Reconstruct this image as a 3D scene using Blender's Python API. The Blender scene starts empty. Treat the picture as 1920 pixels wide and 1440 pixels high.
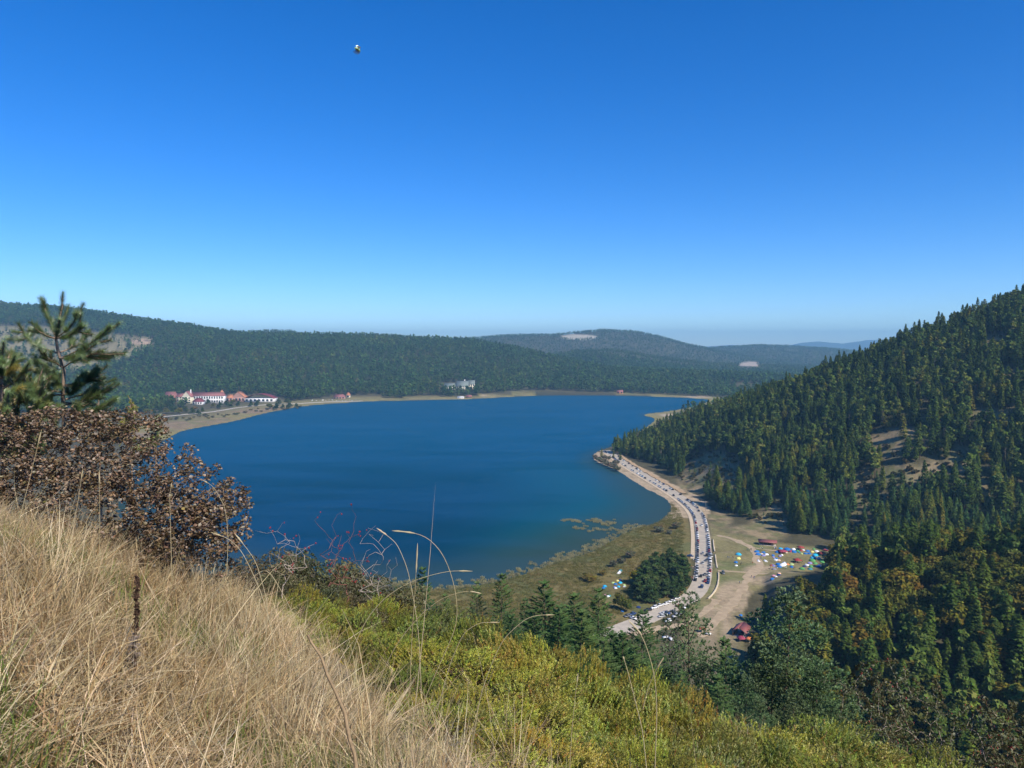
import bpy, bmesh, math, random
import numpy as np
from mathutils import Vector, Matrix

random.seed(7)
rng = np.random.default_rng(7)
sc = bpy.context.scene
COL = sc.collection

# ------------------------------------------------------------------ camera
EYE = 150.0                       # metres above the lake
F = 1371.0                        # focal length in pixels of the 1920 px wide photo
HORIZON = 645.0
PIT = math.atan((720.0 - HORIZON) / F)
cam_d = bpy.data.cameras.new('camera')
cam_d.sensor_width = 36.0
cam_d.lens = 36.0 * F / 1920.0
cam_d.clip_start = 0.05
cam_d.clip_end = 60000
cam = bpy.data.objects.new('camera', cam_d)
COL.objects.link(cam)
cam.location = (0, 0, EYE)
cam.rotation_euler = (math.pi / 2 - PIT, 0, 0)
sc.camera = cam

# ------------------------------------------------------------------ sky, sun, exposure
SUN_EL = math.radians(43)
SUN_AZ = math.radians(138)        # clockwise from the viewing direction: sun stands to the right
sun_dir = Vector((math.sin(SUN_AZ) * math.cos(SUN_EL), math.cos(SUN_AZ) * math.cos(SUN_EL), math.sin(SUN_EL)))
world = bpy.data.worlds.new('World')
sc.world = world
world.use_nodes = True
wn = world.node_tree
wn.nodes.clear()
sky = wn.nodes.new('ShaderNodeTexSky')
sky.sky_type = 'NISHITA'
sky.sun_disc = False
sky.sun_elevation = SUN_EL
sky.sun_rotation = SUN_AZ
sky.altitude = 1500
sky.air_density = 1.0
sky.dust_density = 0.0
sky.ozone_density = 4.0
hsv = wn.nodes.new('ShaderNodeHueSaturation')
hsv.inputs['Saturation'].default_value = 1.36
hsv.inputs['Value'].default_value = 1.0
bg = wn.nodes.new('ShaderNodeBackground')
bg.inputs['Strength'].default_value = 0.098
wo = wn.nodes.new('ShaderNodeOutputWorld')
wn.links.new(sky.outputs[0], hsv.inputs['Color'])
tone = wn.nodes.new('ShaderNodeMix')           # the clear blue of dry autumn air, the same all round the sky
tone.data_type = 'RGBA'; tone.blend_type = 'MULTIPLY'
tone.inputs['Factor'].default_value = 1.0
tone.inputs[7].default_value = (0.93, 1.11, 1.43, 1)
wn.links.new(hsv.outputs[0], tone.inputs[6])
wn.links.new(tone.outputs[2], bg.inputs['Color'])
wn.links.new(bg.outputs[0], wo.inputs['Surface'])

sun_l = bpy.data.lights.new('sun', 'SUN')
sun_l.energy = 5.0
sun_l.angle = math.radians(0.53)
sun_l.color = (1.0, 0.93, 0.80)
sun_o = bpy.data.objects.new('sun', sun_l)
COL.objects.link(sun_o)
sun_o.rotation_euler = sun_dir.to_track_quat('Z', 'Y').to_euler()
sun_o.location = (200, 0, 400)

sc.view_settings.view_transform = 'Standard'
sc.view_settings.look = 'None'
sc.view_settings.exposure = 0.3
sc.view_settings.gamma = 1.0
sc.view_settings.use_curve_mapping = False
sc.cycles.use_denoising = True
try:
    sc.cycles.denoiser = 'OPENIMAGEDENOISE'
except Exception:
    pass
sc.cycles.max_bounces = 6
sc.cycles.diffuse_bounces = 2
sc.cycles.glossy_bounces = 2
sc.cycles.transmission_bounces = 4
sc.cycles.transparent_max_bounces = 8
sc.cycles.volume_bounces = 0
sc.cycles.use_adaptive_sampling = True
sc.cycles.adaptive_threshold = 0.02
sc.cycles.use_light_tree = False
sc.cycles.caustics_reflective = False
sc.cycles.caustics_refractive = False

# ------------------------------------------------------------------ pixel <-> place
cP, sP = math.cos(PIT), math.sin(PIT)

def pray(u, v):
    xc = (u - 960.0) / F
    yc = (720.0 - v) / F
    return np.array([xc, cP + yc * sP, -sP + yc * cP])

def on_z(u, v, z=0.0):
    d = pray(u, v)
    t = (z - EYE) / d[2]
    return np.array([0, 0, EYE]) + d * t

def at_y(u, v, y):
    d = pray(u, v)
    return np.array([0, 0, EYE]) + d * (y / d[1])

def project(x, y, z):
    dz = np.asarray(z) - EYE
    dep = np.asarray(y) * cP - dz * sP
    up = np.asarray(y) * sP + dz * cP
    dep = np.where(np.abs(dep) < 1e-6, 1e-6, dep)
    return 960 + F * np.asarray(x) / dep, 720 - F * up / dep, dep

# ------------------------------------------------------------------ helpers
def sstep(a, b, x):
    t = np.clip((np.asarray(x, float) - a) / (b - a), 0, 1)
    return t * t * (3 - 2 * t)

_T = np.random.default_rng(3).random((256, 256))

def vnoise(x, y):
    x = np.asarray(x, float); y = np.asarray(y, float)
    xi = np.floor(x).astype(int); yi = np.floor(y).astype(int)
    fx = x - xi; fy = y - yi
    fx = fx * fx * (3 - 2 * fx); fy = fy * fy * (3 - 2 * fy)
    a = _T[xi & 255, yi & 255]; b = _T[(xi + 1) & 255, yi & 255]
    c = _T[xi & 255, (yi + 1) & 255]; d = _T[(xi + 1) & 255, (yi + 1) & 255]
    return (a * (1 - fx) + b * fx) * (1 - fy) + (c * (1 - fx) + d * fx) * fy

def fbm(x, y, o=4):
    s = 0; a = 1; n = 0
    for k in range(o):
        s = s + a * vnoise(x * 2 ** k + 17.3 * k, y * 2 ** k - 9.1 * k)
        n += a; a *= 0.5
    return s / n - 0.5

def mesh_np(name, verts, faces, mats=None, smooth=False, mat_idx=None, col=None):
    """one mesh from arrays; faces is an (n,3) or (n,4) array or a list of such arrays"""
    if isinstance(faces, np.ndarray):
        faces = [faces]
    faces = [np.asarray(f, dtype=np.int32) for f in faces if len(f)]
    verts = np.asarray(verts, dtype=np.float32).reshape(-1, 3)
    me = bpy.data.meshes.new(name)
    me.vertices.add(len(verts))
    me.vertices.foreach_set('co', verts.ravel())
    nl = sum(f.size for f in faces); npol = sum(len(f) for f in faces)
    me.loops.add(nl); me.polygons.add(npol)
    me.loops.foreach_set('vertex_index', np.concatenate([f.ravel() for f in faces]))
    tot = np.concatenate([np.full(len(f), f.shape[1], np.int32) for f in faces])
    start = np.concatenate([[0], np.cumsum(tot)[:-1]]).astype(np.int32)
    me.polygons.foreach_set('loop_start', start)
    me.polygons.foreach_set('loop_total', tot)
    if mat_idx is not None:
        me.polygons.foreach_set('material_index', np.asarray(mat_idx, np.int32))
    if smooth:
        me.polygons.foreach_set('use_smooth', np.ones(npol, bool))
    for m in (mats or []):
        me.materials.append(m)
    if col is not None:
        ca = me.color_attributes.new('tint', 'FLOAT_COLOR', 'POINT')
        c4 = np.ones((len(verts), 4), np.float32)
        c4[:, :3] = col
        ca.data.foreach_set('color', c4.ravel())
    me.update(calc_edges=True)
    return me

class MB:
    """collects shapes, builds ONE mesh"""
    def __init__(s):
        s.v = []; s.f = []; s.n = 0; s.c = []
    def add(s, v, f, c=None):
        v = np.asarray(v, float).reshape(-1, 3)
        s.v.append(v)
        for ff in (f if isinstance(f, list) else [f]):
            ff = np.asarray(ff, int)
            if len(ff): s.f.append(ff + s.n)
        s.c.append(np.tile(np.asarray(c if c is not None else (1, 1, 1), float), (len(v), 1)) if c is None or np.ndim(c) == 1 else c)
        s.n += len(v)
        return s
    def box(s, lo, hi, c=None):
        x0, y0, z0 = lo; x1, y1, z1 = hi
        v = [(x0, y0, z0), (x1, y0, z0), (x1, y1, z0), (x0, y1, z0), (x0, y0, z1), (x1, y0, z1), (x1, y1, z1), (x0, y1, z1)]
        f = [(0, 3, 2, 1), (4, 5, 6, 7), (0, 1, 5, 4), (1, 2, 6, 5), (2, 3, 7, 6), (3, 0, 4, 7)]
        return s.add(v, np.array(f), c)
    def tube(s, pts, rad, n=5, c=None, cap=True):
        pts = np.asarray(pts, float); k = len(pts)
        rad = np.broadcast_to(np.asarray(rad, float), (k,))
        tang = np.gradient(pts, axis=0)
        tang /= np.maximum(np.linalg.norm(tang, axis=1, keepdims=True), 1e-9)
        ref = np.array([0.0, 0, 1]) if abs(tang[0][2]) < 0.8 else np.array([1.0, 0, 0])
        a = np.cross(tang, ref); a /= np.maximum(np.linalg.norm(a, axis=1, keepdims=True), 1e-9)
        b = np.cross(tang, a)
        ang = np.arange(n) * 2 * math.pi / n
        ring = pts[:, None, :] + rad[:, None, None] * (np.cos(ang)[None, :, None] * a[:, None, :] + np.sin(ang)[None, :, None] * b[:, None, :])
        v = ring.reshape(-1, 3)
        i = np.arange(k - 1)[:, None] * n; j = np.arange(n)[None, :]; j2 = (j + 1) % n
        f = np.stack([i + j, i + j2, i + n + j2, i + n + j], -1).reshape(-1, 4)
        return s.add(v, f, c)
    def mesh(s, name, mats=None, smooth=False, tint=False):
        by = {}
        for f in s.f: by.setdefault(f.shape[1], []).append(f)
        return mesh_np(name, np.concatenate(s.v), [np.concatenate(x) for x in by.values()], mats, smooth,
                       col=np.concatenate(s.c) if tint else None)
    def build(s, name, mat, parent=None, smooth=False, tint=False):
        return obj(name, s.mesh(name, [mat] if mat else None, smooth, tint), parent)

def obj(name, me, parent=None, loc=None, rot=None, scale=None):
    o = bpy.data.objects.new(name, me)
    COL.objects.link(o)
    if parent is not None: o.parent = parent
    if loc is not None: o.location = tuple(float(q) for q in loc)
    if rot is not None: o.rotation_euler = rot
    if scale is not None: o.scale = scale if hasattr(scale, '__len__') else (scale,) * 3
    return o

def tag(o, label=None, cat=None, group=None, kind=None):
    if label: o['label'] = label
    if cat: o['category'] = cat
    if group: o['group'] = group
    if kind: o['kind'] = kind
    return o

def thing(name, label, cat, loc=(0, 0, 0), rz=0.0, group=None):
    o = bpy.data.objects.new(name, None)
    o.empty_display_size = 0.3
    COL.objects.link(o)
    o.location = tuple(float(q) for q in loc); o.rotation_euler = (0, 0, rz)
    return tag(o, label, cat, group)

ORD = ['', 'first', 'second', 'third', 'fourth', 'fifth', 'sixth', 'seventh', 'eighth', 'ninth', 'tenth', 'eleventh', 'twelfth',
       'thirteenth', 'fourteenth', 'fifteenth', 'sixteenth', 'seventeenth', 'eighteenth', 'nineteenth', 'twentieth']
def ordinal(n):
    if n <= 20: return ORD[n]
    if n >= 100: return 'hundredth' if n == 100 else 'hundred-and-' + ordinal(n - 100)
    t, r = divmod(n, 10)
    tens = {2: 'twent', 3: 'thirt', 4: 'fort', 5: 'fift', 6: 'sixt', 7: 'sevent', 8: 'eight', 9: 'ninet'}[t]
    return tens + 'ieth' if r == 0 else tens + 'y-' + ORD[r]

# ------------------------------------------------------------------ materials
MATS = {}
class NT:
    def __init__(s, name):
        s.m = bpy.data.materials.new(name); s.m.use_nodes = True
        s.t = s.m.node_tree; s.t.nodes.clear()
        s.out = s.t.nodes.new('ShaderNodeOutputMaterial')
    def n(s, typ, **kw):
        nd = s.t.nodes.new(typ)
        for k, v in kw.items(): setattr(nd, k, v)
        return nd
    def l(s, a, b): s.t.links.new(a, b)
    def noise(s, scale, detail=3.0, rough=0.55, coord=None, dist=0.0):
        nz = s.n('ShaderNodeTexNoise')
        nz.inputs['Scale'].default_value = scale; nz.inputs['Detail'].default_value = detail
        nz.inputs['Roughness'].default_value = rough; nz.inputs['Distortion'].default_value = dist
        if coord is None:
            coord = s.pos()
        s.l(coord, nz.inputs['Vector'])
        return nz.outputs['Fac']
    def pos(s):
        if not hasattr(s, '_g'): s._g = s.n('ShaderNodeNewGeometry')
        return s._g.outputs['Position']
    def ramp(s, fac, stops):
        r = s.n('ShaderNodeValToRGB')
        e = r.color_ramp.elements
        while len(e) < len(stops): e.new(0.5)
        for k, (p, c) in enumerate(stops):
            e[k].position = p; e[k].color = tuple(c) + (1,) if len(c) == 3 else c
        s.l(fac, r.inputs['Fac'])
        return r.outputs['Color']
    def mix(s, fac, a, b, mode='MIX'):
        m = s.n('ShaderNodeMix', data_type='RGBA', blend_type=mode)
        for sock, val in ((m.inputs['Factor'], fac), (m.inputs[6], a), (m.inputs[7], b)):
            if hasattr(val, 'is_linked') or hasattr(val, 'links'): s.l(val, sock)
            elif isinstance(val, (int, float)): sock.default_value = val
            else: sock.default_value = tuple(val) + (1,) if len(val) == 3 else val
        return m.outputs[2]
    def math(s, op, a, b=0.0):
        m = s.n('ShaderNodeMath', operation=op)
        for i, val in enumerate((a, b)):
            if hasattr(val, 'links'): s.l(val, m.inputs[i])
            else: m.inputs[i].default_value = val
        return m.outputs[0]

def surf(name, color, rough=0.7, var=0.12, nscale=6.0, spec=0.3, bump=0.0, bscale=30.0, metallic=0.0, coat=0.0):
    """plain painted or natural surface with a little uneven tone"""
    if name in MATS: return MATS[name]
    t = NT(name)
    b = t.n('ShaderNodeBsdfPrincipled')
    c = np.array(color)
    col = t.ramp(t.noise(nscale, 4), [(0.3, np.clip(c * (1 - var), 0, 1)), (0.7, np.clip(c * (1 + var), 0, 1))])
    t.l(col, b.inputs['Base Color'])
    b.inputs['Roughness'].default_value = rough
    b.inputs['Specular IOR Level'].default_value = spec
    b.inputs['Metallic'].default_value = metallic
    b.inputs['Coat Weight'].default_value = coat
    if bump:
        bp = t.n('ShaderNodeBump'); bp.inputs['Strength'].default_value = bump
        t.l(t.noise(bscale, 4), bp.inputs['Height']); t.l(bp.outputs[0], b.inputs['Normal'])
    t.l(b.outputs[0], t.out.inputs['Surface'])
    MATS[name] = t.m
    return t.m

def leafy(name, stops, trans=0.25, nscale=0.0, vcol=False, rough=0.55, gloss=0.0):
    """foliage: tone picked per plant (Object Info random) or by the mesh's own tint, lightly see-through leaves"""
    if name in MATS: return MATS[name]
    t = NT(name)
    oi = t.n('ShaderNodeObjectInfo')
    fac = oi.outputs['Random']
    if nscale:
        fac = t.math('ADD', t.math('MULTIPLY', fac, 0.6), t.math('SUBTRACT', t.math('MULTIPLY', t.noise(nscale, 3), 1.3), 0.45))
    col = t.ramp(fac, stops)
    if vcol:
        a = t.n('ShaderNodeVertexColor', layer_name='tint')
        col = t.mix(1.0, col, a.outputs['Color'], 'MULTIPLY')
    d = t.n('ShaderNodeBsdfDiffuse'); t.l(col, d.inputs['Color'])
    tr = t.n('ShaderNodeBsdfTranslucent'); t.l(col, tr.inputs['Color'])
    mx = t.n('ShaderNodeMixShader'); mx.inputs[0].default_value = trans
    t.l(d.outputs[0], mx.inputs[1]); t.l(tr.outputs[0], mx.inputs[2])
    last = mx.outputs[0]
    if gloss:
        g = t.n('ShaderNodeBsdfGlossy'); g.inputs['Roughness'].default_value = rough
        g.inputs['Color'].default_value = (1, 1, 1, 1)
        m2 = t.n('ShaderNodeMixShader'); m2.inputs[0].default_value = gloss
        t.l(last, m2.inputs[1]); t.l(g.outputs[0], m2.inputs[2]); last = m2.outputs[0]
    t.l(last, t.out.inputs['Surface'])
    MATS[name] = t.m
    return t.m
# ================================================================== the lie of the land
LAKE_PIX = [(335, 810), (350, 806), (400, 797), (440, 790), (480, 779), (520, 770), (580, 760), (640, 756), (700, 752), (760, 751.5), (820, 750),
            (900, 748), (960, 744), (1020, 741), (1100, 741), (1180, 742), (1260, 745), (1320, 748), (1335, 751), (1312, 758), (1290, 765),
            (1240, 773), (1207, 776), (1207, 780), (1232, 784), (1214, 800), (1180, 820), (1150, 836), (1120, 846), (1110, 855), (1117, 865),
            (1135, 873), (1165, 885), (1190, 903), (1215, 918), (1240, 930), (1256, 942), (1260, 955), (1250, 967), (1235, 980), (1195, 990),
            (1160, 1005), (1140, 1020), (1110, 1035), (1060, 1050), (1010, 1068), (960, 1085), (900, 1098), (850, 1106), (800, 1106), (740, 1098)]
LAKE = [tuple(on_z(u, v)[:2]) for u, v in LAKE_PIX] + [(-95, 445), (-150, 452), (-230, 480), (-330, 600), (-430, 800), (-520, 1050)]
LAKE = np.array(LAKE)

def densify(poly, step, closed=True):
    out = []
    n = len(poly)
    for i in range(n if closed else n - 1):
        a = poly[i]; b = poly[(i + 1) % n]
        k = max(1, int(np.linalg.norm(b - a) / step))
        for j in range(k): out.append(a + (b - a) * j / k)
    if not closed: out.append(poly[-1])
    return np.array(out)

def smooth_poly(p, it=2):
    for _ in range(it):
        q = np.roll(p, -1, 0)
        p = np.stack([0.75 * p + 0.25 * q, 0.25 * p + 0.75 * q], 1).reshape(-1, 2)
    return p
LAKE_S = smooth_poly(LAKE, 1)

def sdist(x, y, poly):
    """signed distance to a polygon, negative inside"""
    x = np.asarray(x, float); y = np.asarray(y, float)
    d2 = np.full(x.shape, 1e18); inside = np.zeros(x.shape, bool)
    n = len(poly)
    for i in range(n):
        ax, ay = poly[i]; bx, by = poly[(i + 1) % n]
        ex, ey = bx - ax, by - ay
        t = np.clip(((x - ax) * ex + (y - ay) * ey) / (ex * ex + ey * ey + 1e-12), 0, 1)
        dx = x - (ax + t * ex); dy = y - (ay + t * ey)
        d2 = np.minimum(d2, dx * dx + dy * dy)
        c = ((ay > y) != (by > y)) & (x < ex * (y - ay) / (ey + 1e-12 if ey == 0 else ey) + ax)
        inside ^= c
    d = np.sqrt(d2)
    return np.where(inside, -d, d)

# crest seen at pixel (u, v) of tree tops, its distance, the foot's distance; tree height to take off
RIDGES = {
    'right': dict(t=[(1120, 868, 1010, 985), (1160, 845, 1020, 975), (1210, 810, 1030, 915), (1250, 788, 1030, 835), (1300, 770, 990, 735),
                     (1350, 752, 940, 640), (1400, 732, 900, 602), (1450, 716, 880, 572), (1500, 702, 860, 548), (1560, 672, 840, 534), (1600, 660, 830, 518), (1650, 640, 820, 500),
                     (1700, 612, 815, 480), (1780, 590, 810, 465), (1850, 562, 800, 455), (1920, 533, 800, 440), (2100, 470, 800, 420),
                     (2500, 420, 800, 400), (3300, 420, 750, 380)], tree=23, back=420, lump=10),
    'spur': dict(t=[(1385, 1205, 392, 350), (1420, 1150, 388, 330), (1460, 1105, 380, 300), (1520, 1075, 372, 270), (1600, 1045, 362, 245), (1700, 1025, 352, 235),
                    (1800, 1012, 346, 230), (1920, 1000, 340, 225), (2200, 960, 330, 220), (3000, 900, 320, 200)], tree=15, back=95, lump=4),
    'far_left': dict(t=[(-1200, 560, 3400, 1500), (-300, 562, 3300, 1700), (0, 567, 3200, 1900), (120, 577, 3150, 1900), (230, 591, 3100, 1880), (330, 606, 3050, 1850), (430, 621, 2950, 1850),
                        (500, 626, 2950, 1900), (620, 626, 3050, 1950), (760, 631, 3000, 2020), (880, 636, 2950, 2040), (960, 650, 2900, 2080), (1060, 672, 2800, 2120),
                        (1140, 690, 2600, 2140), (1300, 699, 2500, 2160), (1420, 706, 2450, 2150), (1600, 712, 2400, 2150), (2200, 720, 2400, 2150)], tree=17, back=900, lump=22),
    'knoll': dict(t=[(400, 640, 4000, 3300), (460, 622, 4000, 3300), (500, 617, 4000, 3300), (545, 619, 4000, 3300), (600, 632, 4000, 3300), (700, 650, 4000, 3300)], tree=15, back=900, lump=6),
    'mid': dict(t=[(900, 700, 3600, 3000), (1000, 672, 3600, 2900), (1080, 656, 3600, 2900), (1150, 653, 3650, 2900), (1230, 668, 3700, 2900), (1330, 680, 3800, 3000), (1430, 684, 3900, 3100),
                   (1560, 690, 3900, 3100), (1800, 700, 3900, 3100)], tree=15, back=700, lump=18),
    'big': dict(t=[(500, 670, 5000, 3900), (700, 645, 5000, 3900), (820, 638, 5000, 3900), (890, 632, 5050, 3900), (950, 627, 5100, 3900), (1040, 626, 5150, 3900), (1080, 621, 5200, 3900), (1130, 617, 5200, 3900),
                   (1190, 620, 5200, 3900), (1240, 630, 5150, 3900), (1290, 645, 5100, 3950), (1330, 653, 5100, 4100), (1380, 664, 5100, 4200), (1500, 680, 5100, 4300)], tree=14, back=1200, lump=16),
    'far_ridge': dict(t=[(1200, 668, 6000, 4700), (1300, 655, 6000, 4700), (1350, 650, 6000, 4600), (1420, 646, 6000, 4600), (1480, 648, 6000, 4600), (1560, 653, 5900, 4600), (1640, 662, 5900, 4600),
                         (1800, 668, 5900, 4600), (2400, 670, 5900, 4600)], tree=13, back=1500, lump=14),
    'mountains': dict(t=[(1250, 652, 15500, 12500), (1340, 649, 15500, 12500), (1370, 646, 15500, 12500), (1400, 648, 15500, 12500), (1470, 650, 14500, 12000), (1500, 643, 14300, 12000), (1535, 640, 14300, 12000),
                         (1580, 644, 14300, 12000), (1625, 638, 14300, 12000), (1700, 634, 14300, 12000), (2000, 630, 14300, 12000), (2600, 640, 14300, 12000)], tree=0, back=3000, lump=0),
}
for R in RIDGES.values():
    t = np.array(R['t'], float)
    uu = np.linspace(t[0, 0], t[-1, 0], 1600)
    k = 9 if t[-1, 0] - t[0, 0] < 1400 else 7
    ker = np.hanning(k + 2)[1:-1]; ker /= ker.sum()
    cols = []
    for j in (1, 2, 3):
        q = np.interp(uu, t[:, 0], t[:, j])
        cols.append(np.convolve(np.pad(q, k // 2, mode='edge'), ker, mode='valid'))
    cz = np.array([at_y(a, b, c)[2] for a, b, c in zip(uu, cols[0], cols[1])]) - R['tree']
    R['u'] = uu; R['z'] = cz; R['yc'] = cols[1]; R['yf'] = cols[2]

OWN_FOOT = np.array([(-1500, 360), (0, 430), (650, 410), (800, 385), (900, 365), (1100, 330), (1250, 300), (1350, 288), (1450, 275), (1550, 265), (1700, 255), (1900, 255), (2500, 300), (3500, 380)], float)

def ground_near(x, y):
    sp = lambda q, k: np.log1p(np.exp(np.clip(q * k, -40, 40))) / k
    z = EYE - 1.68 - 0.36 * sp(y - 2.15, 1.5) - np.where(x < 0, 0.24 * (0.69 - sp(-x, 1.0)), 0.31 * (sp(x, 1.0) - 0.69))
    z = z + 0.62 * sstep(0.8, 3.2, -x) * (1 - sstep(5.6, 8.6, y))
    z = z - 0.55 * sstep(-0.2, 0.6, x) * (1 - 0.6 * sstep(1.8, 3.0, x)) * sstep(2.5, 5.0, y)
    z = z + 0.10 * fbm(x * 0.55 + 5, y * 0.55, 3)
    return z

def height(x, y):
    x = np.asarray(x, float); y = np.asarray(y, float)
    r = np.hypot(x, y)
    front = y > 1.0
    yy = np.where(front, y, 1.0)
    u = np.where(front, 960 + F * x / yy, np.where(x > 0, 3500.0, -1500.0))
    u = np.clip(u, -1500, 3500)
    sd = sdist(x, y, LAKE_S)
    floor = np.where(sd < 0, np.maximum(-7, 0.06 * sd - 0.10), np.minimum(0.12 + 0.03 * sd, 2.6))
    floor = floor + np.where(sd > 6, 0.35 * fbm(x / 40, y / 40, 3), 0)
    rid = np.zeros(x.shape)
    shore = sstep(2, 45, sd)
    for nm, R in RIDGES.items():
        inr = front & (u >= R['u'][0]) & (u <= R['u'][-1])
        cz = np.interp(u, R['u'], R['z']); yc = np.interp(u, R['u'], R['yc']); yf = np.interp(u, R['u'], R['yf'])
        edge = sstep(0, 0.04, (u - R['u'][0]) / (R['u'][-1] - R['u'][0])) * (1 - sstep(0.97, 1.0, (u - R['u'][0]) / (R['u'][-1] - R['u'][0])))
        t = (y - yf) / np.maximum(yc - yf, 1)
        up = 0.45 * t + 0.55 * t * t * (3 - 2 * t)
        dn = 1 - np.clip((y - yc) / R['back'], 0, 1) ** 1.5
        p = np.where(t < 0, 0, np.where(t < 1, up, dn))
        zz = cz * p
        if R['lump']:
            zz = zz + R['lump'] * 2.0 * fbm(x / (R['lump'] * 14) + 3, y / (R['lump'] * 14), 4) * np.clip(p, 0, 1) * (1 - 0.8 * sstep(0.7, 1.0, np.clip(t, 0, 1)) * (t < 1.3))
        rid = np.maximum(rid, np.where(inr, zz * edge, 0))
    foot = np.interp(u, OWN_FOOT[:, 0], OWN_FOOT[:, 1]) * np.where(front, 1, 1.6)
    s = np.clip((r - 10) / (foot - 10), 0, 1)
    far = (EYE - 6.0) * (1 - s) ** 1.15 * (1 + 0.10 * fbm(x / 45, y / 45, 3) * np.clip(s * 4, 0, 1))
    w = sstep(8, 26, r)
    own = np.where(r < 30, (1 - w) * ground_near(x, np.maximum(y, -30)) + w * far, far)
    z = floor + np.maximum(rid, 0) * shore
    own = np.where(r < 100, own, own * sstep(0, 25, sd) - (sd < 2) * 20)
    return np.where(r < 700, np.maximum(z, own), z)

def hgt(x, y):
    return float(height(np.array([x]), np.array([y]))[0])

# ------------------------------------------------------------------ ground sheet: rings about the viewpoint, closer where the picture shows detail
rings = np.concatenate([np.geomspace(0.25, 14, 60), np.geomspace(14.6, 300, 85)[:-1],
                        EYE * F / (np.linspace(1145, 742, 190) - HORIZON), np.geomspace(2180, 7200, 110)[1:], np.geomspace(7400, 15900, 26)])
rings = np.unique(np.round(rings, 3))
tu = np.linspace(-260, 2180, 430)
th = np.arctan((tu - 960) / F)
th = np.concatenate([np.linspace(-math.pi, th[0], 40)[:-1], th, np.linspace(th[-1], math.pi, 40)[1:-1]])
RR, TT = np.meshgrid(rings, th, indexing='ij')
GX = RR * np.sin(TT); GY = RR * np.cos(TT)
# rings are lines of equal forward distance inside the view
GZ = height(GX, GY)
nr, nt = GX.shape
I = np.arange(nr - 1)[:, None] * nt; J = np.arange(nt)[None, :]; J2 = (J + 1) % nt
gf = np.stack([I + J, I + J2, I + nt + J2, I + nt + J], -1).reshape(-1, 4)[:, ::-1]
gv = np.stack([GX, GY, GZ], -1).reshape(-1, 3)
c0 = np.array([[0, 0, hgt(0.0, 0.0)]])
gfan = np.stack([np.full(nt, len(gv)), (np.arange(nt) + 1) % nt, np.arange(nt)], -1)[:, ::-1]

# land cover, one colour per kind of ground
def in_poly_px(u, v, pts, soft=6.0):
    d = sdist(u, v, np.array(pts, float))
    return 1 - sstep(-soft, soft, d)

def ellipse(u, v, e):
    cu, cv, ru, rv = e
    return 1 - sstep(0.6, 1.15, np.hypot((u - cu) / ru, (v - cv) / rv))

BARE_RIGHT = [(1335, 880, 56, 34), (1300, 905, 32, 26), (1375, 905, 30, 13), (1660, 835, 38, 29), (1700, 812, 42, 10), (1620, 915, 25, 39), (1655, 945, 15, 21), (1690, 890, 50, 23), (1800, 865, 22, 31), (1735, 790, 15, 18),
              (1860, 782, 45, 16), (1445, 985, 42, 31), (1405, 1000, 62, 16), (1350, 975, 25, 18), (1605, 985, 12, 34), (1760, 880, 38, 18), (1460, 950, 18, 16), (1850, 915, 15, 21), (1890, 700, 30, 10), (1870, 640, 32, 13), (1560, 920, 18, 13)]
MEADOW_LEFT = [(-60, 612), (60, 612), (150, 618), (220, 628), (290, 634), (290, 650), (262, 660), (235, 672), (190, 690), (120, 700), (60, 690), (-60, 700)]
FIELD = [(1330, 985), (1365, 1000), (1420, 1012), (1480, 1020), (1560, 1030), (1580, 1045), (1545, 1060), (1510, 1075), (1470, 1085), (1440, 1095), (1405, 1115), (1395, 1150), (1420, 1200), (1380, 1230), (1260, 1230),
         (1180, 1215), (1150, 1190), (1200, 1165), (1260, 1150), (1300, 1130), (1330, 1100), (1340, 1050)]
MARSH = [(700, 1120), (820, 1095), (960, 1075), (1060, 1040), (1150, 1000), (1235, 965), (1268, 935), (1288, 965), (1296, 1000), (1298, 1060), (1290, 1110), (1230, 1140), (1160, 1170), (1100, 1180), (900, 1190), (700, 1180)]

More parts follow.
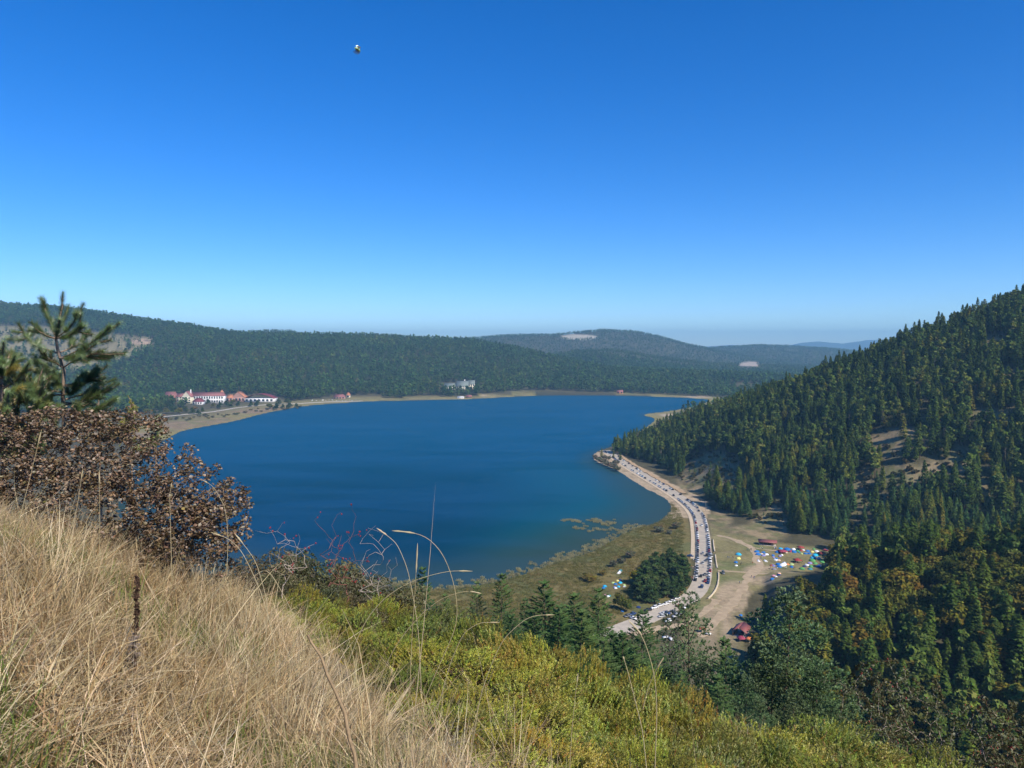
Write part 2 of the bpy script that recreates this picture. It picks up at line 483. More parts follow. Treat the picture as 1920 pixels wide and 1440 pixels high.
def cover(x, y, z):
    u, v, dep = project(x, y, z)
    u = np.where(dep > 0.1, u, -9999)
    sd = sdist(x, y, LAKE_S)
    n1 = fbm(x / 25, y / 25, 4); n2 = fbm(x / 7 + 9, y / 7, 3); n3 = fbm(x / 90 + 4, y / 90, 4)
    c = np.zeros(x.shape + (3,)); c[:] = (0.085, 0.075, 0.042)
    def put(m, col):
        nonlocal c
        m = np.clip(m, 0, 1)[..., None]
        c = c * (1 - m) + np.array(col) * m
    r = np.hypot(x, y)
    # slopes of the wooded hill on the right
    bare = np.zeros(x.shape)
    ok = (y > 400) & (y < 1150)
    for e in BARE_RIGHT: bare = np.maximum(bare, ellipse(u, v, e))
    bare = np.where(ok & (sd > 3), bare, 0)
    put(bare * sstep(-0.25, 0.15, n2 + 0.1), (0.285, 0.215, 0.125))
    put(bare * sstep(-0.10, 0.12, fbm(x / 9, y / 9, 3)), (0.15, 0.145, 0.065))
    # far shore flats and marsh
    farm = (y > 1150) & (z < 4) & (sd > -8)
    put(np.where(farm, 1 - sstep(40, 190, sd + 60 * n3), 0), (0.225, 0.19, 0.085))
    put(np.where(farm & (u < 620), sstep(-0.05, 0.15, n3) * (1 - sstep(60, 140, sd)), 0) * 0.8, (0.24, 0.165, 0.11))
    put(np.where(farm, sstep(0.06, 0.2, n1) * (1 - sstep(80, 200, sd)), 0) * 0.7, (0.17, 0.165, 0.07))
    put(np.where(farm, (1 - sstep(2, 16, sd)), 0) * 0.7, (0.25, 0.215, 0.07))
    put(np.where((u > 900) & farm, sstep(24, 40, sd) * (1 - sstep(52, 70, sd)) * sstep(-0.1, 0.1, n3), 0), (0.42, 0.33, 0.23))
    # brown pasture high on the left
    md = in_poly_px(u, v, MEADOW_LEFT, 8) * (y > 1900) * (y < 2900)
    put(md, (0.22, 0.185, 0.10)); put(md * sstep(0.0, 0.2, n3) * 0.7, (0.16, 0.135, 0.085))
    put(md * ellipse(u, v, (265, 640, 26, 6)), (0.42, 0.30, 0.21))
    # quarry clearing on the far summit, rock scar
    put(sstep(0.3, 0.6, ellipse(u, v, (1085, 632, 38, 5.5)) + 0.9 * fbm(x / 60, y / 60, 3)) * (ellipse(u, v, (1085, 632, 46, 6)) > 0.05) * (y > 4300) * (y < 5250), (0.42, 0.37, 0.28))
    put(sstep(0.3, 0.6, ellipse(u, v, (1405, 687, 24, 10)) + 0.9 * fbm(x / 60, y / 60, 3)) * (ellipse(u, v, (1405, 687, 30, 12)) > 0.05) * (y > 4300) * (y < 6000), (0.38, 0.30, 0.235))
    put((y > 9000) * 1.0, (0.06, 0.075, 0.06))
    # camp field and the dirt about it
    fd = in_poly_px(u, v, FIELD, 3) * (y > 300) * (y < 640) * (z < 12)
    put(fd, (0.215, 0.185, 0.085))
    put(fd * sstep(-0.02, 0.22, n1), (0.15, 0.16, 0.065))
    dirt = np.maximum.reduce([ellipse(u, v, (1375, 1120, 42, 34)), ellipse(u, v, (1345, 1165, 40, 34)), ellipse(u, v, (1290, 1190, 70, 26)), ellipse(u, v, (1425, 1068, 34, 10)), ellipse(u, v, (1440, 1088, 46, 9))])
    put(fd * dirt * sstep(-0.35, 0.1, n2 + n1), (0.36, 0.275, 0.18))
    put(fd * sstep(0.12, 0.3, n2) * 0.6, (0.29, 0.23, 0.14))
    # marsh on the near shore
    ms = in_poly_px(u, v, MARSH, 4) * (y > 330) * (y < 720) * (z < 12) * (sd > -1)
    put(ms, (0.185, 0.145, 0.055))
    put(ms * sstep(-0.02, 0.18, n1 + 0.5 * n2), (0.13, 0.13, 0.05))
    put(ms * sstep(0.08, 0.25, n3 - 0.4 * n1), (0.21, 0.125, 0.05))
    # sandy shore under the road
    sandy = (y > 620) & (y < 1010) & (x > 60) & (sd < 34) & (sd > -2) & (z < 20)
    put(np.where(sandy, 1, 0) * sstep(-0.3, 0.05, n2 + 0.12), (0.40, 0.305, 0.20))
    # straw-littered soil underfoot
    put((1 - sstep(14, 40, r)), (0.20, 0.155, 0.09))
    put(np.where(sd < 0, sstep(0, 5, -sd), 0), (0.04, 0.045, 0.03))
    return c

gc = cover(GX.ravel(), GY.ravel(), GZ.ravel())
gcol = np.concatenate([gc, [[0.20, 0.155, 0.09]]])

def ground_material():
    t = NT('ground_cover')
    b = t.n('ShaderNodeBsdfPrincipled')
    a = t.n('ShaderNodeVertexColor', layer_name='tint')
    p = t.pos()
    f1 = t.noise(0.35, 5, 0.62, p); f2 = t.noise(4.5, 4, 0.6, p); f3 = t.noise(0.05, 4, 0.6, p)
    k = t.math('ADD', t.math('ADD', t.math('MULTIPLY', f1, 0.9), t.math('MULTIPLY', f2, 0.5)), t.math('MULTIPLY', f3, 0.7))
    m = t.ramp(k, [(0.62, (0.55, 0.55, 0.5)), (1.0, (1.0, 1.0, 1.0)), (1.0, (1.5, 1.45, 1.4))])
    k2 = t.n('ShaderNodeMapRange'); k2.inputs[1].default_value = 0.7; k2.inputs[2].default_value = 1.4
    k2.inputs[3].default_value = 0.5; k2.inputs[4].default_value = 1.5
    t.l(k, k2.inputs[0])
    cb = t.n('ShaderNodeCombineColor')
    for i in range(3): t.l(k2.outputs[0], cb.inputs[i])
    t.l(t.mix(1.0, a.outputs['Color'], cb.outputs[0], 'MULTIPLY'), b.inputs['Base Color'])
    b.inputs['Roughness'].default_value = 0.95; b.inputs['Specular IOR Level'].default_value = 0.1
    bp = t.n('ShaderNodeBump'); bp.inputs['Strength'].default_value = 0.5; bp.inputs['Distance'].default_value = 0.25
    t.l(t.noise(1.2, 5, 0.65, p), bp.inputs['Height']); t.l(bp.outputs[0], b.inputs['Normal'])
    t.l(b.outputs[0], t.out.inputs['Surface'])
    return t.m
M_GROUND = ground_material()
ground = obj('ground', mesh_np('ground', np.concatenate([gv, c0]), [gf, gfan], [M_GROUND], True, col=gcol))
tag(ground, 'hills and valley floor round the lake, wooded slopes, marsh and dry grass', None, kind='structure')

# ------------------------------------------------------------------ the lake
lsd = sdist(GX, GY, LAKE_S)
use = (lsd < 14) & (GY > 200)
quad_ok = (use[gf[:, 0] // nt, gf[:, 0] % nt] | use[gf[:, 2] // nt, gf[:, 2] % nt])
lf = gf[quad_ok]
ids, inv = np.unique(lf.ravel(), return_inverse=True)
lf = inv.reshape(-1, 4)
lv = gv[ids][:, :2]
dep = -lsd.ravel()[ids]
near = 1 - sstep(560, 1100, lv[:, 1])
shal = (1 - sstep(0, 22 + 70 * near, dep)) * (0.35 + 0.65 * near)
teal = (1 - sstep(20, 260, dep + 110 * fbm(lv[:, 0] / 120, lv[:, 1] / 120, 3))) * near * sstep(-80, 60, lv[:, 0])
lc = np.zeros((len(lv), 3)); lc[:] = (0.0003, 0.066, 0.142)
lc = lc * (1 - 0.48 * (1 - sstep(430, 1200, lv[:, 1])))[:, None]  # weaker sky reflection close by is painted in: water colour darkens towards the viewpoint
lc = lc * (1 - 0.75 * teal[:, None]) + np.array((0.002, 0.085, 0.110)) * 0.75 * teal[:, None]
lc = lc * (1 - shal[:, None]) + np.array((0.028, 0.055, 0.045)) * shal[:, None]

def water_material():
    t = NT('lake_water')
    a = t.n('ShaderNodeVertexColor', layer_name='tint')
    p = t.pos()
    mp = t.n('ShaderNodeMapping'); mp.inputs['Scale'].default_value = (0.0032, 0.010, 1); t.l(p, mp.inputs['Vector'])
    wind = t.noise(1.0, 4, 0.55, mp.outputs[0], 0.8)
    mp2 = t.n('ShaderNodeMapping'); mp2.inputs['Scale'].default_value = (0.35, 0.5, 1); t.l(p, mp2.inputs['Vector'])
    bp = t.n('ShaderNodeBump'); bp.inputs['Distance'].default_value = 0.6; bp.inputs['Strength'].default_value = 0.7
    t.l(t.noise(1.0, 4, 0.6, mp2.outputs[0]), bp.inputs['Height'])
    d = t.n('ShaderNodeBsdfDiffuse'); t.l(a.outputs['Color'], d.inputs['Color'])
    g = t.n('ShaderNodeBsdfGlossy'); g.inputs['Color'].default_value = (0.55, 0.85, 1, 1); g.inputs['Roughness'].default_value = 0.22
    t.l(bp.outputs[0], g.inputs['Normal'])
    # choppy water mirrors little of the low sky; calmer streaks mirror less of it still
    k = t.n('ShaderNodeMapRange'); k.inputs[1].default_value = 0.38; k.inputs[2].default_value = 0.58
    k.inputs[3].default_value = 0.01; k.inputs[4].default_value = 0.125
    mp3 = t.n('ShaderNodeMapping'); mp3.inputs['Scale'].default_value = (0.012, 0.045, 1); t.l(p, mp3.inputs['Vector'])
    fine = t.noise(1.0, 5, 0.6, mp3.outputs[0], 0.4)
    t.l(t.math('ADD', t.math('MULTIPLY', wind, 0.66), t.math('MULTIPLY', fine, 0.34)), k.inputs[0])
    m = t.n('ShaderNodeMixShader'); t.l(k.outputs[0], m.inputs[0]); t.l(d.outputs[0], m.inputs[1]); t.l(g.outputs[0], m.inputs[2])
    t.l(m.outputs[0], t.out.inputs['Surface'])
    return t.m
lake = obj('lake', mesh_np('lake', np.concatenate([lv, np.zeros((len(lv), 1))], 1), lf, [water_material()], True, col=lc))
tag(lake, 'deep blue lake filling the valley between wooded hills', None, kind='structure')

# ------------------------------------------------------------------ air
def haze_box():
    t = NT('haze_air')
    v = t.n('ShaderNodeVolumePrincipled')
    v.inputs['Color'].default_value = (0.37, 0.73, 1.0, 1)
    v.inputs['Density'].default_value = HAZE
    v.inputs['Anisotropy'].default_value = 0.1
    t.l(v.outputs[0], t.out.inputs['Volume'])
    o = MB().box((-16500, -16500, -9), (16500, 16500, 430)).build('haze', t.m)
    tag(o, 'thin blue haze in the air over the far hills', None, kind='stuff')
HAZE = 0.000098
haze_box()
# ================================================================== trees
# bilinear look-up on the ground sheet itself, so that everything stands on it
_lr = np.log(rings)
_horiz = np.maximum.accumulate((GZ - EYE) / RR, axis=0)
_ths = np.concatenate([th, [th[0] + 2 * math.pi]])
_GZ2 = np.concatenate([GZ, GZ[:, :1]], 1)
_HZ2 = np.concatenate([_horiz, _horiz[:, :1]], 1)
def _cell(x, y):
    r = np.clip(np.hypot(x, y), rings[0], rings[-1] * 0.9999)
    a = np.arctan2(x, y); a = np.where(a < th[0], a + 2 * math.pi, a)
    i = np.clip(np.searchsorted(rings, r) - 1, 0, nr - 2); j = np.clip(np.searchsorted(_ths, a) - 1, 0, nt - 1)
    fr = (r - rings[i]) / (rings[i + 1] - rings[i]); fa = (a - _ths[j]) / (_ths[j + 1] - _ths[j])
    return i, j, fr, fa, r
def gz(x, y):
    x = np.atleast_1d(np.asarray(x, float)); y = np.atleast_1d(np.asarray(y, float))
    i, j, fr, fa, r = _cell(x, y)
    q = lambda G: (G[i, j] * (1 - fa) + G[i, j + 1] * fa) * (1 - fr) + (G[i + 1, j] * (1 - fa) + G[i + 1, j + 1] * fa) * fr
    return q(_GZ2)
def gz1(x, y): return float(gz(x, y)[0])
def ground_hit(u, v):
    """where the line of sight through a pixel first meets the ground"""
    d = pray(u, v); t = np.geomspace(20, 15000, 6000) / d[1]
    P = np.array([0, 0, EYE]) + d[None] * t[:, None]
    g = gz(P[:, 0], P[:, 1]); k = int(np.argmax(g >= P[:, 2]))
    return np.array([P[k, 0], P[k, 1], g[k]])
def hidden_by(x, y, ztop):
    """metres by which the ground in front hides a point (negative: it shows)"""
    i, j, fr, fa, r = _cell(x, y)
    return (_HZ2[np.maximum(i - 1, 0), j] - (ztop - EYE) / r) * r

BARK = surf('bark', (0.13, 0.095, 0.07), 0.9, 0.3, 3.0, 0.1)
BARK_PALE = surf('bark_pale', (0.30, 0.25, 0.20), 0.9, 0.25, 3.0, 0.1)
M_FIR = leafy('fir_needles', [(0.0, (0.047, 0.076, 0.018)), (0.3, (0.067, 0.105, 0.023)), (0.55, (0.087, 0.131, 0.023)), (0.75, (0.127, 0.149, 0.025)), (0.9, (0.179, 0.173, 0.029)), (1.0, (0.255, 0.190, 0.041))], 0.18, 0.02, True)
M_BLUEPINE = leafy('young_pine_needles', [(0.0, (0.050, 0.099, 0.036)), (0.5, (0.066, 0.136, 0.043)), (1.0, (0.113, 0.160, 0.040))], 0.15, 0.0, True)
M_PINE = leafy('pine_needles', [(0.0, (0.081, 0.117, 0.028)), (0.5, (0.115, 0.151, 0.033)), (1.0, (0.169, 0.178, 0.037))], 0.18, 0.0, True)
M_AUTUMN = leafy('autumn_leaves', [(0.0, (0.075, 0.098, 0.02)), (0.35, (0.115, 0.12, 0.022)), (0.6, (0.16, 0.14, 0.022)), (0.88, (0.165, 0.14, 0.022)), (0.975, (0.20, 0.135, 0.025)), (1.0, (0.20, 0.10, 0.03))], 0.3, 0.0, True)
M_FAR = leafy('far_forest_needles', [(0.0, (0.037, 0.066, 0.020)), (0.4, (0.054, 0.091, 0.025)), (0.75, (0.076, 0.110, 0.025)), (0.93, (0.104, 0.118, 0.025)), (1.0, (0.142, 0.110, 0.029))], 0.12, 0.005, True, gloss=0.0)
M_DEAD = leafy('bare_grey_twigs', [(0.0, (0.12, 0.10, 0.08)), (1.0, (0.20, 0.17, 0.14))], 0.1, 0.0, True, gloss=0)
M_YELLOW = leafy('yellow_leaves', [(0.0, (0.24, 0.22, 0.03)), (1.0, (0.30, 0.24, 0.03))], 0.3, 0.0, True)
M_SCRUB = leafy('scrub_leaves', [(0.0, (0.06, 0.06, 0.03)), (0.5, (0.09, 0.085, 0.035)), (1.0, (0.12, 0.095, 0.05))], 0.2, 0.0, True, gloss=0)

def quads_at(cen, ax, ay, tint=None):
    """flat leaf-clump quads: centres (n,3), half axes (n,3) each"""
    n = len(cen)
    v = np.stack([cen - ax - ay * 0.9, cen + ax * 0.85 - ay, cen + ax + ay * 0.75, cen - ax * 0.8 + ay], 1).reshape(-1, 3)
    f = np.arange(4 * n).reshape(-1, 4)
    c = None
    if tint is not None: c = np.repeat(tint, 4, 0)
    return v, f, c

def rand_unit(r, n):
    v = r.normal(size=(n, 3)); return v / np.linalg.norm(v, axis=1, keepdims=True)

def tints(r, n, amt=0.35, hue=0.12):
    b = 1 + amt * (r.random((n, 1)) * 2 - 1)
    return b * (1 + hue * (r.random((n, 3)) * 2 - 1))

def fir_crown(h, seed, whorls=13, per=6, rmax=None, start=0.1, sag=0.35, seg=3, ragged=0.35, narrow=0.9, extra=0):
    """tiers of drooping flat branches, each a strip with a broken edge"""
    r = np.random.default_rng(seed); mb = MB()
    rmax = rmax or h * 0.17
    side = r.random() * 6.28
    for w in range(whorls):
        f = (w + r.random() * 0.6) / whorls
        z = h * (start + (1 - start) * f ** 0.92)
        L0 = rmax * (1 - f) ** narrow * (0.35 + 0.65 * min(1, f * 6)) + 0.02 * h
        n = max(3, int(per * (1 - 0.45 * f)))
        for b in range(n):
            if r.random() < 0.1: continue
            az = 6.283 * (b + r.random() * 0.8) / n + w * 1.1
            L = L0 * (1 - ragged * r.random()) * (1 + 0.15 * math.cos(az - side))
            d = np.array([math.cos(az), math.sin(az), 0]); s = np.array([-d[1], d[0], 0])
            lift = 0.35 * f - sag * (1 - f) * (0.6 + 0.8 * r.random())
            wd = L * (0.30 + 0.16 * r.random()) * (1.0 if seg > 2 else 1.25)
            q = np.linspace(0.05, 1, seg + 1)
            spine = np.array([0, 0, z]) + d * (L * q)[:, None] + np.array([0, 0, 1]) * (L * (lift * q + 0.12 * q ** 2))[:, None]
            prof = np.interp(q, [0, 0.45, 0.8, 1], [0.35, 1, 0.7, 0.12]) * wd
            jl = 1 + 0.6 * (r.random(seg + 1) - 0.5); jr = 1 + 0.6 * (r.random(seg + 1) - 0.5)
            lft = spine + s * (prof * jl)[:, None] - np.array([0, 0, 1]) * (prof * 0.45 * r.random())[:, None]
            rgt = spine - s * (prof * jr)[:, None] - np.array([0, 0, 1]) * (prof * 0.45 * r.random())[:, None]
            v = np.concatenate([spine, lft, rgt]); k = seg + 1; i = np.arange(seg)
            f4 = np.concatenate([np.stack([i, i + 1, k + i + 1, k + i], -1), np.stack([i + 1, i, 2 * k + i, 2 * k + i + 1], -1)])
            mb.add(v, f4, tints(r, 1)[0])
    mb.tube([(0, 0, h * 0.9), (0, 0, h * 1.03)], [0.02 * h, 0.002 * h], 4)
    if extra:
        f = r.random(extra) ** 1.2; az = r.random(extra) * 6.283
        rad = rmax * (1 - f) ** narrow * (0.35 + 0.65 * np.minimum(1, f * 6)) * (0.55 + 0.5 * r.random(extra))
        c = np.stack([np.cos(az) * rad, np.sin(az) * rad, h * (start + (1 - start) * f)], -1)
        s = h * 0.016 * (0.6 + r.random(extra))
        d = np.stack([np.cos(az), np.sin(az), -0.3 + 0 * az], -1); sd_ = np.cross(d, [0, 0, 1.0])
        up = rand_unit(r, extra) * 0.6 + d
        v, fq, cc = quads_at(c, sd_ * s[:, None], up * s[:, None], tints(r, extra))
        mb.add(v, fq, cc)
    return mb

def clump_crown(lobes, n, size, seed, flat=0.7, out=0.6):
    """leaf-clump quads through the outer part of a set of lobes (cx,cy,cz,rx,ry,rz)"""
    r = np.random.default_rng(seed); mb = MB()
    lobes = np.array(lobes, float); vol = np.prod(lobes[:, 3:], 1) ** (2 / 3); pk = r.choice(len(lobes), n, p=vol / vol.sum())
    dirs = rand_unit(r, n); rad = (0.35 + 0.65 * r.random(n) ** 0.45)
    c = lobes[pk, :3] + dirs * lobes[pk, 3:] * rad[:, None]
    nrm = dirs * out + rand_unit(r, n) * (1 - out) + np.array([0, 0, 0.25]); nrm /= np.linalg.norm(nrm, axis=1, keepdims=True)
    a = np.cross(nrm, rand_unit(r, n)); a /= np.linalg.norm(a, axis=1, keepdims=True); b = np.cross(nrm, a)
    s = size * (0.5 + r.random(n))
    lt = tints(r, len(lobes), 0.25)[pk] * tints(r, n, 0.25)
    v, f, cc = quads_at(c, a * s[:, None], b * (s * flat)[:, None], lt)
    mb.add(v, f, cc)
    return mb

def pine_lobes(h, seed, k=9, spread=0.2, base=0.4):
    r = np.random.default_rng(seed); L = []
    for i in range(k):
        f = (i + r.random()) / k
        z = h * (base + (0.95 - base) * f)
        rr = h * spread * (1.1 - 0.75 * f) * (0.6 + 0.6 * r.random()); az = r.random() * 6.28 + i * 2.4
        L.append((math.cos(az) * rr * 0.7, math.sin(az) * rr * 0.7, z, h * spread * (0.75 - 0.4 * f) + 0.02 * h, h * spread * (0.75 - 0.4 * f) + 0.02 * h, h * 0.075))
    L.append((0, 0, h * 0.95, h * 0.05, h * 0.05, h * 0.07))
    return L

def round_lobes(h, seed, k=8, w=0.3):
    r = np.random.default_rng(seed); L = [(0, 0, h * 0.6, h * w, h * w, h * 0.3)]
    for i in range(k):
        az = r.random() * 6.28; zz = h * (0.38 + 0.5 * r.random()); rr = h * w * (0.5 + 0.5 * r.random())
        q = h * (0.12 + 0.1 * r.random())
        L.append((math.cos(az) * rr, math.sin(az) * rr, zz, q, q, q * 0.85))
    return L

def trunk_mb(h, rad, top=0.95, limbs=0, seed=0, lobes=None):
    r = np.random.default_rng(seed); mb = MB()
    z = np.linspace(-0.05, top, 6) * h
    mb.tube(np.stack([0.01 * h * np.sin(z * 3 / h + seed), 0.01 * h * np.cos(z * 2 / h), z], -1), rad * (1 - 0.92 * np.linspace(0, 1, 6)), 6)
    for L in (lobes or [])[:limbs]:
        a = np.array([0, 0, L[2] - 0.12 * h]); b = np.array(L[:3])
        mb.tube([a, (a + b) / 2 + np.array([0, 0, -0.01 * h]), b], [rad * 0.35, rad * 0.25, rad * 0.1], 4)
    return mb

class Kind: pass
def kind(name, crown, trunk, cmat, tmat=None):
    k = Kind(); k.name = name
    k.crown = crown.mesh(name + '_crown', [cmat], tint=True)
    k.trunk = trunk.mesh(name + '_trunk', [tmat or BARK])
    # the two joined, only for the woods drawn as one mass
    both = MB(); both.v = crown.v + trunk.v; both.c = crown.c + trunk.c
    both.f = list(crown.f) + [f + crown.n for f in trunk.f]; both.n = crown.n + trunk.n
    nq = {}
    for q, f in enumerate(both.f):
        nq.setdefault(f.shape[1], []).append((f, 0 if q < len(crown.f) else 1))
    fs = [np.concatenate([x[0] for x in g]) for g in nq.values()]
    mi = np.concatenate([np.concatenate([np.full(len(x[0]), x[1]) for x in g]) for g in nq.values()])
    me = mesh_np(name + '_whole', np.concatenate(both.v), fs, [cmat, tmat or BARK], mat_idx=mi, col=np.concatenate(both.c))
    k.whole = bpy.data.objects.new(name + '_source', me)
    return k

FIRS = [kind('fir', fir_crown(20, 10 + i, 13 + 2 * (i % 3), 7, 20 * (0.165 + 0.03 * (i % 3)), 0.04 + 0.06 * (i % 2), 0.22 + 0.08 * i, 3, 0.6, 0.62 + 0.08 * (i % 2), 800), trunk_mb(20, 0.3), M_FIR) for i in range(5)] \
    + [kind('fir', fir_crown(17, 25 + i, 10 + 2 * i, 6, 17 * (0.22 + 0.03 * i), 0.18 - 0.08 * i, 0.15, 3, 0.7, 0.45, 900), trunk_mb(17, 0.28), M_FIR) for i in range(2)]
YOUNG = [kind('young_pine', fir_crown(11, 30 + i, 12, 7, 11 * (0.24 + 0.03 * i), 0.02, -0.15, 3, 0.35, 0.8, 420), trunk_mb(11, 0.18), M_BLUEPINE) for i in range(3)]
def _pk(i, h, n, size):
    L = pine_lobes(h, 50 + i); return kind('pine', clump_crown(L, n, size, 60 + i, 0.6, 0.45), trunk_mb(h, h * 0.014, 0.93, 6, i, L), M_PINE)
PINES = [_pk(i, 16, 620, 0.62) for i in range(3)]
def _dk(i, h, m, nm, n=1300, size=0.36, w=0.3):
    L = round_lobes(h, 80 + i, 9, w); return kind(nm, clump_crown(L, n, size, 90 + i, 0.8, 0.5), trunk_mb(h, h * 0.018, 0.7, 6, i, L), m)
DECID = [_dk(i, 11, M_AUTUMN, 'broadleaf') for i in range(3)]
BUSHES = [_dk(10 + i, 3.2, M_SCRUB, 'scrub', 300, 0.26, 0.5) for i in range(2)]
SNAG = [kind('snag', clump_crown(pine_lobes(15, 5, 9, 0.1, 0.3), 160, 0.35, 6, 0.25, 0.2), trunk_mb(15, 0.2), M_DEAD, BARK_PALE)]

def scatter(name, pts, rotz, scl, idx, sources, label, tilt=None):
    """a mass nobody could count: points carrying instanced plants, one object"""
    me = bpy.data.meshes.new(name)
    n = len(pts)
    me.vertices.add(n); me.vertices.foreach_set('co', np.asarray(pts, np.float32).ravel())
    a = me.attributes.new('rot', 'FLOAT_VECTOR', 'POINT')
    rv = np.zeros((n, 3), np.float32); rv[:, 2] = rotz
    if tilt is not None: rv[:, :2] = tilt
    a.data.foreach_set('vector', rv.ravel())
    a = me.attributes.new('scl', 'FLOAT_VECTOR', 'POINT')
    s = np.asarray(scl, np.float32); s = np.repeat(s[:, None], 3, 1) if s.ndim == 1 else s
    a.data.foreach_set('vector', s.ravel())
    a = me.attributes.new('idx', 'INT', 'POINT'); a.data.foreach_set('value', np.asarray(idx, np.int32))
    ng = bpy.data.node_groups.new(name + '_nodes', 'GeometryNodeTree')
    ng.interface.new_socket('Geometry', in_out='INPUT', socket_type='NodeSocketGeometry')
    ng.interface.new_socket('Geometry', in_out='OUTPUT', socket_type='NodeSocketGeometry')
    gi = ng.nodes.new('NodeGroupInput'); go = ng.nodes.new('NodeGroupOutput')
    join = ng.nodes.new('GeometryNodeJoinGeometry')
    for so in reversed(sources):
        oi = ng.nodes.new('GeometryNodeObjectInfo'); oi.inputs['Object'].default_value = so
        oi.inputs['As Instance'].default_value = False
        g2 = ng.nodes.new('GeometryNodeGeometryToInstance')
        ng.links.new(oi.outputs['Geometry'], g2.inputs[0]); ng.links.new(g2.outputs[0], join.inputs[0])
    iop = ng.nodes.new('GeometryNodeInstanceOnPoints')
    iop.inputs['Pick Instance'].default_value = True
    ng.links.new(gi.outputs[0], iop.inputs['Points']); ng.links.new(join.outputs[0], iop.inputs['Instance'])
    for nm, dt, sock in (('rot', 'FLOAT_VECTOR', 'Rotation'), ('scl', 'FLOAT_VECTOR', 'Scale'), ('idx', 'INT', 'Instance Index')):
        na = ng.nodes.new('GeometryNodeInputNamedAttribute'); na.data_type = dt; na.inputs['Name'].default_value = nm
        out = next(o for o in na.outputs if o.enabled and o.name == 'Attribute')
        ng.links.new(out, iop.inputs[sock])
    ng.links.new(iop.outputs[0], go.inputs[0])
    o = obj(name, me)
    md = o.modifiers.new('instances', 'NODES'); md.node_group = ng
    for m in {mm for so in sources for mm in so.data.materials}: me.materials.append(m)
    tag(o, label, None, kind='stuff')
    return o

def jitter_grid(x0, x1, y0, y1, step, seed):
    r = np.random.default_rng(seed)
    gx, gy = np.meshgrid(np.arange(x0, x1, step), np.arange(y0, y1, step))
    gx = gx.ravel() + (r.random(gx.size) - 0.5) * step * 0.95; gy = gy.ravel() + (r.random(gy.size) - 0.5) * step * 0.95
    return gx, gy

# ------------------------------------------------------------------ woods on the far hills: one mass
def grove(seed, ntree, patch, h, whorls, per, seg, roundish=0.35):
    r = np.random.default_rng(seed); both = MB()
    for t in range(ntree):
        x, y = (r.random(2) - 0.5) * patch; hh = h * (0.7 + 0.5 * r.random())
        if r.random() < roundish:
            c = clump_crown(pine_lobes(hh, seed * 31 + t, 4, 0.24, 0.35), 26 if seg > 1 else 14, hh * 0.085, seed + t, 0.7, 0.5)
        else:
            c = fir_crown(hh, seed * 17 + t, whorls, per, hh * 0.19, 0.1, 0.2, seg, 0.4, 0.8)
        tt = tints(r, 1, 0.45, 0.12)[0]
        for v, cc in zip(c.v, c.c): v += np.array([x, y, -0.6]); cc *= tt
        for f in c.f: both.f.append(f + both.n)
        both.v += c.v; both.c += c.c; both.n += c.n
    return bpy.data.objects.new('grove_source', both.mesh('grove_source', [M_FAR], tint=True))

GROVES = [grove(200 + i, 4, 15, 21, 7, 5, 2) for i in range(8)]
GROVES_FAR = [grove(300 + i, 12, 30, 16, 4, 4, 1, 0.25) for i in range(6)]

def far_woods():
    pts = []; sc_ = []
    gx, gy = jitter_grid(-2700, 1900, 1560, 3500, 13.5, 5)
    z = gz(gx, gy); u, v, dp = project(gx, gy, z)
    sd = sdist(gx, gy, LAKE_S)
    md = in_poly_px(u, v, MEADOW_LEFT, 5) * (gy > 1900) * (gy < 2900)
    edge = 62 + 40 * fbm(gx / 120, gy / 120, 3) + np.where(u < 520, 190, 0) + np.where((u > 520) & (u < 720), 70, 0)
    keep = (u > -330) & (u < 2200) & (sd > edge) & (gy < 3450)
    keep &= ~((md > 0.4) & (rng.random(len(gx)) > 0.10 + 0.25 * (fbm(gx / 60, gy / 60, 3) > 0.08)))
    keep &= hidden_by(gx, gy, z + 18) < 22
    # room for the hotels and their grounds, small glades
    for cu, cv, ru, rv in [(420, 752, 118, 13), (860, 727, 42, 10), (650, 748, 45, 7), (1400, 724, 34, 5), (800, 747, 34, 6)]:
        keep &= np.hypot((u - cu) / ru, (v - cv) / rv) > 1
    keep &= (fbm(gx / 35, gy / 35, 3) > -0.34)
    a = np.stack([gx, gy, z], -1)[keep]
    bx, by = jitter_grid(-3200, 4200, 3450, 6100, 25.0, 6)
    zb = gz(bx, by); u, v, dp = project(bx, by, zb)
    k = (u > -300) & (u < 2200) & (hidden_by(bx, by, zb + 16) < 20) & (zb > 4)
    k &= (ellipse(u, v, (1085, 632, 38, 5.5)) + 0.9 * fbm(bx / 60, by / 60, 3) < 0.4) & (ellipse(u, v, (1405, 687, 24, 10)) + 0.9 * fbm(bx / 60, by / 60, 3) < 0.4)
    b = np.stack([bx, by, zb], -1)[k]
    r = np.random.default_rng(8)
    scatter('distant_forest', a, r.random(len(a)) * 6.28, 0.75 + 0.4 * r.random(len(a)), r.integers(0, len(GROVES), len(a)), GROVES, 'dark conifer forest covering the hills across the lake')
    scatter('farthest_forest', b, r.random(len(b)) * 6.28, 0.8 + 0.4 * r.random(len(b)), r.integers(0, len(GROVES_FAR), len(b)), GROVES_FAR, 'hazy blue-green forest on the farthest hills behind the lake')
    return len(a), len(b)
print('far woods', far_woods())

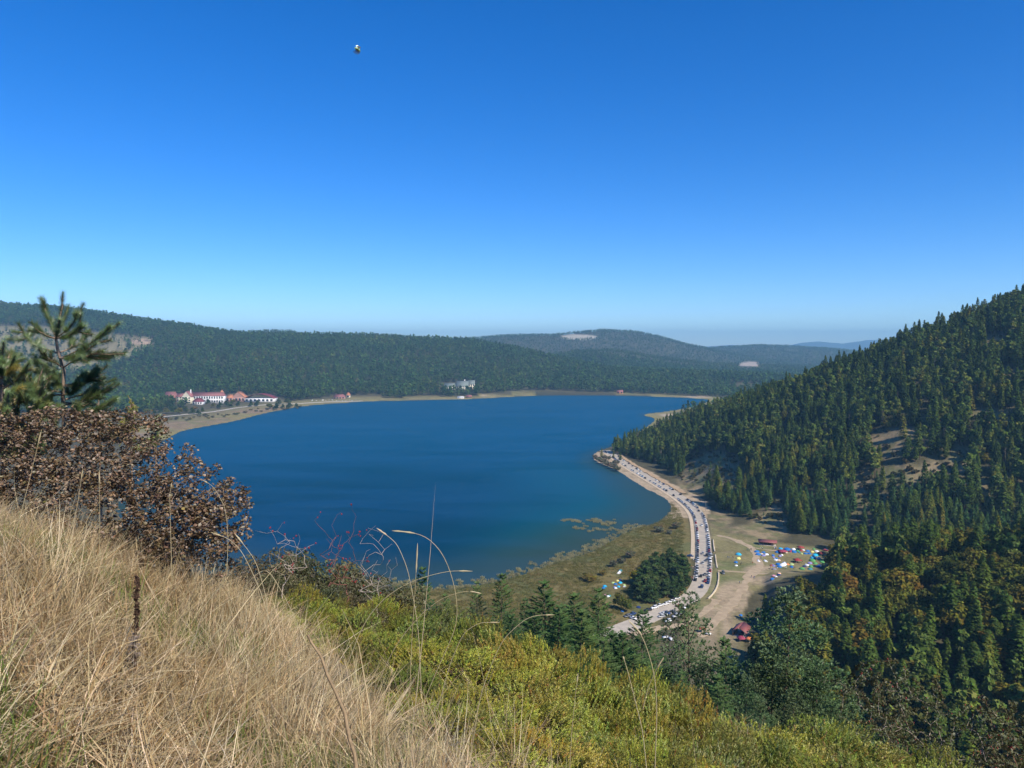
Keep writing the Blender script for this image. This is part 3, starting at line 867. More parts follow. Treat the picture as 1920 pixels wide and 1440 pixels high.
# ------------------------------------------------------------------ woods on the right hill and the near spur
TREES = []          # (x, y, z, scale, kind list, index, zone)
def zone_trees():
    r = np.random.default_rng(21)
    gx, gy = jitter_grid(60, 1250, 225, 1130, 5.4, 9)
    z = gz(gx, gy); u, v, dp = project(gx, gy, z)
    sd = sdist(gx, gy, LAKE_S)
    cz_s = np.interp(u, RIDGES['spur']['u'], RIDGES['spur']['yf']); yc_s = np.interp(u, RIDGES['spur']['u'], RIDGES['spur']['yc'])
    yf_r = np.interp(u, RIDGES['right']['u'], RIDGES['right']['yf']); yc_r = np.interp(u, RIDGES['right']['u'], RIDGES['right']['yc'])
    on_right = (gy > yf_r + 6) & (gy < yc_r + 60) & (u > 1130) & (u < 2150) & (sd > 26)
    on_spur = (gy > cz_s - 25) & (gy < yf_r - 6) & (u > 1400) & (u < 2150) & ~on_right
    fld = in_poly_px(u, v, FIELD, 2) > 0.45
    bare = np.zeros(len(gx))
    for e in BARE_RIGHT: bare = np.maximum(bare, ellipse(u, v, e))
    um, vm, _ = project(gx, gy, z + 9)
    barem = np.zeros(len(gx))
    for e in BARE_RIGHT: barem = np.maximum(barem, ellipse(um, vm, e))
    n1 = fbm(gx / 45, gy / 45, 3)
    keep = (on_right | on_spur) & ~fld & ~((bare > 0.4) & on_right & (r.random(len(gx)) > 0.58)) & ~((barem > 0.5) & (bare <= 0.4) & on_right & (r.random(len(gx)) > 0.15))
    keep &= r.random(len(gx)) < np.where(on_spur, 0.62, 0.72 + 0.5 * n1)
    keep &= hidden_by(gx, gy, z + 20) < 14
    # no crown may stand in front of the camp field or the road
    top = z + 20
    ut, vt, _ = project(gx, gy, top)
    lim = np.interp(ut, [1380, 1400, 1425, 1470, 1510, 1560, 1600], [1230, 1180, 1105, 1085, 1070, 1045, 900])
    keep &= ~(on_spur & (vt < lim) & (ut < 1600))
    cab = on_z(1390, 1190, 2.4)
    keep &= ~((gx > cab[0] - 9) & (gx < cab[0] + 20) & (gy > cab[1] - 26) & (gy < cab[1] + 9))
    low = (gy - yf_r) / np.maximum(yc_r - yf_r, 1)
    for i in np.nonzero(keep)[0]:
        if on_spur[i]:
            q = r.random(); patch = fbm(gx[i] / 30 + 7, gy[i] / 30, 2)
            if q < 0.36 + 1.3 * patch: kd, s, zn = DECID, 1.0 + 0.6 * r.random(), 'spur'
            elif q < 0.48: kd, s, zn = PINES, 0.95 + 0.4 * r.random(), 'spur'
            else: kd, s, zn = FIRS, 0.55 + 0.75 * r.random(), 'spur'
        else:
            q = r.random()
            lowband = low[i] < 0.24 + 0.25 * n1[i]
            if bare[i] > 0.3: kd, s, zn = (BUSHES, 0.6 + 0.9 * r.random(), 'hill') if q < 0.8 else (YOUNG, 0.25 + 0.35 * r.random(), 'hill')
            elif lowband and q < 0.75: kd, s, zn = YOUNG, 0.95 + 0.6 * r.random(), 'hill'
            elif q < 0.07: kd, s, zn = SNAG, 0.7 + 0.4 * r.random(), 'hill'
            elif q < 0.10: kd, s, zn = DECID, 0.7 + 0.4 * r.random(), 'hill'
            elif q < 0.38: kd, s, zn = PINES, 1.0 + 0.4 * r.random(), 'hill'
            else: kd, s, zn = FIRS, 0.6 + 0.85 * r.random() ** 1.2, 'hill'
        TREES.append((gx[i], gy[i], z[i] - 0.15, s, kd, r.integers(0, len(kd)), zn))
zone_trees()
print('hill trees', len(TREES))

LABELS = {('fir', 'hill'): ('dark green fir tree in the forest on the steep hillside above the shore road', 'fir tree', 'firs on the hillside'),
          ('fir', 'spur'): ('fir tree in the mixed autumn wood between the tents and the viewpoint', 'fir tree', 'firs in the mixed wood'),
          ('young_pine', 'hill'): ('young bluish-green pine at the foot of the wooded hillside', 'pine tree', 'young pines at the foot of the hill'),
          ('pine', 'hill'): ('rounded pine tree among the firs on the steep hillside', 'pine tree', 'pines on the hillside'),
          ('pine', 'spur'): ('rounded pine tree in the mixed autumn wood below the viewpoint', 'pine tree', 'pines in the mixed wood'),
          ('broadleaf', 'hill'): ('yellowing broadleaf tree among the firs on the steep hillside', 'broadleaf tree', 'broadleaf trees on the hillside'),
          ('broadleaf', 'spur'): ('broadleaf tree in autumn colour in the mixed wood below the viewpoint', 'broadleaf tree', 'autumn trees in the mixed wood'),
          ('scrub', 'hill'): ('low dry bush on bare soil of the steep hillside', 'bush', 'bushes on the bare hillside'),
          ('snag', 'hill'): ('thin grey half-dead tree among the firs on the hillside', 'dead tree', 'dead trees on the hillside')}
NAMES = {'fir': 'fir_tree', 'young_pine': 'young_pine_tree', 'pine': 'pine_tree', 'broadleaf': 'broadleaf_tree', 'scrub': 'bush', 'snag': 'dead_tree'}

def plant(k, x, y, z, s, rz, label, cat, group, name=None, crown_mat=None):
    t = thing(name or NAMES[k.name], label, cat, (x, y, z), rz, group)
    t.scale = (s, s, s) if np.ndim(s) == 0 else tuple(s)
    o1 = obj('trunk', k.trunk, t); o2 = obj('crown', k.crown, t)
    return t

def split_trees():
    A = np.array([(t[0], t[1], t[2], t[3]) for t in TREES])
    hts = np.array([t[4][0].crown.vertices and max(1.0, {'fir': 20, 'young_pine': 11, 'pine': 16, 'broadleaf': 11, 'scrub': 3.2, 'snag': 15}[t[4][0].name]) for t in TREES]) * A[:, 3]
    u, v, dp = project(A[:, 0], A[:, 1], A[:, 2] + hts)
    size = hts * F / dp
    shown = (u > 5) & (u < 1915) & (v < 1430) & (hidden_by(A[:, 0], A[:, 1], A[:, 2] + hts) < -hts * 0.4)
    quota = {'fir': 150, 'young_pine': 120, 'pine': 60, 'broadleaf': 110, 'scrub': 160, 'snag': 12}
    r = np.random.default_rng(4); rest = {}
    order = np.argsort(-size * shown)
    cnt = {}
    for i in order:
        x, y, z, s, kd, j, zn = TREES[i]; nm = kd[0].name
        rz = r.random() * 6.28
        if shown[i] and cnt.get(nm, 0) < quota[nm]:
            cnt[nm] = cnt.get(nm, 0) + 1
            lb = LABELS[(nm, zn)]
            t = plant(kd[j], x, y, z, (s * (0.9 + 0.25 * r.random()), s * (0.9 + 0.25 * r.random()), s), rz, *lb)
            t.rotation_euler = ((r.random() - 0.5) * 0.12, (r.random() - 0.5) * 0.12, rz)
        else:
            rest.setdefault(nm, []).append((x, y, z, s, rz, j))
    print(cnt, {k: len(v) for k, v in rest.items()})
    all_src = FIRS + YOUNG + PINES + DECID + BUSHES + SNAG
    # one mass for all that are left
    names = {}
    src = [k.whole for k in all_src]
    off = {'fir': 0, 'young_pine': 7, 'pine': 10, 'broadleaf': 13, 'scrub': 16, 'snag': 18}
    P = []; R_ = []; S = []; X = []
    n_src = len(src)
    for nm, L in rest.items():
        for (x, y, z, s, rz, j) in L:
            P.append((x, y, z)); R_.append(rz); S.append(s); X.append(off[nm] + j)
    scatter('hillside_forest', np.array(P), R_, np.array(S), X, src, 'dense dark fir forest on the steep hill right of the lake', (r.random((len(P), 2)) - 0.5) * 0.12)
split_trees()
# ================================================================== trees on the slope below the viewpoint
def spray_fir(h, seed, whorls=24, per=8, rmax=None, sag=0.25, narrow=0.85, n_sp=80, size=0.085):
    r = np.random.default_rng(seed); C = []; A = []; B = []; T = []
    rmax = rmax or h * 0.2
    for w in range(whorls):
        f = (w + 0.5 * r.random()) / whorls; z = h * (0.04 + 0.95 * f)
        L0 = rmax * (1 - f) ** narrow + 0.018 * h; n = max(4, int(per * (1 - 0.4 * f)))
        for b in range(n):
            az = 6.283 * (b + 0.7 * r.random()) / n + w * 2.4; L = L0 * (0.7 + 0.4 * r.random())
            d = np.array([math.cos(az), math.sin(az), 0]); s = np.array([-d[1], d[0], 0])
            lift = 0.45 * f - sag * (1 - f) * (0.5 + r.random())
            m = max(4, int(n_sp * (0.35 + 0.65 * L / rmax)))
            q = 0.18 + 0.82 * r.random(m) ** 0.8; sd_ = r.choice([-1, 1], m)
            wid = (0.34 * L * np.sin(np.clip(q, 0, 1) * 2.6 + 0.35)) * r.random(m)
            c = np.array([0, 0, z]) + d * (L * q)[:, None] + s * (sd_ * wid)[:, None] + np.array([0, 0, 1]) * (L * (lift * q + 0.16 * q ** 2) - 0.25 * wid + 0.04 * (r.random(m) - 0.5))[:, None]
            dirv = d * 0.9 + s * (sd_ * 0.55)[:, None] + np.array([0, 0, lift + 0.3 * (r.random() - 0.3)])
            dirv /= np.linalg.norm(dirv, axis=1, keepdims=True)
            side = np.cross(dirv, np.array([0, 0, 1.0]) + 0.5 * rand_unit(r, m)); side /= np.linalg.norm(side, axis=1, keepdims=True)
            sz = size * (0.6 + 0.8 * r.random(m))
            C.append(c); A.append(dirv * sz[:, None]); B.append(side * (sz * 0.42)[:, None]); T.append(np.repeat(tints(r, 1, 0.22, 0.08), m, 0) * tints(r, m, 0.18, 0.05))
    mb = MB(); v, f, c = quads_at(np.concatenate(C), np.concatenate(A), np.concatenate(B), np.concatenate(T)); mb.add(v, f, c)
    return mb

def tuft_pine(h, seed, w=0.26, n=1000, tr=0.12, base=0.12, k=26):
    """lobed crown of star-shaped needle tufts"""
    r = np.random.default_rng(seed); L = []
    for i in range(k):
        f = (i + r.random()) / k; z = h * (base + (0.97 - base) * f)
        rr = h * w * 1.15 * (1 - f) ** 0.95 * (0.55 + 0.5 * r.random()); az = i * 2.4 + r.random()
        q = h * (0.035 + 0.09 * (1 - f))
        L.append((math.cos(az) * rr, math.sin(az) * rr, z, q * 1.2, q * 1.2, q * 0.8))
    L = np.array(L); vol = np.prod(L[:, 3:], 1) ** 0.66; pk = r.choice(len(L), n, p=vol / vol.sum())
    d = rand_unit(r, n); c = L[pk, :3] + d * L[pk, 3:] * (0.55 + 0.45 * r.random(n))[:, None]
    m = 7
    dirs = rand_unit(r, n * m).reshape(n, m, 3) * 0.75 + d[:, None] * 0.6 + np.array([0, 0, 0.55]); dirs /= np.linalg.norm(dirs, axis=2, keepdims=True)
    side = np.cross(dirs, rand_unit(r, n * m).reshape(n, m, 3)); side /= np.linalg.norm(side, axis=2, keepdims=True)
    s = tr * (0.6 + 0.6 * r.random((n, m, 1)))
    cc = np.repeat(c[:, None], m, 1) + dirs * s * 0.7
    t = np.repeat((tints(r, len(L), 0.2, 0.08)[pk] * tints(r, n, 0.18, 0.06))[:, None], m, 1)
    mb = MB(); v, f, col = quads_at(cc.reshape(-1, 3), (dirs * s * 0.8).reshape(-1, 3), (side * s * 0.22).reshape(-1, 3), t.reshape(-1, 3)); mb.add(v, f, col)
    return mb, [tuple(x) for x in L]

M_NFIR = leafy('near_fir_needles', [(0.0, (0.055, 0.108, 0.034)), (0.5, (0.075, 0.138, 0.040)), (1.0, (0.105, 0.165, 0.048))], 0.2, 0.0, True, gloss=0.02)
M_NPINE = leafy('near_pine_needles', [(0.0, (0.085, 0.140, 0.055)), (0.5, (0.110, 0.170, 0.068)), (1.0, (0.145, 0.185, 0.075))], 0.2, 0.0, True, gloss=0.02)
NEAR_FIR = [kind('slope_fir', spray_fir(12, 700 + i, 26, 9, 12 * (0.25 + 0.03 * i)), trunk_mb(12, 0.14), M_NFIR) for i in range(3)]
NEAR_PINE = []
for i in range(3):
    c_, L_ = tuft_pine(12, 720 + i, 0.30 + 0.03 * i, 6500, 0.092); NEAR_PINE.append(kind('slope_pine', c_, trunk_mb(12, 0.15, 0.92, 14, i, L_), M_NPINE))
c_, L_ = tuft_pine(12, 740, 0.22, 1700, 0.10, 0.42, 15)
SPARSE_PINE = kind('sparse_pine', c_, trunk_mb(12, 0.12, 0.95, 13, 3, L_), M_NPINE)
NAMES.update({'slope_fir': 'fir_tree', 'slope_pine': 'pine_tree', 'sparse_pine': 'pine_tree'})

def near_trees():
    r = np.random.default_rng(55)
    used = []
    def put(k, u, vtop, y, wide, label, cat):
        p = at_y(u, vtop, y); g = gz1(p[0], y); h = p[2] - g
        s = h / 12.0
        wide = wide * 1.55 if cat == 'fir tree' else wide * 1.2
        plant(k, p[0], y, g, (s * wide, s * wide, s), r.random() * 6.28, label, cat, None)
        used.append((p[0], y))
    NF, NP = NEAR_FIR, NEAR_PINE
    put(NF[0], 1020, 1086, 52, 0.85, 'dark fir on the slope, leftmost of the three tall firs before the marsh', 'fir tree')
    put(NF[1], 1076, 1108, 50, 0.8, 'broad dark fir, middle one of three tall firs before the marsh', 'fir tree')
    put(NF[2], 1122, 1100, 58, 0.7, 'slim fir with its tip beside the pink tents', 'fir tree')
    put(NF[0], 1104, 1160, 44, 0.8, 'bright green fir in front of the three tall firs', 'fir tree')
    put(NF[1], 942, 1070, 64, 0.6, 'slim young fir whose tip stands on the near lake shore', 'fir tree')
    put(NF[2], 894, 1088, 66, 0.5, 'small thin fir tip at the near lake shore left of the slim fir', 'fir tree')
    put(NF[0], 792, 1060, 48, 0.62, 'fir standing against the near corner of the lake', 'fir tree')
    put(NP[0], 745, 1096, 46, 0.6, 'low pine left of the fir against the near corner of the lake', 'pine tree')
    put(NF[1], 835, 1110, 50, 0.6, 'small fir right of the fir against the near corner of the lake', 'fir tree')
    put(NF[2], 985, 1120, 60, 0.6, 'small fir close left of the three tall firs', 'fir tree')
    put(NF[2], 1206, 1142, 66, 0.72, 'fir hiding part of the near car park', 'fir tree')
    put(SPARSE_PINE, 1290, 1100, 72, 0.9, 'tall sparse pine with see-through crown in front of the parked cars', 'pine tree')
    put(NF[1], 1360, 1190, 62, 0.62, 'dark fir beside the red-roofed gazebo', 'fir tree')
    put(NP[1], 1480, 1092, 50, 1.05, 'big broad blue-green pine right of the red-roofed gazebo', 'pine tree')
    put(NP[2], 1452, 1200, 50, 0.7, 'rounded pine at the left foot of the big blue-green pine', 'pine tree')
    put(NP[0], 1530, 1235, 46, 0.9, 'rounded pine at the right foot of the big blue-green pine', 'pine tree')
    put(NP[1], 1320, 1235, 56, 0.8, 'olive pine below the red parasol', 'pine tree')
    put(NP[2], 1250, 1240, 58, 0.8, 'olive pine under the car park on the slope', 'pine tree')
    put(NP[0], 1180, 1205, 52, 0.75, 'pine below the left end of the car park', 'pine tree')
    put(NP[1], 1400, 1262, 44, 0.85, 'low pine in front of the dark fir beside the gazebo', 'pine tree')
    for q, (k, u, v, y, w, lab) in enumerate([(NF[2], 1050, 1132, 46, 0.85, 'fir between and in front of the left two tall firs'), (NF[0], 1092, 1140, 43, 0.85, 'fir between and in front of the right two tall firs'),
            (NF[1], 1150, 1182, 47, 0.8, 'fir just right of the bright green fir, below the pink tents'), (NF[2], 1000, 1142, 48, 0.8, 'fir at the left foot of the three tall firs'), (NF[0], 1132, 1195, 40, 0.85, 'low fir at the right foot of the bright green fir'),
            (NF[1], 1058, 1192, 38, 0.9, 'low fir right behind the juniper, under the three tall firs'), (NF[2], 1012, 1190, 40, 0.8, 'low fir right behind the juniper, left of the three tall firs'), (NF[0], 960, 1150, 46, 0.75, 'fir behind the juniper under the slim young fir'),
            (NP[0], 1272, 1268, 46, 0.85, 'pine under the tall sparse pine'), (NF[1], 1345, 1262, 42, 0.8, 'fir in front of the dark fir beside the gazebo'), (NP[1], 1425, 1302, 38, 0.9, 'pine right behind the juniper, below the red-roofed gazebo'),
            (NP[2], 1486, 1285, 42, 0.9, 'pine right behind the juniper, under the big blue-green pine'), (NP[0], 1560, 1300, 40, 0.9, 'pine right of and below the big blue-green pine'), (NF[2], 1215, 1240, 44, 0.85, 'fir right behind the juniper, under the car park'), (NF[0], 1168, 1182, 46, 0.75, 'fir covering the lower end of the shore road'), (NF[1], 1190, 1205, 44, 0.8, 'low fir below the lower end of the shore road')]):
        put(k, u, v, y, w, lab, 'fir tree' if k in NF else 'pine tree')
    # the rest of the slope
    gx, gy = jitter_grid(-60, 120, 30, 200, 4.4, 14)
    lim = [(420, 1090), (560, 1085), (700, 1108), (760, 1105), (850, 1140), (900, 1150), (960, 1130), (1000, 1120), (1130, 1140), (1160, 1185), (1200, 1195), (1260, 1250), (1300, 1245), (1345, 1240), (1370, 1235), (1400, 1260),
           (1430, 1220), (1480, 1200), (1540, 1250), (1600, 1330), (1700, 1360), (1900, 1400)]
    lu, lv_ = zip(*lim)
    n = 0; cand = []
    z = gz(gx, gy)
    for x, y, g in zip(gx, gy, z):
        u0 = 960 + F * x / y
        if u0 < 480 or u0 > 1720: continue
        fir = r.random() < 0.45
        h = (6 + 8 * r.random()) * (0.6 if u0 < 760 else 1)
        ut, vt, dp = project(x, y, g + h)
        if vt < np.interp(ut, lu, lv_) or vt > np.interp(ut, [450, 700, 1000, 1300, 1700], [1130, 1190, 1250, 1360, 1460]): continue
        if any((x - a) ** 2 + (y - b) ** 2 < 14 for a, b in used): continue
        used.append((x, y)); cand.append((x, y, g, h, fir, ut))
    cand.sort(key=lambda c: c[5])
    nf = npn = 0
    tot = {True: sum(c[4] for c in cand), False: sum(not c[4] for c in cand)}
    for x, y, g, h, fir, ut in cand:
        s = h / 12.0
        if fir:
            nf += 1; k = NF[r.integers(0, 3)]
            lab = 'fir on the steep slope just below the juniper, %s of these firs from the left' % ordinal(nf); cat = 'fir tree'; gr = 'firs on the slope below the viewpoint'
        else:
            npn += 1; k = NP[r.integers(0, 3)]
            lab = 'pine on the steep slope just below the juniper, %s of these pines from the left' % ordinal(npn); cat = 'pine tree'; gr = 'pines on the slope below the viewpoint'
        w = 1.05 + 0.4 * r.random()
        plant(k, x, y, g, (s * w, s * w, s), r.random() * 6.28, lab, cat, gr)
    print('slope trees', len(cand))
near_trees()

# scrub along the brow, between the brown bush and the firs
def brow_scrub():
    r = np.random.default_rng(66)
    spots = [(470, 1040, 14), (505, 1045, 16), (540, 1050, 15), (580, 1055, 17), (620, 1075, 16), (655, 1085, 18), (700, 1098, 17), (735, 1110, 19), (560, 1085, 12), (640, 1105, 13), (600, 1100, 11.5), (690, 1125, 13), (510, 1085, 11)]
    for i, (u, v, y) in enumerate(spots):
        p = at_y(u, v, y); g = gz1(p[0], y); h = max(0.6, p[2] - g)
        s = h / 3.2
        k = SCRUB2[i % 2]
        plant(k, p[0], y, p[2] - h, (max(s, 0.3), max(s, 0.3), s), r.random() * 6.28, 'olive-brown scrub bush on the brow under the rose bushes, %s from the left' % ordinal(1 + sorted(q[0] for q in spots).index(u)), 'bush', 'scrub bushes on the brow', name='scrub_bush')
M_BROWSCRUB = leafy('brow_scrub_leaves', [(0.0, (0.075, 0.085, 0.03)), (0.5, (0.10, 0.095, 0.035)), (1.0, (0.13, 0.10, 0.05))], 0.25, 0.0, True, gloss=0.03)
def _sk(i):
    L = round_lobes(3.2, 140 + i, 10, 0.5); return kind('scrub', clump_crown(L, 9000, 0.036, 150 + i, 0.5, 0.35), trunk_mb(3.2, 0.05, 0.7, 8, i, L), M_BROWSCRUB)
SCRUB2 = [_sk(0), _sk(1)]
brow_scrub()
# ================================================================== road, tracks, camp, cars
M_ROAD = surf('pale_asphalt', (0.43, 0.37, 0.295), 0.9, 0.15, 0.25, 0.15)
M_WALK = surf('sandy_footpath', (0.56, 0.44, 0.30), 0.95, 0.12, 0.5, 0.1)
M_TRACK = surf('beaten_earth', (0.40, 0.305, 0.20), 0.95, 0.16, 0.3, 0.1)
M_KERB = surf('pale_stone', (0.55, 0.46, 0.33), 0.9, 0.2, 1.2, 0.1)
M_BANK = surf('cut_bank_earth', (0.43, 0.30, 0.18), 0.95, 0.3, 0.5, 0.1)
M_FARROAD = surf('far_road', (0.46, 0.42, 0.37), 0.9, 0.1, 0.05, 0.1)

def wpts(px, z=1.5):
    return np.array([on_z(u, v, z)[:2] for u, v in px])

def spline(P, step=4.0):
    P = np.asarray(P, float); n = len(P); out = []
    for i in range(n - 1):
        p0 = P[max(i - 1, 0)]; p1 = P[i]; p2 = P[i + 1]; p3 = P[min(i + 2, n - 1)]
        k = max(2, int(np.linalg.norm(p2 - p1) / step))
        for t in np.arange(k) / k:
            out.append(0.5 * ((2 * p1) + (-p0 + p2) * t + (2 * p0 - 5 * p1 + 4 * p2 - p3) * t * t + (-p0 + 3 * p1 - 3 * p2 + p3) * t ** 3))
    out.append(P[-1])
    return np.array(out)

def tang(P):
    T = np.gradient(P, axis=0); T /= np.maximum(np.linalg.norm(T, axis=1, keepdims=True), 1e-9)
    return T, np.stack([T[:, 1], -T[:, 0]], -1)       # tangent, right-hand normal

def strip(name, P, o0, o1, lift, mat, label, flat=None, edge=0.0, seed=0, kind_='structure', nacross=4):
    """ribbon along P between offsets o0 < o1 (right-hand positive), draped over the ground"""
    r = np.random.default_rng(seed)
    T, N = tang(P); n = len(P)
    q = np.linspace(0, 1, nacross)
    off = o0 + (o1 - o0) * q[None, :] + np.where((q == 0) | (q == 1), 1, 0)[None, :] * edge * (r.random((n, nacross)) - 0.5)
    X = P[:, None, :] + N[:, None, :] * off[..., None]
    Z = gz(X[..., 0].ravel(), X[..., 1].ravel()).reshape(n, nacross)
    if flat is not None: Z = np.maximum(Z, flat)
    Zt = Z + lift
    v = np.concatenate([X, Zt[..., None]], -1).reshape(-1, 3)
    i = np.arange(n - 1)[:, None] * nacross; j = np.arange(nacross - 1)[None, :]
    f = np.stack([i + j, i + j + 1, i + nacross + j + 1, i + nacross + j], -1).reshape(-1, 4)
    # skirts so that the sheet has an edge of its own
    mb = MB(); mb.add(v, f)
    for e in (0, nacross - 1):
        a = np.concatenate([X[:, e], Zt[:, e, None]], 1); b = a - np.array([0, 0, lift + 0.5])
        k = np.arange(n - 1)
        mb.add(np.concatenate([a, b]), np.stack([k, k + 1, n + k + 1, n + k], -1))
    o = mb.build(name, mat, smooth=False)
    tag(o, label, None, kind=kind_)
    return o

ROAD_PX = [(1136, 843), (1150, 853), (1166, 865), (1200, 886), (1240, 909), (1275, 931), (1298, 950), (1311, 969), (1317, 1000), (1319, 1035), (1319, 1070), (1313, 1100), (1296, 1122), (1262, 1139), (1225, 1158), (1190, 1177), (1150, 1198), (1105, 1222), (1050, 1250)]
ROAD = spline(wpts(ROAD_PX, 1.6), 4.0)
strip('road', ROAD, -5.6, 5.6, 0.16, M_ROAD, 'pale two-lane shore road curving round the lake head')
strip('footpath', ROAD[:int(len(ROAD) * 0.74)], 6.0, 8.8, 0.28, M_WALK, 'sandy footpath with kerb on the lake side of the shore road')
lo = strip('shore_track', ROAD[int(len(ROAD) * 0.05):int(len(ROAD) * 0.39)], 16.5, 20.0, 0.10, M_TRACK, 'beaten track along the water below the shore road', edge=1.5)
TR = [('dirt_track', [(1345, 1003), (1370, 1010), (1395, 1021), (1412, 1032), (1418, 1048), (1425, 1062), (1415, 1072), (1402, 1085), (1392, 1105), (1372, 1135), (1345, 1165), (1310, 1195)], 5.0, 'wide dirt track running through the camp field'),
      ('dirt_path', [(1346, 1071), (1380, 1073), (1420, 1076), (1466, 1079)], 2.4, 'narrow straight dirt path across the camp field'),
      ('dirt_path', [(1395, 1020), (1408, 1027), (1432, 1031), (1460, 1034)], 2.0, 'faint dirt path towards the long pavilion'),
      ('dirt_track', [(1180, 1200), (1230, 1182), (1280, 1172), (1320, 1150), (1342, 1125)], 4.5, 'dirt track skirting the near car park')]
for k, (nm, px, w, lb) in enumerate(TR):
    strip(nm, spline(wpts(px, 2.2), 4), -w / 2, w / 2, 0.05 + 0.012 * k, M_TRACK, lb, edge=w * 0.5, seed=k)
strip('cut_bank', ROAD[3:int(len(ROAD) * 0.42)], -11.5, -6.6, 0.6, M_BANK, 'steep bank of bare earth on the hill side of the shore road', edge=2.5, seed=9)
FARR = spline(np.array([on_z(u, v, 2.6)[:2] for u, v in [(262, 786), (300, 782), (350, 777), (400, 772), (450, 764), (500, 759), (560, 756), (610, 753), (680, 750.5)]]), 20)
strip('promenade', FARR, -4, 4, 0.5, M_FARROAD, 'pale lakeside road in front of the far hotels')

def low_wall(px, label):
    P = spline(wpts(px, 2.2), 3.0); T, N = tang(P)
    L = np.concatenate([P - N * 0.45, P + N * 0.45]); n = len(P)
    zz = gz(L[:, 0], L[:, 1])
    org = np.array([P[0, 0], P[0, 1], gz1(*P[0])])
    top = np.concatenate([L, (zz + 0.75)[:, None]], 1) - org; bot = np.concatenate([L, (zz - 0.2)[:, None]], 1) - org
    v = np.concatenate([top, bot]); k = np.arange(n - 1)
    f = np.concatenate([np.stack([k, k + 1, n + k + 1, n + k], -1), np.stack([k + 1, k, 2 * n + k, 2 * n + k + 1], -1), np.stack([n + k, n + k + 1, 3 * n + k + 1, 3 * n + k], -1),
                        [[0, n, 3 * n, 2 * n], [n - 1, 2 * n - 1 + 0, 4 * n - 1, 3 * n - 1]]])
    o = MB().add(v, f).build('low_wall', M_KERB); o.location = tuple(org)
    tag(o, label, 'wall')
low_wall([(1337, 1013), (1338, 1024), (1340, 1036)], 'short pale low wall beside the road at the head of the camp field')
low_wall([(1341, 1042), (1343, 1058), (1345, 1068)], 'pale low wall between the shore road and the grass of the camp field')
low_wall([(1347, 1075), (1347, 1090), (1343, 1105), (1335, 1117), (1327, 1125)], 'long curved pale low wall between the road and the bare field')

# ------------------------------------------------------------------ poles
M_POLE = surf('weathered_pole', (0.33, 0.28, 0.22), 0.9, 0.2, 2, 0.1)
def pole(u, v, h, label):
    x, y = on_z(u, v, 2.0)[:2]; z = gz1(x, y)
    t = thing('utility_pole', label, 'pole', (x, y, z))
    MB().tube([(0, 0, -0.3), (0, 0, h * 0.5), (0, 0, h)], [0.16, 0.13, 0.10], 8).build('post', M_POLE, t, True)
    MB().box((-0.8, -0.06, h - 0.7), (0.8, 0.06, h - 0.58)).build('crossarm', M_POLE, t)
    for s in (-0.7, 0.7): MB().tube([(s, 0, h - 0.58), (s, 0, h - 0.45), (s, 0, h - 0.36)], [0.05, 0.07, 0.03], 6).build('insulator', M_KERB, t)
pole(1323, 957, 9.5, 'utility pole at the forest edge where the road bends')
pole(1333, 1012, 9.0, 'utility pole by the road above the camp field')
pole(1342, 1072, 8.5, 'utility pole at the crossing of road and straight path')

# ------------------------------------------------------------------ cars
PAINT = {'white': (0.80, 0.80, 0.80), 'black': (0.02, 0.02, 0.022), 'grey': (0.16, 0.165, 0.17), 'silver': (0.45, 0.46, 0.47), 'blue': (0.03, 0.07, 0.19), 'red': (0.33, 0.02, 0.025), 'brown': (0.11, 0.06, 0.05), 'light blue': (0.25, 0.40, 0.60)}
M_PAINT = {k: surf('car_paint_' + k.replace(' ', '_'), c, 0.3, 0.03, 0.5, 0.5, coat=0.5) for k, c in PAINT.items()}
M_GLASS = surf('car_glass', (0.02, 0.025, 0.03), 0.08, 0.1, 1, 0.6)
M_TYRE = surf('tyre_rubber', (0.02, 0.02, 0.02), 0.9, 0.2, 8, 0.1)

def loft(mb, secs):
    """closed body from rows of equal cross sections (k,n,3)"""
    S = np.array(secs, float); k, n, _ = S.shape
    v = S.reshape(-1, 3); i = np.arange(k - 1)[:, None] * n; j = np.arange(n)[None, :]; j2 = (j + 1) % n
    f = np.stack([i + j, i + j2, i + n + j2, i + n + j], -1).reshape(-1, 4)
    c0_ = S[0].mean(0); c1_ = S[-1].mean(0); m = len(v)
    t = np.concatenate([np.stack([np.full(n, m), (np.arange(n) + 1) % n, np.arange(n)], -1), np.stack([np.full(n, m + 1), (k - 1) * n + np.arange(n), (k - 1) * n + (np.arange(n) + 1) % n], -1)])
    mb.add(np.concatenate([v, [c0_, c1_]]), [f, t])

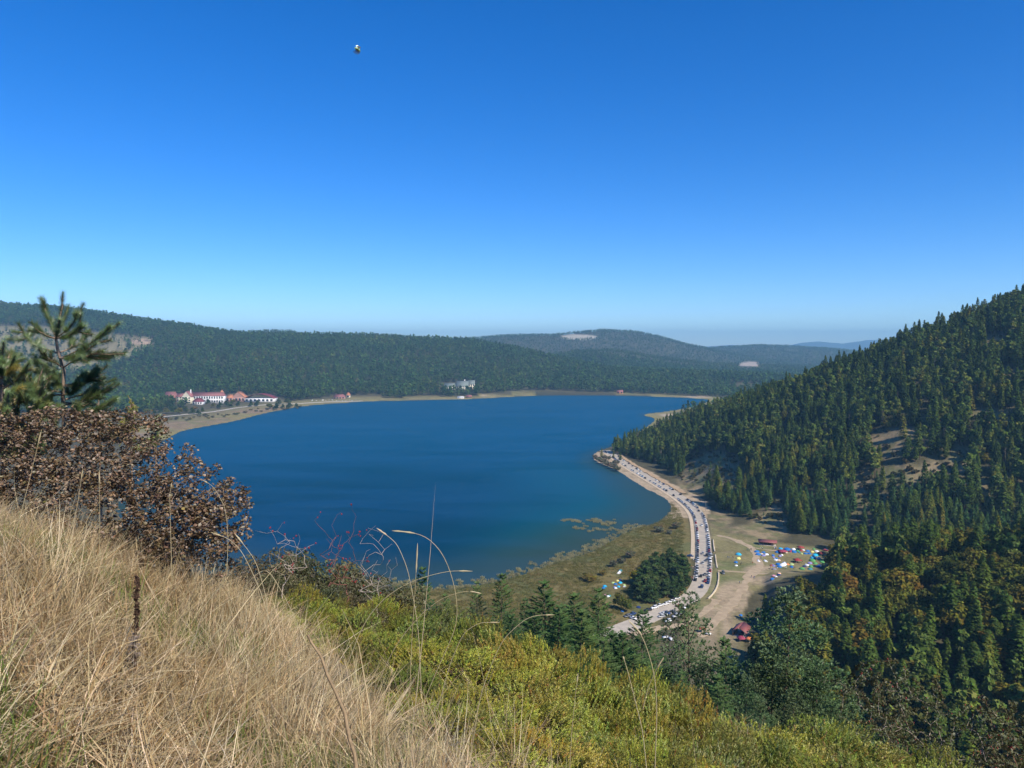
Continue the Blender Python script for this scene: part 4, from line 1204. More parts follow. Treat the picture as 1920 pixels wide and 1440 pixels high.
def car_parts(shape):
    L, W, H, hood, bonnet_z, roof0, roof1, tail = {'saloon': (4.5, 1.78, 1.46, 1.15, 0.86, 1.75, 3.05, 3.9), 'hatchback': (4.0, 1.74, 1.5, 0.95, 0.88, 1.55, 3.35, 3.95), 'estate car': (4.7, 1.85, 1.70, 1.15, 1.0, 1.7, 4.15, 4.65), 'van': (5.0, 1.95, 2.1, 0.6, 1.15, 1.3, 4.8, 4.98)}[shape]
    hw = W / 2
    def sec(x, w, zb, zt): return [(x, -w * 0.96, zb), (x, -w, zb + (zt - zb) * 0.45), (x, -w * 0.93, zt), (x, w * 0.93, zt), (x, w, zb + (zt - zb) * 0.45), (x, w * 0.96, zb)]
    body = MB()
    loft(body, [sec(0.0, hw * 0.78, 0.35, 0.62), sec(0.12, hw * 0.92, 0.24, 0.72), sec(hood, hw, 0.2, bonnet_z), sec(tail - 0.2, hw, 0.2, bonnet_z + 0.07), sec(L - 0.12, hw * 0.94, 0.24, bonnet_z + 0.02), sec(L, hw * 0.8, 0.38, bonnet_z - 0.12)])
    # roof panel with pillars
    rw = hw * 0.76
    body.box((roof0, -rw, H - 0.05), (roof1, rw, H))
    gl = MB()
    zb = bonnet_z - 0.02
    gb = [(hood - 0.02, -hw * 0.9, zb), (tail, -hw * 0.9, zb + 0.05), (tail, hw * 0.9, zb + 0.05), (hood - 0.02, hw * 0.9, zb)]
    gt = [(roof0 + 0.02, -rw * 0.98, H - 0.05), (roof1 - 0.02, -rw * 0.98, H - 0.05), (roof1 - 0.02, rw * 0.98, H - 0.05), (roof0 + 0.02, rw * 0.98, H - 0.05)]
    gl.add(gb + gt, np.array([(0, 1, 5, 4), (1, 2, 6, 5), (2, 3, 7, 6), (3, 0, 4, 7), (0, 3, 2, 1)]))
    for t in np.linspace(0.0, 1.0, 4)[1:3]:      # door pillars
        for s in (0, 1):
            a = np.array(gb[0 if s == 0 else 3]) * (1 - t) + np.array(gb[1 if s == 0 else 2]) * t; b = np.array(gt[0 if s == 0 else 3]) * (1 - t) + np.array(gt[1 if s == 0 else 2]) * t
            body.tube([a, b], [0.05, 0.05], 4)
    if shape == 'van':
        body.box((2.0, -hw * 0.93, zb), (4.85, hw * 0.93, H - 0.06))
    cx = L / 2
    for m in (body, gl):
        for v in m.v: v[:, 0] -= cx
    wheels = []
    for xw in (0.8 - cx, L - 0.85 - cx):
        for s in (-1, 1): wheels.append((xw, s * (hw - 0.1), 0.32))
    return body, gl, wheels
wmb = MB(); a_ = np.arange(12) * math.pi / 6
for y0, y1, rr in ((-0.1, 0.1, 0.32),):
    ring = lambda y, q: np.stack([np.cos(a_) * q, np.full(12, y), np.sin(a_) * q], -1)
    loft(wmb, [ring(-0.10, 0.24), ring(-0.09, 0.32), ring(0.09, 0.32), ring(0.10, 0.24)])
WHEEL = wmb.mesh('wheel', [M_TYRE])
CARS = {}
def car_mesh(shape, colr):
    if (shape, colr) not in CARS:
        b, g, w = car_parts(shape)
        CARS[(shape, colr)] = (b.mesh('car_body', [M_PAINT[colr]]), g.mesh('car_windows', [M_GLASS]), w)
    return CARS[(shape, colr)]
CAR_QUEUE = {}
def queue_car(row, x, y, ang, shape, colr): CAR_QUEUE.setdefault((row, colr, shape), []).append((x, y, ang))

def build_cars():
    for (row, colr, shape), L in CAR_QUEUE.items():
        L.sort(key=lambda c: c[1])
        for k, (x, y, ang) in enumerate(L):
            b, g, w = car_mesh(shape, colr)
            z = gz1(x, y) + (0.18 if 'field' not in row else 0.02)
            if len(L) == 1: lab = 'the only %s %s %s' % (colr, shape, row)
            else: lab = '%s %s %s, %s of these from the near end' % (colr, shape, row, ordinal(k + 1))
            t = thing('parked_car' if 'driving' not in row else 'car', lab, 'car', (x, y, z), ang, 'cars ' + row)
            obj('body', b, t); obj('windows', g, t)
            if y < 480:
                for p in w: obj('wheel', WHEEL, t, p)

def fill_cars():
    r = np.random.default_rng(41)
    T, N = tang(ROAD); seg = np.concatenate([[0], np.cumsum(np.linalg.norm(np.diff(ROAD, axis=0), axis=1))])
    def at(s): 
        x = np.interp(s, seg, ROAD[:, 0]); y = np.interp(s, seg, ROAD[:, 1]); tx = np.interp(s, seg, T[:, 0]); ty = np.interp(s, seg, T[:, 1]); q = math.hypot(tx, ty)
        return x, y, tx / q, ty / q
    uv = lambda s: project(*[float(q) for q in (at(s)[0], at(s)[1], 2.0)])
    cols = ['white'] * 46 + ['black'] * 14 + ['grey'] * 12 + ['silver'] * 10 + ['blue'] * 6 + ['red'] * 4 + ['brown'] * 4 + ['light blue'] * 2
    shp = ['saloon'] * 5 + ['hatchback'] * 5 + ['estate car'] * 3
    total = seg[-1]
    for off, row, prob in ((3.9, 'in the lake-side parked row', 0.97), (-4.0, 'in the hill-side parked row', 0.95)):
        s = 6.0
        while s < total - 150:
            x, y, tx, ty = at(s); u, v, _ = uv(s)
            p = prob
            if v < 935: p = (0.62 if off > 0 else 0.22)
            elif v < 960 and off < 0: p = 0.6
            if v > 1108: p = 0.0
            if r.random() < p:
                ang = math.atan2(ty, tx) + (0 if off < 0 else math.pi) + (r.random() - 0.5) * 0.08
                queue_car(row, x + ty * off + (r.random() - 0.5) * 0.4, y - tx * off, ang, shp[r.integers(0, len(shp))], cols[r.integers(0, len(cols))])
            s += 5.4 + 0.9 * r.random()
    # moving cars between the rows
    for u, v, c, sh in [(1318, 1040, 'silver', 'hatchback'), (1325, 1044, 'black', 'estate car'), (1318, 1059, 'silver', 'saloon'), (1314, 1084, 'black', 'hatchback'), (1322, 1081, 'grey', 'saloon'), (1322, 1093, 'red', 'saloon'), (1316, 1104, 'blue', 'estate car'),
                        (1325, 1054, 'grey', 'saloon'), (1310, 957, 'black', 'hatchback'), (1316, 985, 'white', 'saloon')]:
        x, y = on_z(u, v, 1.8)[:2]; k = np.argmin(np.hypot(ROAD[:, 0] - x, ROAD[:, 1] - y))
        queue_car('driving between the parked rows', x, y, math.atan2(T[k, 1], T[k, 0]), sh, c)
    # near car park and odd ones out
    a0 = math.radians(200)
    for u, v, c, sh, ang in [(1269, 1125, 'white', 'hatchback', 25), (1259, 1131, 'white', 'saloon', 20), (1248, 1136, 'white', 'hatchback', 25), (1236, 1139, 'white', 'saloon', 30), (1227, 1143, 'white', 'estate car', 30), (1273, 1141, 'red', 'saloon', 130),
                             (1280, 1142, 'white', 'saloon', 130), (1263, 1151, 'grey', 'saloon', 140), (1250, 1153, 'blue', 'saloon', 140), (1244, 1155, 'white', 'saloon', 140), (1240, 1160, 'silver', 'hatchback', 20), (1267, 1159, 'silver', 'estate car', 30), (1278, 1154, 'black', 'estate car', 20),
                             (1186, 1157, 'blue', 'saloon', 35), (1187, 1166, 'white', 'saloon', 120), (1253, 1168, 'white', 'hatchback', 20), (1176, 1162, 'grey', 'hatchback', 35), (1215, 1148, 'black', 'saloon', 25)]:
        x, y = on_z(u, v, 2.0)[:2]; queue_car('in the near car park', x, y, math.radians(ang), sh, c)
    for u, v, c, sh, ang, row in [(1356, 1077, 'grey', 'estate car', 80, 'standing alone on the field beside the straight path'), (1294.5, 1044, 'blue', 'saloon', 150, 'beside the dark pine clump by the footpath'),
                                  (1331, 1054, 'white', 'van', 85, 'beside the parked rows near the path crossing'), (1333, 1045, 'silver', 'van', 85, 'beside the parked rows towards the camp field')]:
        x, y = on_z(u, v, 2.0)[:2]; queue_car(row, x, y, math.radians(ang), sh, c)
    # far shore
    for k in range(15):
        u = 585 + 6.2 * k + r.random() * 3; v = 751.2 - 0.12 * k + (r.random() - 0.5) * 1.6
        x, y = on_z(u, v, 3.2)[:2]; queue_car('on the far shore field', x, y, r.random() * 3.1, 'van' if k % 3 == 0 else 'saloon', 'white' if r.random() < 0.8 else 'silver')
    build_cars()
fill_cars()

# ------------------------------------------------------------------ tents
TENTC = {'blue': (0.02, 0.16, 0.46), 'cyan': (0.03, 0.42, 0.66), 'navy blue': (0.012, 0.035, 0.15), 'white': (0.75, 0.75, 0.76), 'green': (0.10, 0.32, 0.10), 'pale green': (0.42, 0.55, 0.22), 'yellow': (0.72, 0.66, 0.22), 'orange': (0.75, 0.27, 0.10), 'peach': (0.75, 0.46, 0.32),
         'violet': (0.27, 0.25, 0.50), 'grey': (0.25, 0.24, 0.28), 'red': (0.30, 0.05, 0.045), 'magenta': (0.30, 0.05, 0.09), 'tan': (0.55, 0.46, 0.36), 'teal': (0.04, 0.24, 0.30), 'pink': (0.70, 0.30, 0.36)}
M_TENT = {k: surf('tent_' + k.replace(' ', '_'), c, 0.6, 0.08, 1.2, 0.2) for k, c in TENTC.items()}
M_TENTIN = surf('tent_opening', (0.05, 0.05, 0.06), 0.9, 0.2, 4, 0.1)
M_STEEL = surf('tent_pole', (0.55, 0.55, 0.55), 0.5, 0.1, 4, 0.4)

def dome_meshes(colr):
    r = 1.0; n = 12; rows = 6; mb = MB()
    vs = []
    for k in range(rows + 1):
        e = k / rows * math.pi / 2
        for a in range(n):
            az = a * 2 * math.pi / n
            lobe = 1 + 0.05 * math.cos(az * 4) * math.cos(e)
            sq = 1.0 / max(abs(math.cos(az)), abs(math.sin(az))) ** 0.35
            vs.append((math.cos(az) * math.cos(e) ** 0.85 * lobe * sq, math.sin(az) * math.cos(e) ** 0.85 * lobe * sq * 0.85, math.sin(e) * 0.72))
    f = [(k * n + a, k * n + (a + 1) % n, (k + 1) * n + (a + 1) % n, (k + 1) * n + a) for k in range(rows) for a in range(n)]
    mb.add(vs, np.array(f))
    door = MB().add([(1.03, -0.34, 0.0), (1.03, 0.34, 0.0), (0.92, 0.26, 0.36), (0.80, 0.0, 0.52), (0.92, -0.26, 0.36)], np.array([(0, 1, 2), (0, 2, 3), (0, 3, 4)]))
    return mb.mesh('tent_dome', [M_TENT[colr]], True), door.mesh('tent_door', [M_TENTIN])
def ridge_meshes(colr):
    mb = MB().add([(-1.5, -0.8, 0), (1.5, -0.8, 0), (1.5, 0.8, 0), (-1.5, 0.8, 0), (-1.25, 0, 1.05), (1.25, 0, 1.05), (0, 0, 0.97)],
                  [np.array([(0, 1, 5), (0, 5, 6), (0, 6, 4), (2, 3, 4), (2, 4, 6), (2, 6, 5), (1, 2, 5), (3, 0, 4)])])
    door = MB().add([(1.53, -0.35, 0.02), (1.53, 0.35, 0.02), (1.33, 0, 0.8)], np.array([(0, 1, 2)]))
    return mb.mesh('tent_ridge', [M_TENT[colr]]), door.mesh('tent_door', [M_TENTIN])
TM = {}
def tent_mesh(shape, colr):
    if (shape, colr) not in TM: TM[(shape, colr)] = dome_meshes(colr) if shape == 'dome' else ridge_meshes(colr)
    return TM[(shape, colr)]
TENTS = []
def T4(x, y, c, w=34, sh='dome'): TENTS.append((1440 + x / 13.71, 1000 + y / 13.71, c, w / 13.71 * 2, sh, 'on the camp field'))
def T3(x, y, c, w=34, sh='dome'): TENTS.append((1340 + x / 13.71, 1000 + y / 13.71, c, w / 13.71 * 2, sh, 'on the camp field'))
def T6(x, y, c, w=42, sh='dome'): TENTS.append((1120 + x / 16, 1030 + y / 16, c, w / 16 * 2, sh, 'in the marsh camp'))
for q in [(130, 580, 'blue', 38), (140, 625, 'violet', 30), (215, 668, 'blue', 38), (205, 700, 'white', 24, 'ridge'), (280, 705, 'peach', 36), (150, 850, 'violet', 45, 'ridge'), (160, 955, 'grey', 46), (85, 835, 'red', 30),
          (390, 830, 'white', 85, 'ridge'), (270, 815, 'blue', 55), (290, 875, 'blue', 48), (420, 775, 'blue', 40), (505, 810, 'orange', 38), (610, 815, 'pale green', 45), (610, 880, 'blue', 46),
          (325, 405, 'cyan', 44), (240, 500, 'blue', 55), (470, 505, 'tan', 30), (355, 570, 'white', 32), (305, 600, 'violet', 38), (500, 425, 'blue', 72), (585, 480, 'magenta', 48), (665, 490, 'blue', 60), (655, 420, 'white', 46), (760, 470, 'green', 48), (765, 425, 'navy blue', 40),
          (850, 455, 'red', 40), (905, 440, 'white', 22), (1020, 470, 'blue', 46), (965, 535, 'blue', 42), (1062, 535, 'blue', 42), (862, 535, 'pale green', 34), (800, 500, 'teal', 34), (1140, 490, 'yellow', 40), (1252, 478, 'white', 46), (1180, 418, 'green', 36), (1215, 580, 'cyan', 62), (1160, 645, 'cyan', 60),
          (1500, 440, 'white', 42, 'ridge'), (1585, 515, 'white', 28), (1645, 580, 'white', 46), (1485, 650, 'white', 30), (1310, 655, 'blue', 40), (1275, 660, 'white', 24), (1755, 500, 'blue', 40), (1140, 715, 'green', 66), (1078, 785, 'violet', 48), (1215, 790, 'green', 48), (1390, 755, 'green', 50),
          (1325, 850, 'white', 46), (1285, 865, 'blue', 40), (1105, 870, 'green', 50), (935, 865, 'navy blue', 42), (875, 930, 'green', 60), (1085, 935, 'teal', 48), (1010, 835, 'white', 34, 'ridge')]: T4(*q)
for q in [(612, 560, 'cyan', 58), (612, 660, 'yellow', 52), (545, 760, 'blue', 46), (555, 840, 'white', 34), (1085, 490, 'blue', 55), (1120, 560, 'blue', 55), (1255, 510, 'blue', 44), (1332, 560, 'white', 45), (1200, 540, 'tan', 34), (1255, 585, 'violet', 42), (1312, 725, 'white', 45, 'ridge'), (1132, 722, 'white', 34, 'ridge'),
          (1520, 1230, 'pink', 40), (1655, 1170, 'peach', 42), (1645, 1240, 'navy blue', 46), (1480, 1330, 'blue', 52), (1575, 1290, 'white', 34)]: T3(*q)
for q in [(650, 670, 'white', 72, 'ridge'), (690, 610, 'teal', 56), (225, 1085, 'cyan', 56), (180, 1140, 'blue', 46), (545, 1020, 'blue', 46), (685, 985, 'cyan', 56), (470, 975, 'pale green', 42), (605, 915, 'yellow', 34), (690, 895, 'navy blue', 40), (635, 1105, 'cyan', 48), (550, 1150, 'white', 40),
          (520, 1120, 'violet', 40), (810, 1060, 'pale green', 36), (812, 1110, 'white', 28), (245, 1370, 'pink', 44), (365, 1390, 'teal', 44), (315, 1405, 'white', 38)]: T6(*q)
TENTS += [(1197, 1140, 'navy blue', 7, 'dome', 'in the shade beside the near car park'), (1167, 1149, 'blue', 6, 'dome', 'in the shade beside the near car park'), (1389, 1155, 'blue', 6, 'dome', 'in the tree shade above the red-roofed gazebo')]
def build_tents():
    r = np.random.default_rng(43); by = {}
    for t in TENTS: by.setdefault((t[2], t[4], t[5]), []).append(t)
    for (c, sh, where), L in by.items():
        L.sort(key=lambda t: t[0])
        for k, (u, v, _, wpx, _, _) in enumerate(L):
            x, y = on_z(u, v, 2.4)[:2]; z = gz1(x, y); s = wpx * 0.5 * y / F * (1.0 if sh == 'dome' else 0.72)
            s = float(np.clip(s * 1.3, 1.1, 4.2))
            lab = ('the only %s %s tent %s' % (c, sh, where)) if len(L) == 1 else '%s %s tent %s, %s of these from the left' % (c, sh, where, ordinal(k + 1))
            t = thing('tent', lab, 'tent', (x, y, z - 0.02), r.random() * 6.28 if sh == 'dome' else r.random() * 3 - 1.5, 'tents ' + where)
            hs = min(1.0, 1.9 / s)
            t.scale = (s, s, s * (0.9 if s < 2 else max(0.6, hs)))
            a, b = tent_mesh(sh, c); obj('canopy', a, t); obj('doorway', b, t)
build_tents()

def gazebo(u, v, w, colr, label, h=2.6, rz=0.2):
    x, y = on_z(u, v, 2.4)[:2]; z = gz1(x, y); t = thing('canopy_tent', label, 'canopy', (x, y, z), rz); s = w / 2
    mb = MB().add([(-s, -s, h - 0.7), (s, -s, h - 0.7), (s, s, h - 0.7), (-s, s, h - 0.7), (0, 0, h + 0.4), (-s, -s, h - 1.0), (s, -s, h - 1.0), (s, s, h - 1.0), (-s, s, h - 1.0)],
                  [np.array([(0, 1, 4), (1, 2, 4), (2, 3, 4), (3, 0, 4)]), np.array([(5, 6, 1, 0), (6, 7, 2, 1), (7, 8, 3, 2), (8, 5, 0, 3)])])
    mb.build('roof', M_TENT[colr], t)
    for a in (-1, 1):
        for b in (-1, 1): MB().tube([(a * s * 0.96, b * s * 0.96, -0.1), (a * s * 0.96, b * s * 0.96, h - 0.75)], [0.04, 0.04], 5).build('leg', M_STEEL, t)
gazebo(1495, 1055, 4.6, 'red', 'large dark red canopy standing alone in the middle of the camp field')
gazebo(1541, 1042, 4.2, 'red', 'dark red canopy beside the white tents at the far end of the field')
gazebo(1547, 1037, 3.6, 'red', 'smaller red canopy behind the one by the white tents')
gazebo(1501, 1031, 4.2, 'red', 'red canopy under the forest edge in the top row of tents')
gazebo(1467, 1037.5, 5.4, 'magenta', 'large maroon canopy among the blue tents near the long pavilion', 2.4)
gazebo(1390, 1203, 3.6, 'magenta', 'crimson awning just below the red-roofed gazebo', 2.5)

# ------------------------------------------------------------------ pavilions
M_REDROOF = surf('red_roof_sheet', (0.25, 0.085, 0.08), 0.6, 0.08, 0.6, 0.3)
M_WOOD = surf('brown_timber', (0.16, 0.10, 0.06), 0.85, 0.25, 3, 0.1)
M_CONC = surf('concrete', (0.40, 0.36, 0.31), 0.9, 0.12, 1, 0.1)
def pavilion(u, v, rz, L, W, eave, ridge, nposts, label, name='pavilion', gable_front=False):
    x, y = on_z(u, v, 2.4)[:2]; z = gz1(x, y); t = thing(name, label, 'pavilion', (x, y, z), rz)
    a, b = L / 2, W / 2
    roof = MB()
    oh = 0.5; th = 0.14
    for s in (-1, 1):
        v_ = [(-a - oh, s * (b + oh), eave), (a + oh, s * (b + oh), eave), (a + oh, 0, ridge), (-a - oh, 0, ridge)]
        v2 = [(p[0], p[1], p[2] - th) for p in v_]
        roof.add(v_ + v2, np.array([(0, 1, 2, 3), (7, 6, 5, 4), (0, 4, 5, 1), (1, 5, 6, 2), (2, 6, 7, 3), (3, 7, 4, 0)]))
    roof.build('roof', M_REDROOF, t)
    MB().box((-a, -b, -0.3), (a, b, 0.18)).build('floor_slab', M_CONC, t)
    for i in range(nposts):
        px = -a + 0.15 + (L - 0.3) * i / (nposts - 1)
        for s in (-1, 1): MB().box((px - 0.1, s * (b - 0.12) - 0.1, 0.18), (px + 0.1, s * (b - 0.12) + 0.1, eave + 0.02)).build('post', M_WOOD, t)
    MB().box((-a, b - 0.2, 0.18), (a, b - 0.05, eave * 0.42)).build('back_wall', M_WOOD, t)
    for k in range(max(1, int(L / 4))):
        cx = -a + 2 + k * 4
        tb = MB(); tb.box((cx - 0.9, -0.4, 0.85), (cx + 0.9, 0.4, 0.92)); tb.box((cx - 0.7, -0.3, 0.18), (cx - 0.6, 0.3, 0.85)); tb.box((cx + 0.6, -0.3, 0.18), (cx + 0.7, 0.3, 0.85))
        for s in (-0.75, 0.75): tb.box((cx - 0.9, s - 0.15, 0.55), (cx + 0.9, s + 0.15, 0.6))
        tb.build('table', M_WOOD, t)
pavilion(1439, 1022, -0.30, 12, 5, 2.5, 4.0, 5, 'long open pavilion with dull red roof at the forest edge')
pavilion(1390, 1190, math.radians(58), 9, 6.6, 2.8, 5.0, 3, 'red-roofed open gazebo between the bare field and the dark wood', name='roofed_gazebo')

M_PARASOL = surf('red_parasol_cloth', (0.40, 0.06, 0.05), 0.7, 0.1, 2, 0.2); M_PARASOL2 = surf('orange_parasol_cloth', (0.72, 0.22, 0.08), 0.7, 0.1, 2, 0.2)
def parasol(u, v, m, label, r=1.9):
    x, y = on_z(u, v, 2.4)[:2]; z = gz1(x, y); t = thing('parasol', label, 'parasol', (x, y, z), 0.4)
    a = np.arange(8) * math.pi / 4
    ring = np.stack([np.cos(a) * r, np.sin(a) * r, np.full(8, 2.1)], -1); r2 = np.stack([np.cos(a) * r, np.sin(a) * r, np.full(8, 1.92)], -1)
    k = np.arange(8); k2 = (k + 1) % 8
    MB().add(np.concatenate([ring, r2, [[0, 0, 2.8]]]), [np.stack([k, k2, np.full(8, 16)], -1), np.stack([8 + k, 8 + k2, k2, k], -1)]).build('canopy', m, t)
    MB().tube([(0, 0, -0.1), (0, 0, 2.75)], [0.035, 0.03], 6).build('pole', M_STEEL, t)
    MB().tube([(0, 0, 0), (0, 0, 0.12)], [0.3, 0.22], 8).build('base', M_CONC, t)
parasol(1316, 1186, M_PARASOL, 'dull red parasol on the dirt below the car park')
parasol(1405, 1205, M_PARASOL2, 'orange parasol below the red-roofed gazebo')

# white market carts and crowd of small white things below the car park
M_WHITE = surf('white_sheet', (0.78, 0.77, 0.76), 0.6, 0.06, 2, 0.2)
def cart(u, v, rz, label):
    x, y = on_z(u, v, 2.4)[:2]; z = gz1(x, y); t = thing('cart', label, 'cart', (x, y, z), rz)
    MB().box((-1.6, -0.7, 0.45), (1.6, 0.7, 0.95)).build('box', M_WHITE, t)
    MB().tube([(1.6, 0, 0.5), (2.7, 0, 0.6)], [0.04, 0.04], 5).build('shaft', M_STEEL, t)
    for sx in (-0.9, 0.9):
        for sy in (-0.78, 0.78): obj('wheel', WHEEL, t, (sx, sy, 0.32))
cart(1327, 1191, math.radians(-25), 'small white cart beside the red parasol')
cart(1248, 1198, math.radians(20), 'small white cart behind the pines under the car park, left one')
cart(1258, 1201, math.radians(100), 'small white cart behind the pines under the car park, right one')

# ------------------------------------------------------------------ people
def person_mesh(seed, arms):
    bm = bmesh.new()
    J = {'pelvis': (0, 0, 0.94), 'chest': (0, 0, 1.28), 'neck': (0, 0, 1.48), 'head': (0, 0.02, 1.60), 'crown': (0, 0.01, 1.72)}
    E = [('pelvis', 'chest'), ('chest', 'neck'), ('neck', 'head'), ('head', 'crown')]
    R = {'pelvis': 0.15, 'chest': 0.17, 'neck': 0.055, 'head': 0.10, 'crown': 0.07}
    for s, n in ((-1, 'l'), (1, 'r')):
        st = 0.10 * s * (1 if seed % 2 else -1)
        J.update({'sh' + n: (0.18 * s, 0, 1.40), 'el' + n: (0.25 * s, -0.03 + arms * 0.12, 1.12), 'wr' + n: (0.24 * s, 0.05 + arms * 0.3, 0.90), 'hi' + n: (0.10 * s, 0, 0.88), 'kn' + n: (0.11 * s, st * 0.9 + 0.02, 0.48), 'an' + n: (0.11 * s, st * 1.6, 0.08), 'to' + n: (0.12 * s, st * 1.6 + 0.15, 0.04)})
        R.update({'sh' + n: 0.075, 'el' + n: 0.048, 'wr' + n: 0.036, 'hi' + n: 0.11, 'kn' + n: 0.07, 'an' + n: 0.048, 'to' + n: 0.035})
        E += [('chest', 'sh' + n), ('sh' + n, 'el' + n), ('el' + n, 'wr' + n), ('pelvis', 'hi' + n), ('hi' + n, 'kn' + n), ('kn' + n, 'an' + n), ('an' + n, 'to' + n)]
    keys = list(J); V = [bm.verts.new(J[k]) for k in keys]
    for a, b in E: bm.edges.new((V[keys.index(a)], V[keys.index(b)]))
    me = bpy.data.meshes.new('person_skeleton'); bm.to_mesh(me); bm.free()
    o = bpy.data.objects.new('person_skeleton', me); COL.objects.link(o)
    o.modifiers.new('skin', 'SKIN'); o.modifiers.new('sub', 'SUBSURF').levels = 1
    sv = me.skin_vertices[0].data
    for i, k in enumerate(keys): sv[i].radius = (R[k], R[k] * 0.8)
    sv[0].use_root = True
    dg = bpy.context.evaluated_depsgraph_get()
    out = bpy.data.meshes.new_from_object(o.evaluated_get(dg))
    bpy.data.objects.remove(o)
    return out
M_SKIN = surf('skin', (0.45, 0.28, 0.20), 0.6, 0.05, 5, 0.2); M_HAIR = surf('dark_hair', (0.03, 0.02, 0.015), 0.8, 0.2, 20, 0.2)
CLOTH = {'white': (0.72, 0.72, 0.70), 'black': (0.02, 0.02, 0.025), 'red': (0.42, 0.04, 0.04), 'blue': (0.05, 0.12, 0.32), 'brown': (0.14, 0.08, 0.05), 'grey': (0.22, 0.22, 0.23)}
M_CLOTH = {k: surf('cloth_' + k, c, 0.85, 0.1, 8, 0.1) for k, c in CLOTH.items()}
PBASE = [person_mesh(i, a) for i, a in ((0, 0.1), (1, 0.8), (2, 0.3))]
PEOPLE_M = {}
def person_col(i, top, leg):
    key = (i, top, leg)
    if key not in PEOPLE_M:
        me = PBASE[i].copy(); me.materials.clear()
        for m in (M_CLOTH[top], M_CLOTH[leg], M_SKIN, M_HAIR): me.materials.append(m)
        for p in me.polygons:
            c = p.center
            p.material_index = 3 if (c.z > 1.62 or (c.z > 1.55 and c.y < -0.02)) else 2 if c.z > 1.46 or (c.z < 1.0 and abs(c.x) > 0.2) else 0 if c.z > 0.92 else 1
            p.use_smooth = True
        PEOPLE_M[key] = me
    return PEOPLE_M[key]
def people():
    r = np.random.default_rng(47)
    c2 = lambda x, y: (1280 + x / 16, 1000 + y / 16); c3 = lambda x, y: (1340 + x / 13.71, 1000 + y / 13.71); c4 = lambda x, y: (1440 + x / 13.71, 1000 + y / 13.71)
    G = {'on the footpath': [c2(325, 845), c2(350, 835), c2(262, 1045), c2(232, 1030), c2(310, 1070), c2(335, 1075), c2(300, 1125), c2(258, 1375), c2(330, 1385), c2(305, 1400), (1296, 1093), (1292, 1097)],
         'by the lone tents': [c2(1350, 755), c2(1390, 755), c2(1490, 765), c2(1525, 770)],
         'near the dirt track': [c3(835, 460), c3(920, 450), c3(945, 450), c3(1180, 415), c3(1230, 415), c3(690, 790), c3(665, 830), c3(968, 790)],
         'on the bare field': [c3(945, 1150), c3(985, 1160), c3(1015, 1165), c3(640, 1305)],
         'at the long pavilion': [c4(165, 410), c4(185, 405), c4(205, 420), c4(175, 430), c4(195, 435), c4(215, 400)],
         'among the tents': [c4(240, 960), c4(60, 920), c4(30, 975), c4(390, 915), c4(440, 925), c4(470, 930), c4(800, 800), c4(880, 770), c4(690, 920), c4(650, 930), c4(1250, 710), c4(1430, 580), c4(1580, 600), c4(1240, 650), c3(1170, 690), c3(1215, 660), c3(1400, 590), c3(1440, 600)],
         'beside the parked cars': [c2(610, 1050), c2(900, 1080), c2(940, 1110), c2(860, 1090), (1337, 1063)]}
    for where, L in G.items():
        cnt = {}; items = []
        for (u, v) in L:
            top = ['white', 'black', 'red', 'blue', 'brown', 'grey'][r.integers(0, 6)]; leg = ['black', 'blue', 'grey', 'brown'][r.integers(0, 4)]
            items.append((u, v, top, leg))
        items.sort()
        tot = {}
        for it in items: tot[(it[2], it[3])] = tot.get((it[2], it[3]), 0) + 1
        for (u, v, top, leg) in items:
            k = (top, leg); cnt[k] = cnt.get(k, 0) + 1
            x, y = on_z(u, v, 2.4)[:2]
            lab = 'person in %s top and %s trousers %s' % (top, leg, where) + ('' if tot[k] == 1 else ', %s from the left' % ordinal(cnt[k]))
            T_, _ = tang(ROAD)
            kk = np.argmin(np.hypot(ROAD[:, 0] - x, ROAD[:, 1] - y)); dr = np.hypot(ROAD[kk, 0] - x, ROAD[kk, 1] - y)
            o = obj('person', person_col(int(r.integers(0, 3)), top, leg), None, (x, y, gz1(x, y) + (0.16 if dr < 5.6 else 0.28 if dr < 8.8 and x < ROAD[kk, 0] else 0.06)), (0, 0, r.random() * 6.28))
            tag(o, lab, 'person', 'people ' + where)
people()

